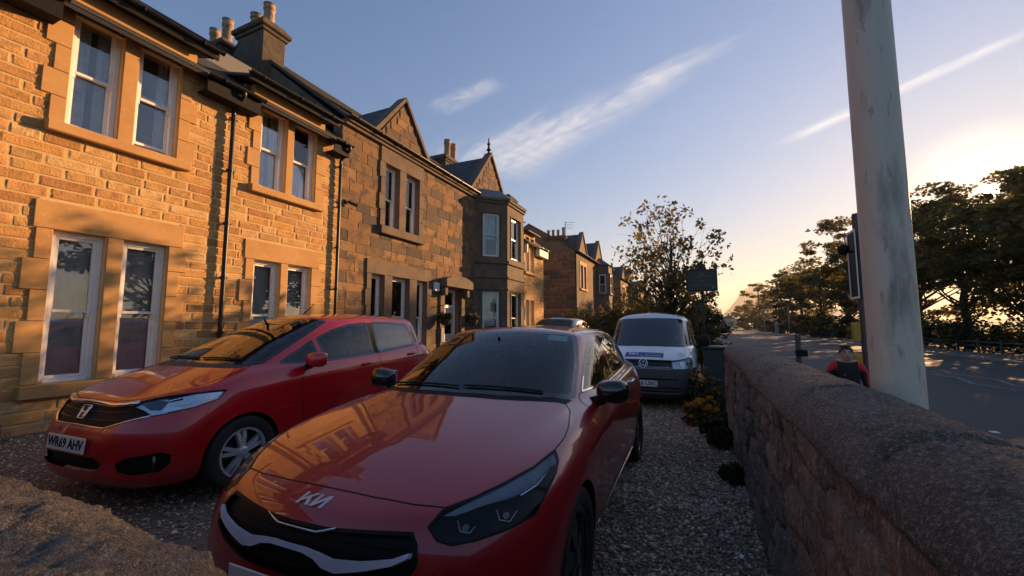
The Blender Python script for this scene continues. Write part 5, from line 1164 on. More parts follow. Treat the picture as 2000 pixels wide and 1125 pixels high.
HON_K = [
 {0:(0,.72,.19),2:(.56,.64,.19),3:(.70,.48,.19),5:(.75,0,.19),9:(.75,-1.6,.19),11:(.75,-2.53,.2),13:(.68,-3.05,.24),15:(0,-3.12,.24)},
 {0:(0,.795,.26),1:(.34,.785,.26),2:(.62,.69,.26),3:(.78,.47,.27),5:(.83,0,.28),9:(.825,-1.6,.27),11:(.83,-2.53,.29),13:(.74,-3.1,.33),15:(0,-3.18,.33)},
 {0:(0,.82,.42),1:(.36,.805,.42),2:(.65,.70,.43),3:(.80,.48,.45),5:(.845,0,.49),7:(.83,-.7,.46),9:(.828,-1.6,.46),11:(.85,-2.53,.5),13:(.76,-3.14,.5),15:(0,-3.22,.5)},
 {0:(0,.80,.58),1:(.36,.785,.58),2:(.645,.675,.60),3:(.795,.45,.63),5:(.852,0,.69),7:(.84,-.7,.66),9:(.84,-1.6,.66),11:(.858,-2.53,.69),13:(.76,-3.13,.7),15:(0,-3.21,.7)},
 {0:(0,.705,.73),1:(.35,.688,.735),2:(.61,.59,.76),3:(.765,.37,.80),5:(.835,0,.83),7:(.842,-.7,.86),9:(.845,-1.6,.88),11:(.85,-2.53,.91),13:(.745,-3.07,.93),15:(0,-3.15,.93)},
 {0:(0,.68,.805),1:(.34,.66,.81),2:(.58,.53,.84),3:(.71,.30,.875),5:(.785,-.03,.925),7:(.805,-.7,.955),9:(.81,-1.6,.975),11:(.80,-2.53,1.01),13:(.70,-2.98,1.03),15:(0,-3.06,1.03)},
 {0:(0,.50,.872),1:(.32,.48,.872),2:(.53,.37,.885),3:(.64,.18,.915),5:(.72,-.08,.962),7:(.785,-.72,.98),9:(.79,-1.6,1.0),11:(.775,-2.53,1.035),13:(.68,-2.95,1.05),15:(0,-3.03,1.05)},
 {0:(0,.28,.945),1:(.29,.265,.945),2:(.47,.19,.948),3:(.575,.08,.958),5:(.665,-.10,.985),7:(.765,-.74,.995),9:(.77,-1.6,1.012),11:(.75,-2.53,1.048),13:(.655,-2.92,1.065),15:(0,-3.0,1.065)},
 {0:(0,.06,1.008),1:(.29,.05,1.006),2:(.49,0,1.0),3:(.59,-.07,.997),5:(.66,-.20,1.0),7:(.755,-.78,1.01),9:(.76,-1.6,1.025),11:(.735,-2.53,1.06),13:(.64,-2.9,1.08),15:(0,-2.98,1.08)},
 {0:(0,-.02,1.035),1:(.29,-.03,1.031),2:(.49,-.08,1.023),3:(.59,-.15,1.017),5:(.655,-.28,1.016),7:(.745,-.85,1.022),9:(.75,-1.6,1.037),11:(.725,-2.52,1.072),13:(.63,-2.88,1.092),15:(0,-2.96,1.092)},
 {0:(0,-.51,1.26),1:(.28,-.53,1.255),2:(.47,-.59,1.243),3:(.555,-.66,1.233),5:(.61,-.79,1.223),7:(.672,-1.1,1.222),9:(.685,-1.65,1.235),11:(.665,-2.45,1.25),13:(.585,-2.90,1.25),15:(0,-3.0,1.25)},
 {0:(0,-1.0,1.448),1:(.27,-1.02,1.442),2:(.44,-1.07,1.428),3:(.51,-1.12,1.415),5:(.555,-1.2,1.405),7:(.59,-1.35,1.405),9:(.605,-1.7,1.42),11:(.59,-2.40,1.405),13:(.52,-2.90,1.375),15:(0,-3.02,1.385)},
 {0:(0,-1.15,1.487),1:(.26,-1.17,1.481),2:(.415,-1.21,1.468),3:(.475,-1.25,1.459),5:(.51,-1.32,1.455),7:(.535,-1.45,1.458),9:(.55,-1.75,1.468),11:(.535,-2.36,1.455),13:(.47,-2.85,1.43),15:(0,-3.0,1.435)}]
HON_RINGS = [fill_ring(k) for k in HON_K]
HON_CROWN = [(0, y, z) for y, z in ((-1.19,1.492),(-1.25,1.499),(-1.32,1.506),(-1.38,1.511),(-1.44,1.515),(-1.52,1.519),(-1.62,1.523),(-1.76,1.526),(-1.92,1.526),(-2.12,1.520),(-2.35,1.508),(-2.55,1.493),(-2.72,1.477),(-2.88,1.457))]
HON_CREASE = {4: (4, 12, .45), 1: (0, 15, .3), 9: (0, 15, .3), 8: (6, 13, .4), 5: (0, 4, .3), 11: (3, 12, .25)}
HON_POSE = (-4.424, 2.349, .045, .045, -.02)
def build_honda():
    car = empty('red_small_car', (HON_POSE[0], HON_POSE[1], HON_POSE[3]), math.pi+HON_POSE[2], 'bright red tall small car with chrome-edged grille parked beside the sandstone house', 'car'); car.rotation_euler.x = HON_POSE[4]
    bm = body_half(HON_RINGS, HON_CROWN, HON_CREASE, 3); T = full_tree(bm); red = M['honda_red']; up = lambda c: c.z > .74
    hood = cut(bm, topP([(-.01,.655),(.26,.64),(.40,.60),(.455,.575),(.53,.50),(.60,.40),(.655,.22),(.665,.05),(.655,-.10),(.63,-.17),(.59,-.08),(.49,-.01),(.29,.045),(-.01,.055)]), TOP, lim=up)
    panel('bonnet', joined(hood), red, car); lines('bonnet_shut_line', hood, .006, M['black'], car, False)
    cowl = cut(bm, topP([(-.01,.055),(.29,.045),(.49,-.01),(.59,-.08),(.63,-.17),(.66,-.29),(.60,-.19),(.49,-.10),(.29,-.05),(-.01,-.04)]), TOP, lim=up); panel('cowl_panel', joined(cowl), M['cowlgrey'], car)
    ws = cut(bm, [(-.01,-.04,1.04),(.29,-.05,1.04),(.49,-.10,1.03),(.60,-.19,1.02),(.64,-.30,1.02),(.60,-.60,1.16),(.56,-.90,1.30),(.52,-1.13,1.405),(.44,-1.085,1.428),(.27,-1.035,1.442),(-.01,-1.015,1.448)], (0,-.62,-.78), lim=lambda c: c.z > .95 and c.y > -1.3)
    w = panel('windscreen', joined(ws), M['carglass'], car); lines('windscreen_seal', ws, .04, M['blackgloss'], w, False)
    wins = [([(-.44,1.012),(-.66,1.11),(-.84,1.195),(-.86,1.0),(-.7,.990)], 'carglass'), ([(-.93,1.222),(-1.15,1.302),(-1.4,1.357),(-1.70,1.38),(-1.69,1.008),(-.93,.992)], 'carglass'), ([(-1.82,1.382),(-2.2,1.373),(-2.55,1.338),(-2.60,1.06),(-1.80,1.015)], 'tint'), ([(-2.68,1.315),(-2.84,1.25),(-2.82,1.12),(-2.67,1.085)], 'tint')]
    wp = [(cut(bm, sideP(p), SIDE, lim=lambda c: c.z > .95), g) for p, g in wins]
    fd = cut(bm, sideP([(-.60,.32),(-.56,.8),(-.62,.955),(-.88,.985),(-1.75,1.003),(-1.75,.32)]), SIDE); rd = cut(bm, sideP([(-1.75,.32),(-1.75,1.003),(-2.62,1.05),(-2.5,.85),(-2.22,.6),(-2.12,.32)]), SIDE)
    for nm, p in (('front_door', fd), ('rear_door', rd)):
        ds = pair(nm, p, red, car); lines('shut_line', p, .006, M['black'], car, parents=ds)
    for p, g in wp:
        ps = pair('side_window', p, M[g], car); lines('window_trim', p, .034, M['blackgloss'], car, parents=ps)
    bp = cut(bm, sideP([(-1.705,1.385),(-1.80,1.385),(-1.785,1.01),(-1.70,1.005)]), SIDE, lim=lambda c: c.z > .95); pair('door_pillar', bp, M['black'], car)
    dh = (-.52, -.78, -.35)
    hl = cut(bm, [(.45,.63,.785),(.475,.60,.809),(.557,.51,.834),(.72,.315,.850),(.795,.145,.850),(.806,.221,.788),(.768,.376,.750),(.682,.528,.725),(.620,.595,.716),(.56,.609,.752)], dh, lim=lambda c: c.y > 0)
    hs = pair('headlight', hl, M['lens'], car, .001); lines('lamp_seal', hl, .008, M['black'], car, parents=hs)
    for h_, s in zip(hs, (1, -1)):
        V, N_, F = hl if s == 1 else mirrored(hl); mo('lamp_housing', [v-n*.018 for v, n in zip(V, N_)], F, M['satin'], h_, True, world=False)
    for q, mt in (([(.60,.44,.80),(.70,.32,.835),(.785,.17,.838),(.79,.23,.80),(.70,.42,.77),(.64,.50,.765)], 'chrome'), ([(.50,.585,.79),(.56,.50,.815),(.60,.45,.79),(.62,.52,.75),(.57,.58,.76)], 'darkalloy'), ([(.635,.53,.745),(.655,.50,.775),(.70,.44,.765),(.72,.43,.745),(.67,.51,.735)], 'chrome'), ([(.60,.46,.826),(.66,.39,.838),(.67,.39,.80),(.62,.47,.79)], 'black')):
        plate_poly(T, densify(q, .03), dh, M[mt], 'lamp_reflector', car, lift=-.013, th=.004, mirror=True)
    gr = cut(bm, frontP([(-.01,.79),(.26,.775),(.40,.785),(.455,.785),(.56,.752),(.612,.722),(.473,.684),(.34,.640),(.2,.643),(-.01,.648)]), FRONT, lim=lambda c: c.y > .4)
    V, N_, F = joined(gr); mo('grille', [v-n*.015 for v, n in zip(V, N_)], F, M['black'], car, True, world=False)
    on_line(T, [(-.47,3,.812),(-.40,3,.795),(-.28,3,.787),(-.15,3,.797),(0,3,.801),(.15,3,.797),(.28,3,.787),(.40,3,.795),(.47,3,.812)], FRONT, .030, M['chrome'], 'grille_top_bar', car, lift=.004, th=.010)
    on_line(T, [(-.61,3,.718),(-.47,3,.678),(-.33,3,.634),(-.2,3,.638),(0,3,.643),(.2,3,.638),(.33,3,.634),(.47,3,.678),(.61,3,.718)], FRONT, .014, M['chrome'], 'grille_lower_trim', car, lift=.002, th=.006)
    for z in (.69, .745): on_line(T, [(-.46,3,z),(0,3,z-.01),(.46,3,z)], FRONT, .006, M['blackgloss'], 'grille_bar', car, lift=-.010, th=.004)
    # badge: a frame and an H
    c = .728
    fr = [(-.052,.045),(.052,.045),(.040,-.045),(-.040,-.045)]; on_line(T, [(x, 3, c+z) for x, z in fr+fr[:1]], FRONT, .011, M['chrome'], 'badge_frame', car, lift=.006, th=.005, step=.02)
    for q in ([(-.040,.034),(-.024,.034),(-.014,-.036),(-.032,-.036)], [(.040,.034),(.024,.034),(.014,-.036),(.032,-.036)], [(-.024,.006),(.024,.006),(.021,-.008),(-.021,-.008)]): plate_poly(T, densify([(x, 3, c+z) for x, z in q], .02), FRONT, M['chrome'], 'badge_letter', car, lift=.006, th=.005)
    low = cut(bm, frontP([(-.01,.445),(.34,.435),(.40,.40),(.38,.355),(.3,.335),(-.01,.335)]), FRONT, lim=lambda c: c.y > .5); V, N_, F = joined(low); mo('lower_grille', [v-n*.03 for v, n in zip(V, N_)], F, M['black'], car, True, world=False)
    fg = cut(bm, [(.50,.74,.405),(.58,.70,.445),(.72,.56,.462),(.758,.51,.43),(.752,.51,.36),(.715,.56,.31),(.60,.68,.305),(.515,.73,.335)], (-.5,-.86,0), lim=lambda c: c.y > .4); fgs = pair('fog_lamp_recess', fg, M['black'], car, -.02); lines('recess_edge', fg, .012, M['honda_red'], car, parents=fgs)
    for s in (1, -1): 
        P, N_ = drape(T, [(.70,.60,.375)], (-.5,-.86,0), .0); m = MB(); p = P[0]; m.tube([(s*p.x, p.y, p.z-.055), (s*p.x, p.y, p.z+.055)], .010, 8); m.obj('fog_lamp_trim', M['darkalloy'], car, True, world=False)
    for yc in (0, -2.53):
        a = cut(bm, arch_poly(yc, .30, .340), SIDE, lim=lambda c: c.z < .8); well(a, car); lines('arch_lip', a, .014, red, car, th=.002, filt=lambda c: c.z > .2)
    tl = cut(bm, sideP([(-2.90,1.25),(-3.1,1.3),(-3.2,.8),(-3.0,.85),(-2.93,1.0)]), SIDE, facing=-.3, lim=lambda c: c.x > .35 and c.y < -2.7); pair('tail_light', tl, M['redlens'], car)
    rg = cut(bm, [(-.01,-3.05,1.36),(.46,-2.97,1.35),(.56,-3.0,1.12),(-.01,-3.1,1.12)], (0,1,-.1), lim=lambda c: c.y < -2.7); panel('rear_window', joined(rg), M['tint'], car)
    panel('body_shell', joined(rest(bm)), red, car); bm.free()
    for y, z in ((-1.52, .90), (-2.42, .945)):
        for s in (1, -1):
            x = T.ray_cast(Vector((2, y, z)), Vector((-1, 0, 0)))[0].x; m = MB(); m.tube([(s*(x-.01), y+.11, z-.004), (s*(x+.026), y+.08, z), (s*(x+.03), y-.05, z+.004), (s*(x-.01), y-.085, z+.006)], [.010, .014, .014, .010], 8); m.obj('door_handle', red, car, True, world=False)
    mirror_unit(car, .925, -.66, 1.03, red, (.23, .20, .150))
    for s in (1, -1):
        for yc in (0, -2.53): wheel(car, s*.838, yc, .30, .185, .205, M['alloy'], 5, 'split', hub='alloy')
    interior(car, .2, -2.9, .27, .66, .55, -.42, .97, .36, 1.47)
    m = MB(); m.bbox(-.64, .64, -2.9, .40, .17, .24, .02).bbox(-.5, .5, -.2, .60, .24, .70, .03); m.obj('underbody', M['black'], car, world=False)
    for a, b in (((.55,-.16,1.05), (-.05,-.09,1.05)), ((-.10,-.10,1.05), (-.52,-.17,1.05))):
        P, N_ = drape(T, densify([a, b], .08, False), (0, -.62, -.78), .012); m = MB(); m.tube(P, .008, 6); m.obj('wiper', M['black'], car, True, world=False)
    m = MB(); m.tube([(0, -1.3, 1.50), (0, -1.45, 1.62)], [.008, .004], 6); m.obj('aerial', M['black'], car, True, world=False)
    number_plate(car, 'WR69 AHV', (-.005, .810, .515), tilt=.10)
    return car
M['cowlgrey'] = mat('grey_cowl_plastic', (.035,.033,.032), .65)
build_honda()
VAN_K = [
 {0:(0,.80,.22),2:(.62,.74,.22),3:(.80,.56,.22),5:(.86,0,.22),9:(.86,-1.5,.22),11:(.86,-3,.24),13:(.82,-3.95,.3),15:(0,-4.0,.3)},
 {0:(0,.875,.30),1:(.45,.865,.3),2:(.72,.80,.3),3:(.88,.60,.31),5:(.93,0,.32),9:(.93,-1.5,.32),11:(.93,-3,.33),13:(.88,-3.97,.4),15:(0,-4.03,.4)},
 {0:(0,.905,.50),1:(.46,.89,.5),2:(.74,.815,.5),3:(.90,.60,.51),5:(.95,0,.55),9:(.95,-1.5,.55),11:(.95,-3,.55),13:(.9,-3.98,.6),15:(0,-4.04,.6)},
 {0:(0,.885,.70),1:(.46,.87,.70),2:(.735,.79,.70),3:(.885,.57,.72),5:(.945,0,.76),9:(.95,-1.5,.78),11:(.95,-3,.78),13:(.9,-3.98,.8),15:(0,-4.04,.8)},
 {0:(0,.84,.87),1:(.45,.82,.87),2:(.72,.73,.88),3:(.865,.49,.90),5:(.93,0,.95),7:(.945,-.6,1.0),9:(.945,-1.5,1.02),11:(.945,-3,1.02),13:(.9,-3.97,1.03),15:(0,-4.03,1.03)},
 {0:(0,.76,.955),1:(.44,.74,.955),2:(.69,.64,.965),3:(.825,.40,.99),5:(.89,-.03,1.05),7:(.91,-.6,1.10),9:(.915,-1.5,1.12),11:(.915,-3,1.12),13:(.88,-3.93,1.13),15:(0,-3.99,1.13)},
 {0:(0,.52,1.055),1:(.42,.50,1.055),2:(.65,.40,1.06),3:(.77,.22,1.075),5:(.85,-.14,1.11),7:(.89,-.62,1.13),9:(.90,-1.5,1.15),11:(.90,-3,1.15),13:(.87,-3.9,1.16),15:(0,-3.96,1.16)},
 {0:(0,.24,1.14),1:(.40,.22,1.138),2:(.62,.13,1.135),3:(.73,0,1.132),5:(.80,-.24,1.14),7:(.875,-.68,1.16),9:(.885,-1.5,1.18),11:(.885,-3,1.18),13:(.86,-3.88,1.19),15:(0,-3.94,1.19)},
 {0:(0,.18,1.17),1:(.395,.16,1.168),2:(.612,.07,1.163),3:(.72,-.05,1.16),5:(.79,-.28,1.165),7:(.865,-.70,1.18),9:(.875,-1.5,1.20),11:(.875,-3,1.20),13:(.85,-3.87,1.21),15:(0,-3.93,1.21)},
 {0:(0,-.13,1.42),1:(.38,-.15,1.415),2:(.59,-.23,1.41),3:(.69,-.33,1.40),5:(.755,-.50,1.395),7:(.825,-.82,1.40),9:(.84,-1.5,1.42),11:(.84,-3,1.42),13:(.815,-3.85,1.42),15:(0,-3.91,1.42)},
 {0:(0,-.52,1.74),1:(.36,-.54,1.735),2:(.57,-.60,1.72),3:(.66,-.67,1.70),5:(.72,-.80,1.69),7:(.77,-1.0,1.69),9:(.795,-1.6,1.70),11:(.795,-3,1.70),13:(.77,-3.78,1.69),15:(0,-3.84,1.69)},
 {0:(0,-.72,1.84),1:(.34,-.74,1.836),2:(.54,-.79,1.825),3:(.625,-.85,1.81),5:(.675,-.97,1.805),7:(.715,-1.2,1.815),9:(.735,-1.7,1.825),11:(.735,-3,1.825),13:(.71,-3.7,1.805),15:(0,-3.76,1.80)}]
VAN_RINGS = [fill_ring(k) for k in VAN_K]
VAN_CROWN = [(0, y, z) for y, z in ((-.78,1.862),(-.84,1.876),(-.92,1.89),(-1.0,1.90),(-1.1,1.91),(-1.24,1.92),(-1.45,1.93),(-1.75,1.94),(-2.2,1.94),(-2.6,1.935),(-3.0,1.925),(-3.3,1.905),(-3.5,1.885),(-3.65,1.86))]
VAN_POSE = (-.955, 9.08, .0, -.155)
def build_van():
    car = empty('white_van', (VAN_POSE[0], VAN_POSE[1], VAN_POSE[3]), math.pi+VAN_POSE[2], 'dusty white panel van with a blue sign on its bonnet', 'van')
    bm = body_half(VAN_RINGS, VAN_CROWN, {1: (0, 15, .4), 4: (5, 13, .5), 5: (0, 4, .4), 8: (0, 15, .4), 10: (3, 13, .3)}, 3); T = full_tree(bm); wh = M['van_white']
    bump_ = cut(bm, frontP([(-.01,.765),(.60,.765),(1.2,.80),(1.2,.10),(-.01,.10)]), FRONT, facing=-.9, lim=lambda c: c.y > .36 and c.z < .80); panel('front_bumper', joined(bump_), M['bumper'], car); lines('bumper_edge', bump_, .008, M['black'], car, False)
    gr = cut(bm, frontP([(-.01,.935),(.50,.925),(.52,.775),(-.01,.772)]), FRONT, lim=lambda c: c.y > .5); V, N_, F = joined(gr); mo('grille', [v-n*.012 for v, n in zip(V, N_)], F, M['blackgloss'], car, True, world=False)
    for z, mt, w_ in ((.795,'chrome',.010), (.85,'black',.012), (.90,'black',.012)): on_line(T, [(-.50,3,z),(.50,3,z)], FRONT, w_, M[mt], 'grille_bar', car, lift=.002, th=.006)
    hl = cut(bm, [(.525,.82,.775),(.52,.80,.925),(.68,.70,.945),(.80,.48,.97),(.865,.42,.97),(.88,.48,.88),(.865,.56,.80),(.74,.76,.775)], (-.4,-.9,-.15), lim=lambda c: c.y > .2)
    hs = pair('headlight', hl, M['lens'], car, .001); lines('lamp_seal', hl, .008, M['black'], car, parents=hs)
    for h_, s in zip(hs, (1, -1)):
        V, N_, F = hl if s == 1 else mirrored(hl); mo('lamp_housing', [v-n*.02 for v, n in zip(V, N_)], F, M['satin'], h_, True, world=False)
    for c, r_ in (((.70,.74,.86), .055), ((.80,.60,.87), .04)): plate_poly(T, [Vector(c)+Vector((r_*math.cos(a), -.4*r_*math.cos(a), r_*math.sin(a))) for a in np.linspace(0, 6.28, 17)[:-1]], (-.4,-.9,-.15), M['chrome'], 'lamp_reflector', car, lift=-.012, mirror=True)
    hood = cut(bm, topP([(-.01,.80),(.44,.78),(.68,.69),(.78,.50),(.82,.25),(.80,-.05),(.755,-.13),(.70,.00),(.60,.09),(.40,.17),(-.01,.19)]), TOP, lim=lambda c: c.z > .85); panel('bonnet', joined(hood), wh, car); lines('bonnet_shut_line', hood, .008, M['black'], car, False)
    ws = cut(bm, [(-.01,.17,1.17),(.395,.15,1.17),(.61,.06,1.165),(.72,-.06,1.165),(.765,-.18,1.18),(.73,-.40,1.40),(.685,-.62,1.60),(.655,-.70,1.70),(.56,-.615,1.72),(.36,-.55,1.735),(-.01,-.53,1.74)], (0,-.75,-.6), lim=lambda c: c.z > 1.1 and c.y > -1); w = panel('windscreen', joined(ws), M['tint'], car); lines('windscreen_seal', ws, .05, M['blackgloss'], w, False)
    sw = cut(bm, sideP([(-.42,1.20),(-.72,1.50),(-.92,1.655),(-1.42,1.665),(-1.42,1.21)]), SIDE, lim=lambda c: c.z > 1.1); ps = pair('side_window', sw, M['tint'], car); lines('window_trim', sw, .03, M['black'], car, parents=ps)
    fd = cut(bm, sideP([(-.40,.36),(-.36,1.0),(-.42,1.18),(-1.52,1.19),(-1.52,.36)]), SIDE); ds = pair('front_door', fd, wh, car); lines('shut_line', fd, .007, M['black'], car, parents=ds)
    for yc in (0, -3.0):
        a = cut(bm, arch_poly(yc, .33, .385), SIDE, lim=lambda c: c.z < .8); well(a, car); lines('arch_lip', a, .016, M['bumper'], car, th=.002, filt=lambda c: c.z > .25)
    panel('body_shell', joined(rest(bm)), wh, car); bm.free()
    low = [(.30, .345), (.36, .405), (.42, .47)]
    for z in (.36, .43, .585): on_line(T, [(-.62,3,z),(0,3,z),(.62,3,z)], FRONT, .03, M['black'], 'bumper_slot', car, lift=.001, th=.002)
    on_line(T, [(.90,3,.335),(.62,3,.335),(0,3,.33),(-.62,3,.335),(-.90,3,.335)], FRONT, .016, M['lead'], 'bumper_lip', car, lift=.001, th=.004)
    c = Vector((0, 3, .858)); r_ = .078
    ring_ = [(c.x+r_*math.cos(a), 3, c.z+r_*math.sin(a)) for a in np.linspace(0, 2*math.pi, 25)]; on_line(T, ring_, FRONT, .013, M['chrome'], 'badge_ring', car, lift=.012, th=.006, step=.05)
    for P in ([(-.028,.068),(0,.010),(.028,.068)], [(-.060,.040),(-.030,-.058),(0,-.004),(.030,-.058),(.060,.040)]): on_line(T, [(x, 3, .858+z) for x, z in P], FRONT, .013, M['chrome'], 'badge_letter', car, lift=.012, th=.006, step=.03)
    # the sign on the bonnet
    def bon(x, t): return T.ray_cast(Vector((x, .70-.19*t, 3)), Vector((0, 0, -1)))[0]+Vector((0, .002, .004))
    nx_, ny_ = 12, 4; V = [bon(.355-.71*i/nx_, 1-j/ny_) for j in range(ny_+1) for i in range(nx_+1)]; sg = mo('bonnet_sign', V, [(j*13+i, j*13+i+1, (j+1)*13+i+1, (j+1)*13+i) for j in range(4) for i in range(12)], M['signblue'], car, True, world=False)
    me = text_mesh('MH', .12, .001, bold=.004); o = bon(.20, .55); n = Vector((0, .38, .92)).normalized(); R = Matrix((Vector((-1,0,0)), n.cross(Vector((-1,0,0))), n)).transposed().to_4x4(); me.transform(Matrix.Translation(o+n*.004) @ R); me.materials.append(M['white']); link('lettering', me, sg, False)
    for (x0, x1, t0, t1) in ((.07,.02,.15,.32), (0,-.31,.18,.34), (-.02,-.30,.62,.70)):
        m = MB(); m.add([bon(x, t)+n*.004 for x, t in ((x0,t0),(x1,t0),(x1,t1),(x0,t1))], [(0,1,2,3)]); m.obj('sign_line', M['paleblue'], sg, world=False)
    mirror_unit(car, 1.09, -.42, 1.26, M['black'], (.22, .18, .24))
    for s in (1, -1):
        for yc in (0, -3.0): wheel(car, s*.935, yc, .33, .22, .21, M['alloy'], 5, 'wide')
    interior(car, .1, -1.6, .45, .80, .75, -.35, 1.12, .42, 1.80, rear=False)
    m = MB(); m.bbox(-.8, .8, -3.9, .70, .20, .30, .02).bbox(-.8, .8, -1.75, -1.65, .3, 1.75, .02).bbox(-.6, .6, -.2, .62, .3, .85, .03); m.obj('underbody', M['black'], car, world=False)
    number_plate(car, '16 UXC', (0, .925, .505), w=.52, off=-.085, size=.105)
    m = MB(); m.add([(-.50,-.10,1.26),(-.60,-.115,1.26),(-.60,-.165,1.35),(-.50,-.15,1.35)], [(0,1,2,3)]); m.obj('windscreen_notice', M['white'], car, world=False)
    return car
M['bumper'] = mat('grey_bumper_plastic', (.045,.045,.047), .6); M['signblue'] = mat('blue_sign_vinyl', (.025,.06,.22), .5); M['paleblue'] = mat('pale_sign_print', (.35,.42,.6), .5)
build_van()
# ---------------------------------------------------------------- other cars
def build_other(name, label, loc, rz, mt, k=(1, 1, 1), level=2, detail=True, group=None, tint='tint', cat='car'):
    car = empty(name, loc, rz, label, cat, group); S = lambda p: (p[0]*k[0], p[1]*k[1], p[2]*k[2])
    bm = body_half([[S(p) for p in r] for r in HON_RINGS], [S(p) for p in HON_CROWN], HON_CREASE, level); T = full_tree(bm)
    sp = lambda pts: [S((2, y, z)) for y, z in pts]
    ws = cut(bm, [S(p) for p in [(-.01,-.04,1.04),(.29,-.05,1.04),(.49,-.10,1.03),(.60,-.19,1.02),(.64,-.30,1.02),(.60,-.60,1.16),(.56,-.90,1.30),(.52,-1.13,1.405),(.44,-1.085,1.428),(.27,-1.035,1.442),(-.01,-1.015,1.448)]], (0,-.62,-.78), lim=lambda c: c.z > .95*k[2] and c.y > -1.3*k[1]); panel('windscreen', joined(ws), M[tint], car); lines('windscreen_seal', ws, .04, M['blackgloss'], car, False)
    for p in ([(-.60,1.05),(-1.15,1.302),(-1.4,1.357),(-1.72,1.38),(-1.72,1.008),(-.62,.992)], [(-1.80,1.382),(-2.2,1.373),(-2.55,1.338),(-2.60,1.06),(-1.80,1.015)]):
        q = cut(bm, sp(p), SIDE, lim=lambda c: c.z > .95*k[2]); pair('side_window', q, M[tint], car)
        if detail: lines('window_trim', q, .03, M['satin'], car)
    rg = cut(bm, [S(p) for p in [(-.01,-3.05,1.36),(.46,-2.97,1.35),(.56,-3.0,1.12),(-.01,-3.1,1.12)]], (0,1,-.1), lim=lambda c: c.y < -2.7*k[1]); panel('rear_window', joined(rg), M['tint'], car)
    hl = cut(bm, [S(p) for p in [(.45,.63,.785),(.557,.51,.834),(.795,.145,.850),(.768,.376,.750),(.620,.595,.716)]], (-.52,-.78,-.35), lim=lambda c: c.y > 0); pair('headlight', hl, M['satin'], car)
    gr = cut(bm, [S(p) for p in frontP([(-.01,.79),(.45,.785),(.50,.70),(.34,.640),(-.01,.648)])], FRONT, lim=lambda c: c.y > .3); panel('grille', joined(gr), M['black'], car)
    tl = cut(bm, sp([(-2.90,1.25),(-3.1,1.3),(-3.2,.8),(-3.0,.85),(-2.93,1.0)]), SIDE, facing=-.3, lim=lambda c: c.x > .3 and c.y < -2.6*k[1]); pair('tail_light', tl, M['redlens'], car)
    for yc in (0, -2.53):
        a = cut(bm, [S(p) for p in arch_poly(yc, .30, .345)], SIDE, lim=lambda c: c.z < .8*k[2]); well(a, car)
        for s in (1, -1): wheel(car, s*.838*k[0], yc*k[1], .30*k[2], .2, .205*k[2], M['alloy'], 5, 'split')
    panel('body_shell', joined(rest(bm)), mt, car); bm.free()
    m = MB(); m.bbox(-.7*k[0], .7*k[0], -2.9*k[1], .55*k[1], .18, .9*k[2], .05); m.obj('underbody', M['black'], car, world=False)
    if detail: number_plate(car, '', (0, .82*k[1], .515))
    return car, T, S
suv, ST, SS = build_other('black_suv', 'tall black car with ringed letters across the top of its windscreen', (-4.35, 12.2, -.14), math.pi+.02, M['suv_black'], (1.14, 1.12, 1.235), 3, tint='suvglass')
for i, ch in enumerate('ACC'):
    P = Vector(SS((.03-.155*i, -.93, 1.40))); h = ST.ray_cast(P+Vector((0, 1.24, 1.56)), Vector((0, -.62, -.78))); c = h[0]; n = h[1] if h[1].y > 0 else -h[1]; R = Matrix((Vector((-1,0,0)), n.cross(Vector((-1,0,0))), n)).transposed().to_4x4()
    me = text_mesh(ch, .10, .001, bold=.002); me.transform(Matrix.Translation(c+n*.006) @ R); me.materials.append(M['lead']); link('lettering', me, suv, False)
    m = MB(); u, v = R.to_3x3() @ Vector((1,0,0)), R.to_3x3() @ Vector((0,1,0)); m.tube([c+n*.006+(u*math.cos(a)+v*math.sin(a))*.072 for a in np.linspace(0, 6.283, 25)[:-1]], .006, 6, close=True); m.obj('letter_ring', M['lead'], suv, True, world=False)
for i, (x, y, ry, mt, lb) in enumerate(((6.4, 118, math.pi, 'van_white', 'small pale car approaching far down the road, ahead of the others'), (5.4, 150, math.pi, 'van_white', 'pale car parked by the kerb far down the road'), (8.0, 165, math.pi, 'van_white', 'pale distant car behind the approaching one'))):
    build_other('road_car', lb, (x, y, ROAD_Z+.002), ry, M[mt], (1.02, 1.0, 1.0), 1, False, 'distant cars on the road')
# ---------------------------------------------------------------- street furniture
def tagged(m, name, mt, label, cat, group=None, smooth=False, fix=True):
    return tag(m.obj(name, mt, None, smooth, fix=fix), label, cat, group)
# big lamp column just behind the wall
LP = empty('lamp_post', (.889, 2.635, PAVE_Z), 0, 'thick grey painted lamp column rising behind the roadside wall', 'lamp post')
x, y = .889, 2.635
m = MB(); m.lathe([(.106,-.05),(.106,0),(.105,.05),(.1035,.9),(.102,1.55),(.101,2.2),(.098,3.6),(.09,5.4),(.076,7.0),(.066,8.2),(.064,8.6)], 40, (x, y, PAVE_Z)); autosmooth(m.obj('column', M['lamppost'], LP), 50)
m = MB(); m.lathe([(.14,0),(.14,.03),(.12,.05),(.107,.06)], 28, (x, y, PAVE_Z)); m.obj('base_flange', M['lamppost'], LP)
m = MB(); m.bbox(x-.05, x+.05, y+.09, y+.108, PAVE_Z+.35, PAVE_Z+.95, .006); m.obj('access_door', M['lamppost'], LP)
m = MB(); m.tube([(x, y, PAVE_Z+8.5), (x, y, PAVE_Z+8.9), (x+.5, y, PAVE_Z+9.2), (x+1.3, y, PAVE_Z+9.3)], [.05, .045, .04, .04], 12); a_ = m.obj('bracket_arm', M['lamppost'], LP, True)
m = MB(); m.bbox(x+1.2, x+1.85, y-.15, y+.15, PAVE_Z+9.24, PAVE_Z+9.36, .04); m.obj('lantern', M['lead'], a_)
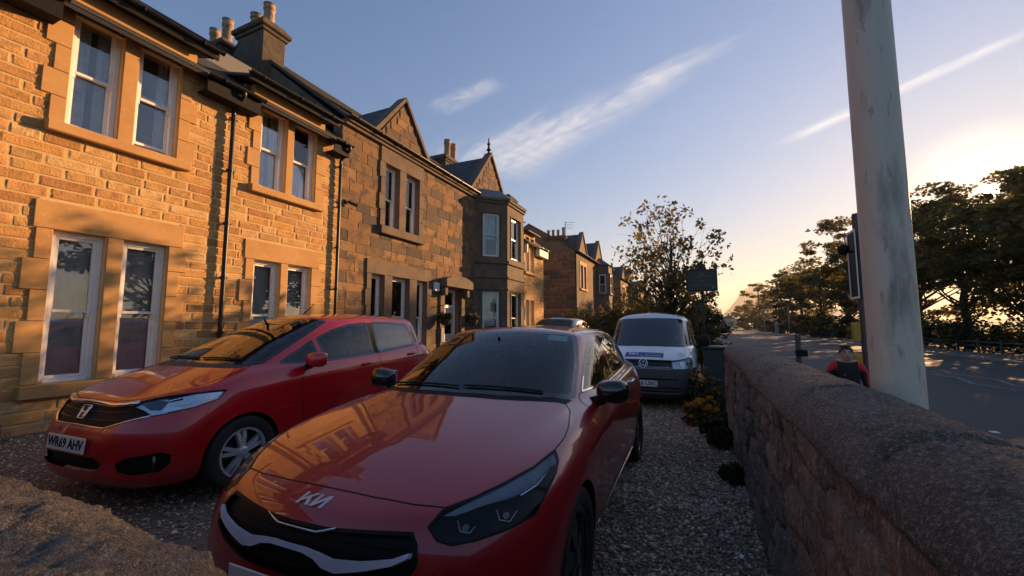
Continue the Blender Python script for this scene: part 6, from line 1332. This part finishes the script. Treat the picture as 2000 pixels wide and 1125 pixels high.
# signal pole with push-button boxes and the back of its signal head
SP = empty('signal_pole', (2.42, 8.2, PAVE_Z), 0, 'slim dark signal pole with yellow push-button boxes beside the lamp column', 'signal pole'); x, y = 2.42, 8.2
m = MB(); m.tube([(x, y, PAVE_Z-.05), (x, y, 3.2)], .057, 16).lathe([(.057,0),(.05,.03),(.001,.04)], 16, (x, y, 3.2)); autosmooth(m.obj('pole', M['signalgrey'], SP), 50)
m = MB(); m.bbox(x+.058, x+.20, y-.14, y+.14, 1.95, 2.86, .02); hd = m.obj('signal_head', M['black'], SP)
m = MB(); m.bbox(x-.085, x-.065, y-.19, y+.19, 1.86, 2.94, .006); m.obj('backing_board', M['black'], SP)
m = MB()
for a_ in ((y-.20, y-.165, 1.85, 2.95), (y+.165, y+.20, 1.85, 2.95), (y-.165, y+.165, 1.85, 1.885), (y-.165, y+.165, 2.915, 2.95)): m.box(x-.092, x-.084, *a_)
m.obj('board_border', M['white'], SP)
for k in range(3):
    m = MB(); m.lathe([(.11,0),(.115,.16),(.105,.16),(.10,0)], 18, (x+.20, y, 2.10+k*.29), axis='x', arc=math.pi); m.obj('lamp_hood', M['black'], hd)
m = MB(); m.tube([(x-.06, y, 2.60), (x-.20, y-.02, 2.64)], .014, 8).lathe([(.001,-.10),(.06,-.07),(.085,0),(.07,.05),(.03,.07)], 14, (x-.20, y-.02, 2.66)); m.obj('detector', M['black'], SP, True)
for z, h, w_ in ((.80, .37, .10), (1.33, .29, .095)):
    m = MB(); m.bbox(x-.062-w_, x-.058, y-.05, y+.05, z-h/2, z+h/2, .012); bx_ = m.obj('push_button_box', M['yellow'], SP)
    m = MB(); m.bbox(x-.064-w_, x-.060-w_, y-.04, y+.04, z-h*.4, z+h*.4, .001).bbox(x-.058-w_, x-.07, y-.054, y-.049, z-h*.40, z+h*.40, .001); m.obj('button_panel', M['yellow2'], bx_)
M_ = None
# short post with a box in front of the road
BP = empty('short_post', (1.97, 10.55, PAVE_Z), 0, 'short dark post with a black box clamped to it on the pavement', 'post'); x, y = 1.97, 10.55
m = MB(); m.tube([(x, y, PAVE_Z-.05), (x, y, 1.20)], .052, 14).lathe([(.056,0),(.056,.03),(.001,.045)], 14, (x, y, 1.20)); autosmooth(m.obj('post', M['signalgrey'], BP), 50)
m = MB(); m.bbox(x-.07, x+.13, y-.17, y-.055, .78, .92, .015).tube([(x, y, .80), (x, y, .90)], .062, 14); m.obj('clamped_box', M['black'], BP)
# inn sign by the wall end
SG = empty('hanging_sign', (.155, 10.5, -.15), 0, 'dark framed sign board with crested top on a black pole behind the van', 'sign'); x, y = .155, 10.5
m = MB(); m.tube([(x, y, -.3), (x, y, 2.92)], .032, 12); m.obj('pole', M['iron'], SG, True)
m = MB(); m.bbox(x-.31, x+.31, y-.075, y-.035, 2.24, 2.70, .008); bd = m.obj('board', M['signdark'], SG)
m = MB()
for a, b, c, d in ((x-.32, x+.32, 2.70, 2.725), (x-.32, x+.32, 2.215, 2.24), (x-.325, x-.30, 2.24, 2.70), (x+.30, x+.325, 2.24, 2.70)): m.box(a, b, y-.085, y-.03, c, d)
m.obj('board_frame', M['iron'], bd)
m = MB(); m.prism([(x-.11,2.725),(x+.11,2.725),(x+.085,2.80),(x+.04,2.84),(x+.03,2.90),(x,2.94),(x-.03,2.90),(x-.04,2.84),(x-.085,2.80)], y-.07, y-.03, 'y'); m.obj('crest', M['iron'], SG)
for z, w_, h in ((2.56, .21, .012), (2.36, .21, .012), (2.46, .05, .022), (2.61, .06, .03)):
    m = MB(); m.box(x-w_, x+w_, y-.080, y-.0765, z-h/2, z+h/2); m.obj('board_print', M['signprint'], bd)
m = MB(); m.box(x+.20, x+.27, y-.080, y-.0765, 2.27, 2.34); m.obj('board_print', M['signprint'], bd)
# bin and handrail beyond the wall
WB = empty('wheeled_bin', (.30, 9.9, -.15), 0, 'dark wheeled bin standing at the foot of the sign pole', 'bin'); x, y = .34, 9.7
m = MB(); m.prism([(x-.19, -.10), (x+.19, -.10), (x+.24, .93), (x-.24, .93)], y-.27, y+.27, 'y'); m.obj('bin_body', M['bindark'], WB)
m = MB(); m.bbox(x-.27, x+.27, y-.32, y+.30, .935, 1.0, .02).tube([(x-.2, y-.33, .97), (x+.2, y-.33, .97)], .016, 8); m.obj('lid', M['bindark'], WB)
for s in (-1, 1): m = MB(); m.lathe([(.001,-.025),(.1,-.025),(.1,.025),(.001,.025)], 16, (x+s*.2, y+.25, -.04), axis='x'); m.obj('bin_wheel', M['black'], WB)
HR = empty('handrail', (.55, 8, -.15), 0, 'black iron railing with a pale handrail beyond the wall end', 'railing')
pts = [(.52, 6.75, .62), (.52, 7.3, .80), (.52, 8.4, .92), (.52, 9.4, .95)]
m = MB(); m.tube(pts, .020, 8); m.obj('top_rail', M['steel'], HR, True)
for k in range(12):
    t = 6.78+k*.235; z = np.interp(t, [p[1] for p in pts], [p[2] for p in pts]); m = MB(); m.tube([(.52, t, -.4), (.52, t, z)], .010, 6); m.obj('baluster', M['iron'], HR)
m = MB(); m.tube([(.52, 6.75, -.02), (.52, 9.4, .10)], .014, 6); m.obj('bottom_rail', M['iron'], HR)
# far side railing, pillars and poles
FR = empty('pavement_railing', (18.3, 70, PAVE_Z), 0, 'long dark post-and-rail fence along the far pavement under the trees', 'railing')
for z in (.75, .45, .12):
    m = MB(); m.box(18.28, 18.33, 8, 190, PAVE_Z+z-.03, PAVE_Z+z+.03); m.obj('rail', M['railgrey'], FR)
me0 = None
for k in range(74):
    yy = 8+k*2.5
    if me0 is None: m = MB(); m.bbox(18.24, 18.36, -.06, .06, PAVE_Z-.1, PAVE_Z+.95, .01); o = m.obj('fence_post', M['railgrey'], FR); me0 = o.data
    else: o = bpy.data.objects.new('fence_post', me0); COL.objects.link(o); o.parent = FR
    o.location = Vector((0, yy, 0))-wloc(FR)
for (x, y, lb) in ((17.0, 112.0, 'pale stone gate pillar with a cap on the far pavement'),):
    GP = empty('gate_pillar', (x, y, PAVE_Z), 0, lb, 'pillar'); m = MB(); m.bbox(x-.32, x+.32, y-.32, y+.32, PAVE_Z-.1, 1.55, .03); m.obj('shaft', M['palestone'], GP); m = MB(); m.bbox(x-.45, x+.45, y-.45, y+.45, 1.55, 1.78, .05).lathe([(.3,0),(.32,.25),(.12,.5),(.001,.62)], 12, (x, y, 1.78)); m.obj('cap', M['palestone'], GP)
for (x, y, h, lb) in ((17.0, 98.0, 6.2, 'thin pale pole on the far pavement beside the gate pillar'), (16.6, 128, 7.0, 'farther thin pale pole among the distant trees')):
    PO = empty('thin_pole', (x, y, PAVE_Z), 0, lb, 'pole'); m = MB(); m.tube([(x, y, PAVE_Z-.1), (x, y, PAVE_Z+h)], [.09, .06], 10); m.obj('shaft', M['palestone'], PO, True); m = MB(); m.tube([(x, y, PAVE_Z+h), (x-.5, y, PAVE_Z+h+.25), (x-1.1, y, PAVE_Z+h+.25)], .04, 8).bbox(x-1.6, x-1.05, y-.12, y+.12, PAVE_Z+h+.18, PAVE_Z+h+.3, .03); m.obj('lantern_arm', M['palestone'], PO)
# far hill and the low town in front of it
hr = np.random.default_rng(5); n1, n2 = 60, 14; V = []
for j in range(n2):
    for i in range(n1):
        a = i/(n1-1); d = j/(n2-1); X = -400+2300*a; Y = 2400+600*d; prof = 178*math.exp(-((X-300)/120)**2)+90*math.exp(-((X-560)/240)**2)+30
        V.append((X, Y, -2+prof*math.sin(math.pi*min(d*.9+.06, 1))+hr.normal(0, 2)*(d > .05)))
hl_ = mo('hill', V, [(j*n1+i, j*n1+i+1, (j+1)*n1+i+1, (j+1)*n1+i) for j in range(n2-1) for i in range(n1-1)], M['hill'], smooth=True); hl_['kind'] = 'structure'
for i in range(14):
    x = -14+i*7+hr.uniform(-2, 2); y = 330+hr.uniform(-20, 90); w_, d_, h = hr.uniform(5, 9), hr.uniform(6, 9), hr.uniform(4, 7)
    if 2 < x < 17: y = 560+hr.uniform(0, 60)
    T_ = empty('distant_house', (x, y, -.7), 0, 'small hazy house in the row closing the far end of the road', 'house', 'hazy houses at the road end')
    m = MB(); m.box(x-w_/2, x+w_/2, y, y+d_, -1, h); m.obj('wall', M['palestone'], T_); m = MB(); m.prism([(x-w_/2-.3, h+.01), (x+w_/2+.3, h+.01), (x, h+3)], y-.2, y+d_, 'y'); rf = m.obj('roof', M['slate'], T_); m = MB(); m.bbox(x-.5, x+.5, y+1, y+1.8, h+2, h+4.2, .05); m.obj('chimney', M['soot'], rf)
# bird over the road
BD = empty('bird', (6.66, 30.9, 7.35), 0, 'small dark bird flying over the road', 'bird'); m = MB(); x, y, z = 6.66, 30.9, 7.35
m.tube([(x-.16, y, z), (x-.05, y, z+.015), (x+.06, y, z+.02), (x+.13, y, z+.03), (x+.17, y, z+.025)], [.012, .04, .045, .03, .006], 8).add([(x+.05, y, z+.03), (x-.04, y, z+.03), (x-.08, y-.26, z+.12), (x+.0, y-.26, z+.12)], [(0,1,2,3)]).add([(x+.05, y, z+.03), (x-.04, y, z+.03), (x-.08, y+.26, z+.12), (x, y+.26, z+.12)], [(0,1,2,3)]); m.obj('body', M['black'], BD, fix=False)
# ---------------------------------------------------------------- on and about the houses
PB = empty('slatted_planter', (-7.2, 1.3, .08), 0, 'grey slatted timber planter at the foot of the sandstone wall', 'planter')
for k in range(3):
    m = MB(); z = .10+k*.088; m.bbox(-7.44, -7.02, .75, 1.93, z, z+.08, .008); m.obj('slat', M['planter'], PB)
m = MB(); m.box(-7.42, -7.04, .77, 1.91, .05, .10); m.obj('base', M['planter'], PB)
CC = empty('security_camera', (FX+.06, 7.05, 4.35), 0, 'small dark security camera fixed high on the ashlar wall', 'camera'); m = MB(); m.box(FX-.01, FX+.05, 7.02, 7.10, 4.30, 4.40).tube([(FX+.05, 7.06, 4.35), (FX+.13, 7.1, 4.33)], .018, 8); m.obj('bracket', M['black'], CC); m = MB(); m.tube([(FX+.12, 7.05, 4.34), (FX+.16, 7.26, 4.30)], .042, 12); m.obj('housing', M['black'], CC)
m = MB(); m.bbox(FX-.005, FX+.10, 10.66, 10.92, 2.50, 2.78, .02); tagged(m, 'alarm_box', M['white'], 'cream alarm box on the wall beside the villa door', 'alarm box')
def basket(y, z, lb, seed):
    r_ = np.random.default_rng(seed); T_ = empty('hanging_basket', (FX+.25, y, z), 0, lb, 'basket'); m = MB(); m.tube([(FX, y, z+.42), (FX+.26, y, z+.46), (FX+.28, y, z+.40)], .012, 6); m.obj('bracket', M['iron'], T_)
    m = MB(); m.lathe([(.001,-.20),(.09,-.18),(.16,-.10),(.18,0)], 14, (FX+.27, y, z)); m.obj('basket', M['bark'], T_, True)
    C = np.array([(FX+.27+.12*math.cos(a), y+.16*math.sin(a), z+.05+.08*r_.random()) for a in r_.uniform(0, 6.28, 12)]); V, F = leaves(r_, C, np.full((12, 3), .11), 30, .05, .8); bigmesh('foliage', V, F, M['leaf_dark'], T_); V, F = leaves(r_, C+np.array([.05, 0, .05]), np.full((12, 3), .09), 7, .035, .8, 1.1); bigmesh('flowers', V, F, M['ivory'], T_)
basket(10.98, 1.62, 'flower basket hanging between the alarm box and the villa door', 3); basket(12.75, 1.62, 'flower basket hanging between the villa door and the bay', 4)
m = MB(); m.bbox(FX+.075, FX+.10, 11.02, 11.2, .9, 1.35, .005); tagged(m, 'door_notice', M['palestone'], 'pale upright plaque on the jamb of the villa door', 'plaque')
# ---------------------------------------------------------------- litter on the gravel
def scrap(name, lb, cat, x, y, s, mt, seed, h=.012, n=5):
    r_ = np.random.default_rng(seed); z = float(gz(x, y))+.02; m = MB(); A_ = np.sort(r_.uniform(0, 6.28, n+2)); P = [(x+s*(.6+.5*r_.random())*math.cos(a), y+s*(.6+.5*r_.random())*math.sin(a), z+r_.uniform(0, h*1.6)) for a in A_]; Q = [(a, b, c-.004) for a, b, c in P]; k = len(P)
    m.add(P+Q+[(x, y, z+h), (x, y, z+h-.004)], [(i, (i+1) % k, 2*k) for i in range(k)]+[((i+1) % k+k, i+k, 2*k+1) for i in range(k)]+[(i, i+k, (i+1) % k+k, (i+1) % k) for i in range(k)]); tagged(m, name, mt, lb, cat)
scrap('paper_scrap', 'crumpled white paper scrap on the gravel near the wall', 'litter', .05, 2.30, .028, M['white'], 1, .03)
scrap('paper_scrap', 'small white paper scrap closest to the foot of the wall', 'litter', .20, 2.98, .025, M['plate'], 2)
scrap('dead_leaf', 'curled dry brown leaf lying on the gravel', 'leaf', .13, 2.55, .030, M['dryleaf'], 3)
scrap('dead_leaf', 'pale dry leaf beside the car on the gravel', 'leaf', -.20, 3.55, .026, M['dryleaf'], 4)
scrap('dead_leaf', 'broad dry leaf half way along the gravel strip', 'leaf', .08, 3.30, .035, M['dryleaf'], 5)
for i, (a, b, lb) in enumerate((((-.10,4.05,.03), (.02,3.80,.035), 'bent dry twig lying across the gravel strip'), ((.0,4.05,.03), (.16,4.0,.03), 'short dry twig next to the bent one'))):
    r_ = np.random.default_rng(i); m = MB(); limb(m, a, b, .008, .004, r_, 4, .08, 6); z = float(gz(*a[:2])); tagged(m, 'twig', M['dryleaf'], lb, 'twig')

# dry leaf litter swept against the foot of the wall
r_ = np.random.default_rng(77); n = 420; lx = .34-np.abs(r_.normal(0, .16, n)); ly = r_.uniform(1.6, 6.4, n); C = np.stack([lx, ly, gz(lx, ly)+.018], 1)
V, F = leaves(r_, C, np.full((n, 3), .004), 1, .024, .35, 1.3); tag(bigmesh('leaf_litter', V, F, M['litter']), 'scattered dry leaf litter on the gravel along the wall', 'leaf litter', kind='stuff')
# ---------------------------------------------------------------- the person walking along the pavement
HD = .045                                       # chin carried low
def person(loc, rz, label):
    root = empty('person', loc, rz, label, 'person')
    P, E_, R = [], [], []
    def v(p, r, par=None):
        P.append(p); R.append(r if isinstance(r, tuple) else (r, r)); k = len(P)-1
        if par is not None: E_.append((par, k))
        return k
    pel = v((0, .02, .90), (.150, .105)); sp = v((0, .01, 1.06), (.135, .098), pel); ch = v((0, 0, 1.24), (.155, .110), sp); uc = v((0, .005, 1.345), (.125, .09), ch)
    nk = v((0, -.010, 1.432), (.056, .058), uc); hb = v((0, -.032, 1.50-HD), (.060, .076), nk); hm = v((0, -.032, 1.575-HD), (.072, .092), hb); ht = v((0, -.022, 1.64-HD), (.058, .070), hm)
    for s in (-1, 1):
        sh = v((s*.11, .005, 1.375), (.062, .064), uc); s2 = v((s*.158, .005, 1.345), (.056, .058), sh); el = v((s*.215, .045 if s < 0 else .03, 1.07), (.045, .045), s2); fa = v((s*.232, -.02 if s < 0 else -.06, .95), (.040, .040), el); wr = v((s*.240, -.07 if s < 0 else -.14, .84), (.028, .033), fa); pa = v((s*.242, -.085 if s < 0 else -.17, .775), (.024, .040), wr)
        q = P[pa]
        for k, (dy, L) in enumerate(((-.030, .062), (-.010, .074), (.010, .070), (.028, .055))):
            a = v((q[0]-s*.006, q[1]+dy, q[2]-.035), .0095, pa); b = v((q[0]-s*.018, q[1]+dy-.006, q[2]-.035-L*.55), .009, a); v((q[0]-s*.034, q[1]+dy-.010, q[2]-.035-L), .0075, b)
        a = v((q[0]-s*.02, q[1]-.045, q[2]+.02), .0105, wr); b = v((q[0]-s*.034, q[1]-.058, q[2]-.012), .0095, a); v((q[0]-s*.04, q[1]-.060, q[2]-.04), .008, b)
        f = -1 if s > 0 else 1
        hp = v((s*.092, .02, .83), (.095, .10), pel); kn = v((s*.095, .02+f*.14, .48), (.062, .066), hp); cf = v((s*.095, .10+f*.17, .30), (.055, .060), kn); an = v((s*.095, .10+f*.24, .085 if f < 0 else .12), (.038, .042), cf); hl2 = v((s*.098, .06+f*.26, .05 if f < 0 else .07), (.042, .040), an); v((s*.105, -.10+f*.26, .035), (.040, .030), hl2)
    me = bpy.data.meshes.new('body'); me.from_pydata(P, E_, []); o = bpy.data.objects.new('body', me); COL.objects.link(o)
    o.modifiers.new('skin', 'SKIN'); 
    for i, sv in enumerate(me.skin_vertices[0].data): sv.radius = R[i]; sv.use_root = (i == 0)
    sb = o.modifiers.new('sub', 'SUBSURF'); sb.levels = 2; sb.render_levels = 2; bpy.context.view_layer.update()
    ev = bpy.data.meshes.new_from_object(o.evaluated_get(bpy.context.evaluated_depsgraph_get())); bpy.data.objects.remove(o)
    for m_ in ('skin', 'tshirt', 'tred', 'trousers', 'black'): ev.materials.append(M[m_])
    for p in ev.polygons:
        c = p.center; p.use_smooth = True; ax_ = abs(c.x)
        if c.z > 1.408 + .3*max(0, ax_-.05) and ax_ < .11: k = 0
        elif ax_ > .17 and c.z < .86: k = 0
        elif c.z < .10: k = 4
        elif c.z < .86 and ax_ < .18: k = 3
        elif ax_ > .105 and (c.z > 1.30 or (ax_ > .175 and ax_ > .212 - .12*(c.z-1.1))): k = 2
        else: k = 1
        p.material_index = k
    ev.name = 'body'; link('body', ev, root, False)
    # face and hair
    nb = len(root.children)
    m = MB(); m.tube([(0, -.098, 1.575), (0, -.120, 1.548), (0, -.105, 1.540)], [.008, .014, .010], 8); m.obj('nose', M['skin'], root, True, world=False)
    for s in (-1, 1):
        m = MB(); m.lathe([(.001,-.004),(.006,-.003),(.008,0),(.006,.003),(.001,.004)], 10, (s*.031, -.096, 1.580), axis='y'); m.obj('eye', M['eye'], root, True, world=False)
        m = MB(); m.tube([(s*.017, -.104, 1.598), (s*.046, -.094, 1.600)], .005, 6); m.obj('eyebrow', M['hair'], root, True, world=False)
        bm = bmesh.new(); bmesh.ops.create_uvsphere(bm, u_segments=10, v_segments=8, radius=1)
        for w in bm.verts: w.co = Vector((s*.078+w.co.x*.010, -.008+w.co.y*.018, 1.570+w.co.z*.030))
        e = bpy.data.meshes.new('ear'); bm.to_mesh(e); bm.free(); e.materials.append(M['skin']); link('ear', e, root, False)
    m = MB(); m.tube([(-.024, -.101, 1.515), (0, -.106, 1.513), (.024, -.101, 1.515)], [.004, .007, .004], 6); m.obj('mouth', M['lip'], root, True, world=False)
    r_ = np.random.default_rng(2); bm = bmesh.new(); bmesh.ops.create_uvsphere(bm, u_segments=24, v_segments=16, radius=1)
    for w in bm.verts:
        c = w.co.copy(); k = 1+r_.uniform(-.05, .06); w.co = Vector((c.x*.077*k, -.004+c.y*.090*k, 1.600+c.z*.066*k))
    bmesh.ops.delete(bm, geom=[f for f in bm.faces if f.calc_center_median().z < 1.578-.55*f.calc_center_median().y], context='FACES'); e = bpy.data.meshes.new('hair'); bm.to_mesh(e); bm.free(); e.materials.append(M['hair']); e.polygons.foreach_set('use_smooth', [True]*len(e.polygons)); link('hair', e, root, False)
    V, F = leaves(r_, np.array([(.055*math.sin(a)*b, -.02-.06*math.cos(a)*b, 1.66) for a in np.linspace(0, 6.28, 14) for b in (.4, .9)]), np.full((28, 3), .016), 10, .008, .9, 3); me = bpy.data.meshes.new('fringe'); me.from_pydata(V.tolist(), [], F.tolist()); me.materials.append(M['hair']); link('fringe', me, root, False)
    for c in root.children[nb:]: c.location += Vector((0, -.010, -HD))
    m = MB(); m.box(-.055, -.035, -.118, -.114, 1.24, 1.26); m.obj('shirt_badge', M['tred'], root, world=False)
M['skin'] = mat('skin', (.50,.29,.21), .55); M['tshirt'] = mat('black_jersey', (.010,.010,.012), .8); M['tred'] = mat('red_jersey', (.62,.02,.03), .7); M['trousers'] = mat('dark_trousers', (.02,.02,.025), .85); M['hair'] = mat('brown_hair', (.045,.028,.018), .7); M['eye'] = mat('dark_eye', (.03,.025,.02), .2); M['lip'] = mat('lips', (.34,.14,.11), .5)
person((1.83, 6.95, PAVE_Z), rad(-6), 'person in a black and red sports top walking along the pavement')
# ---------------------------------------------------------------- the evening air
hz = mat('evening_haze', (1, 1, 1)); nt = hz.node_tree; nt.nodes.clear(); vo = nt.nodes.new('ShaderNodeVolumePrincipled'); vo.inputs['Color'].default_value = (.95, .93, .90, 1); vo.inputs['Density'].default_value = HAZE = .00022; vo.inputs['Anisotropy'].default_value = .35
oo = nt.nodes.new('ShaderNodeOutputMaterial'); nt.links.new(vo.outputs[0], oo.inputs['Volume'])
m = MB(); m.box(-905, 2105, -255, 3305, -5, 235); tag(m.obj('haze', hz), 'pale evening haze filling the air over the street', 'haze', kind='stuff')
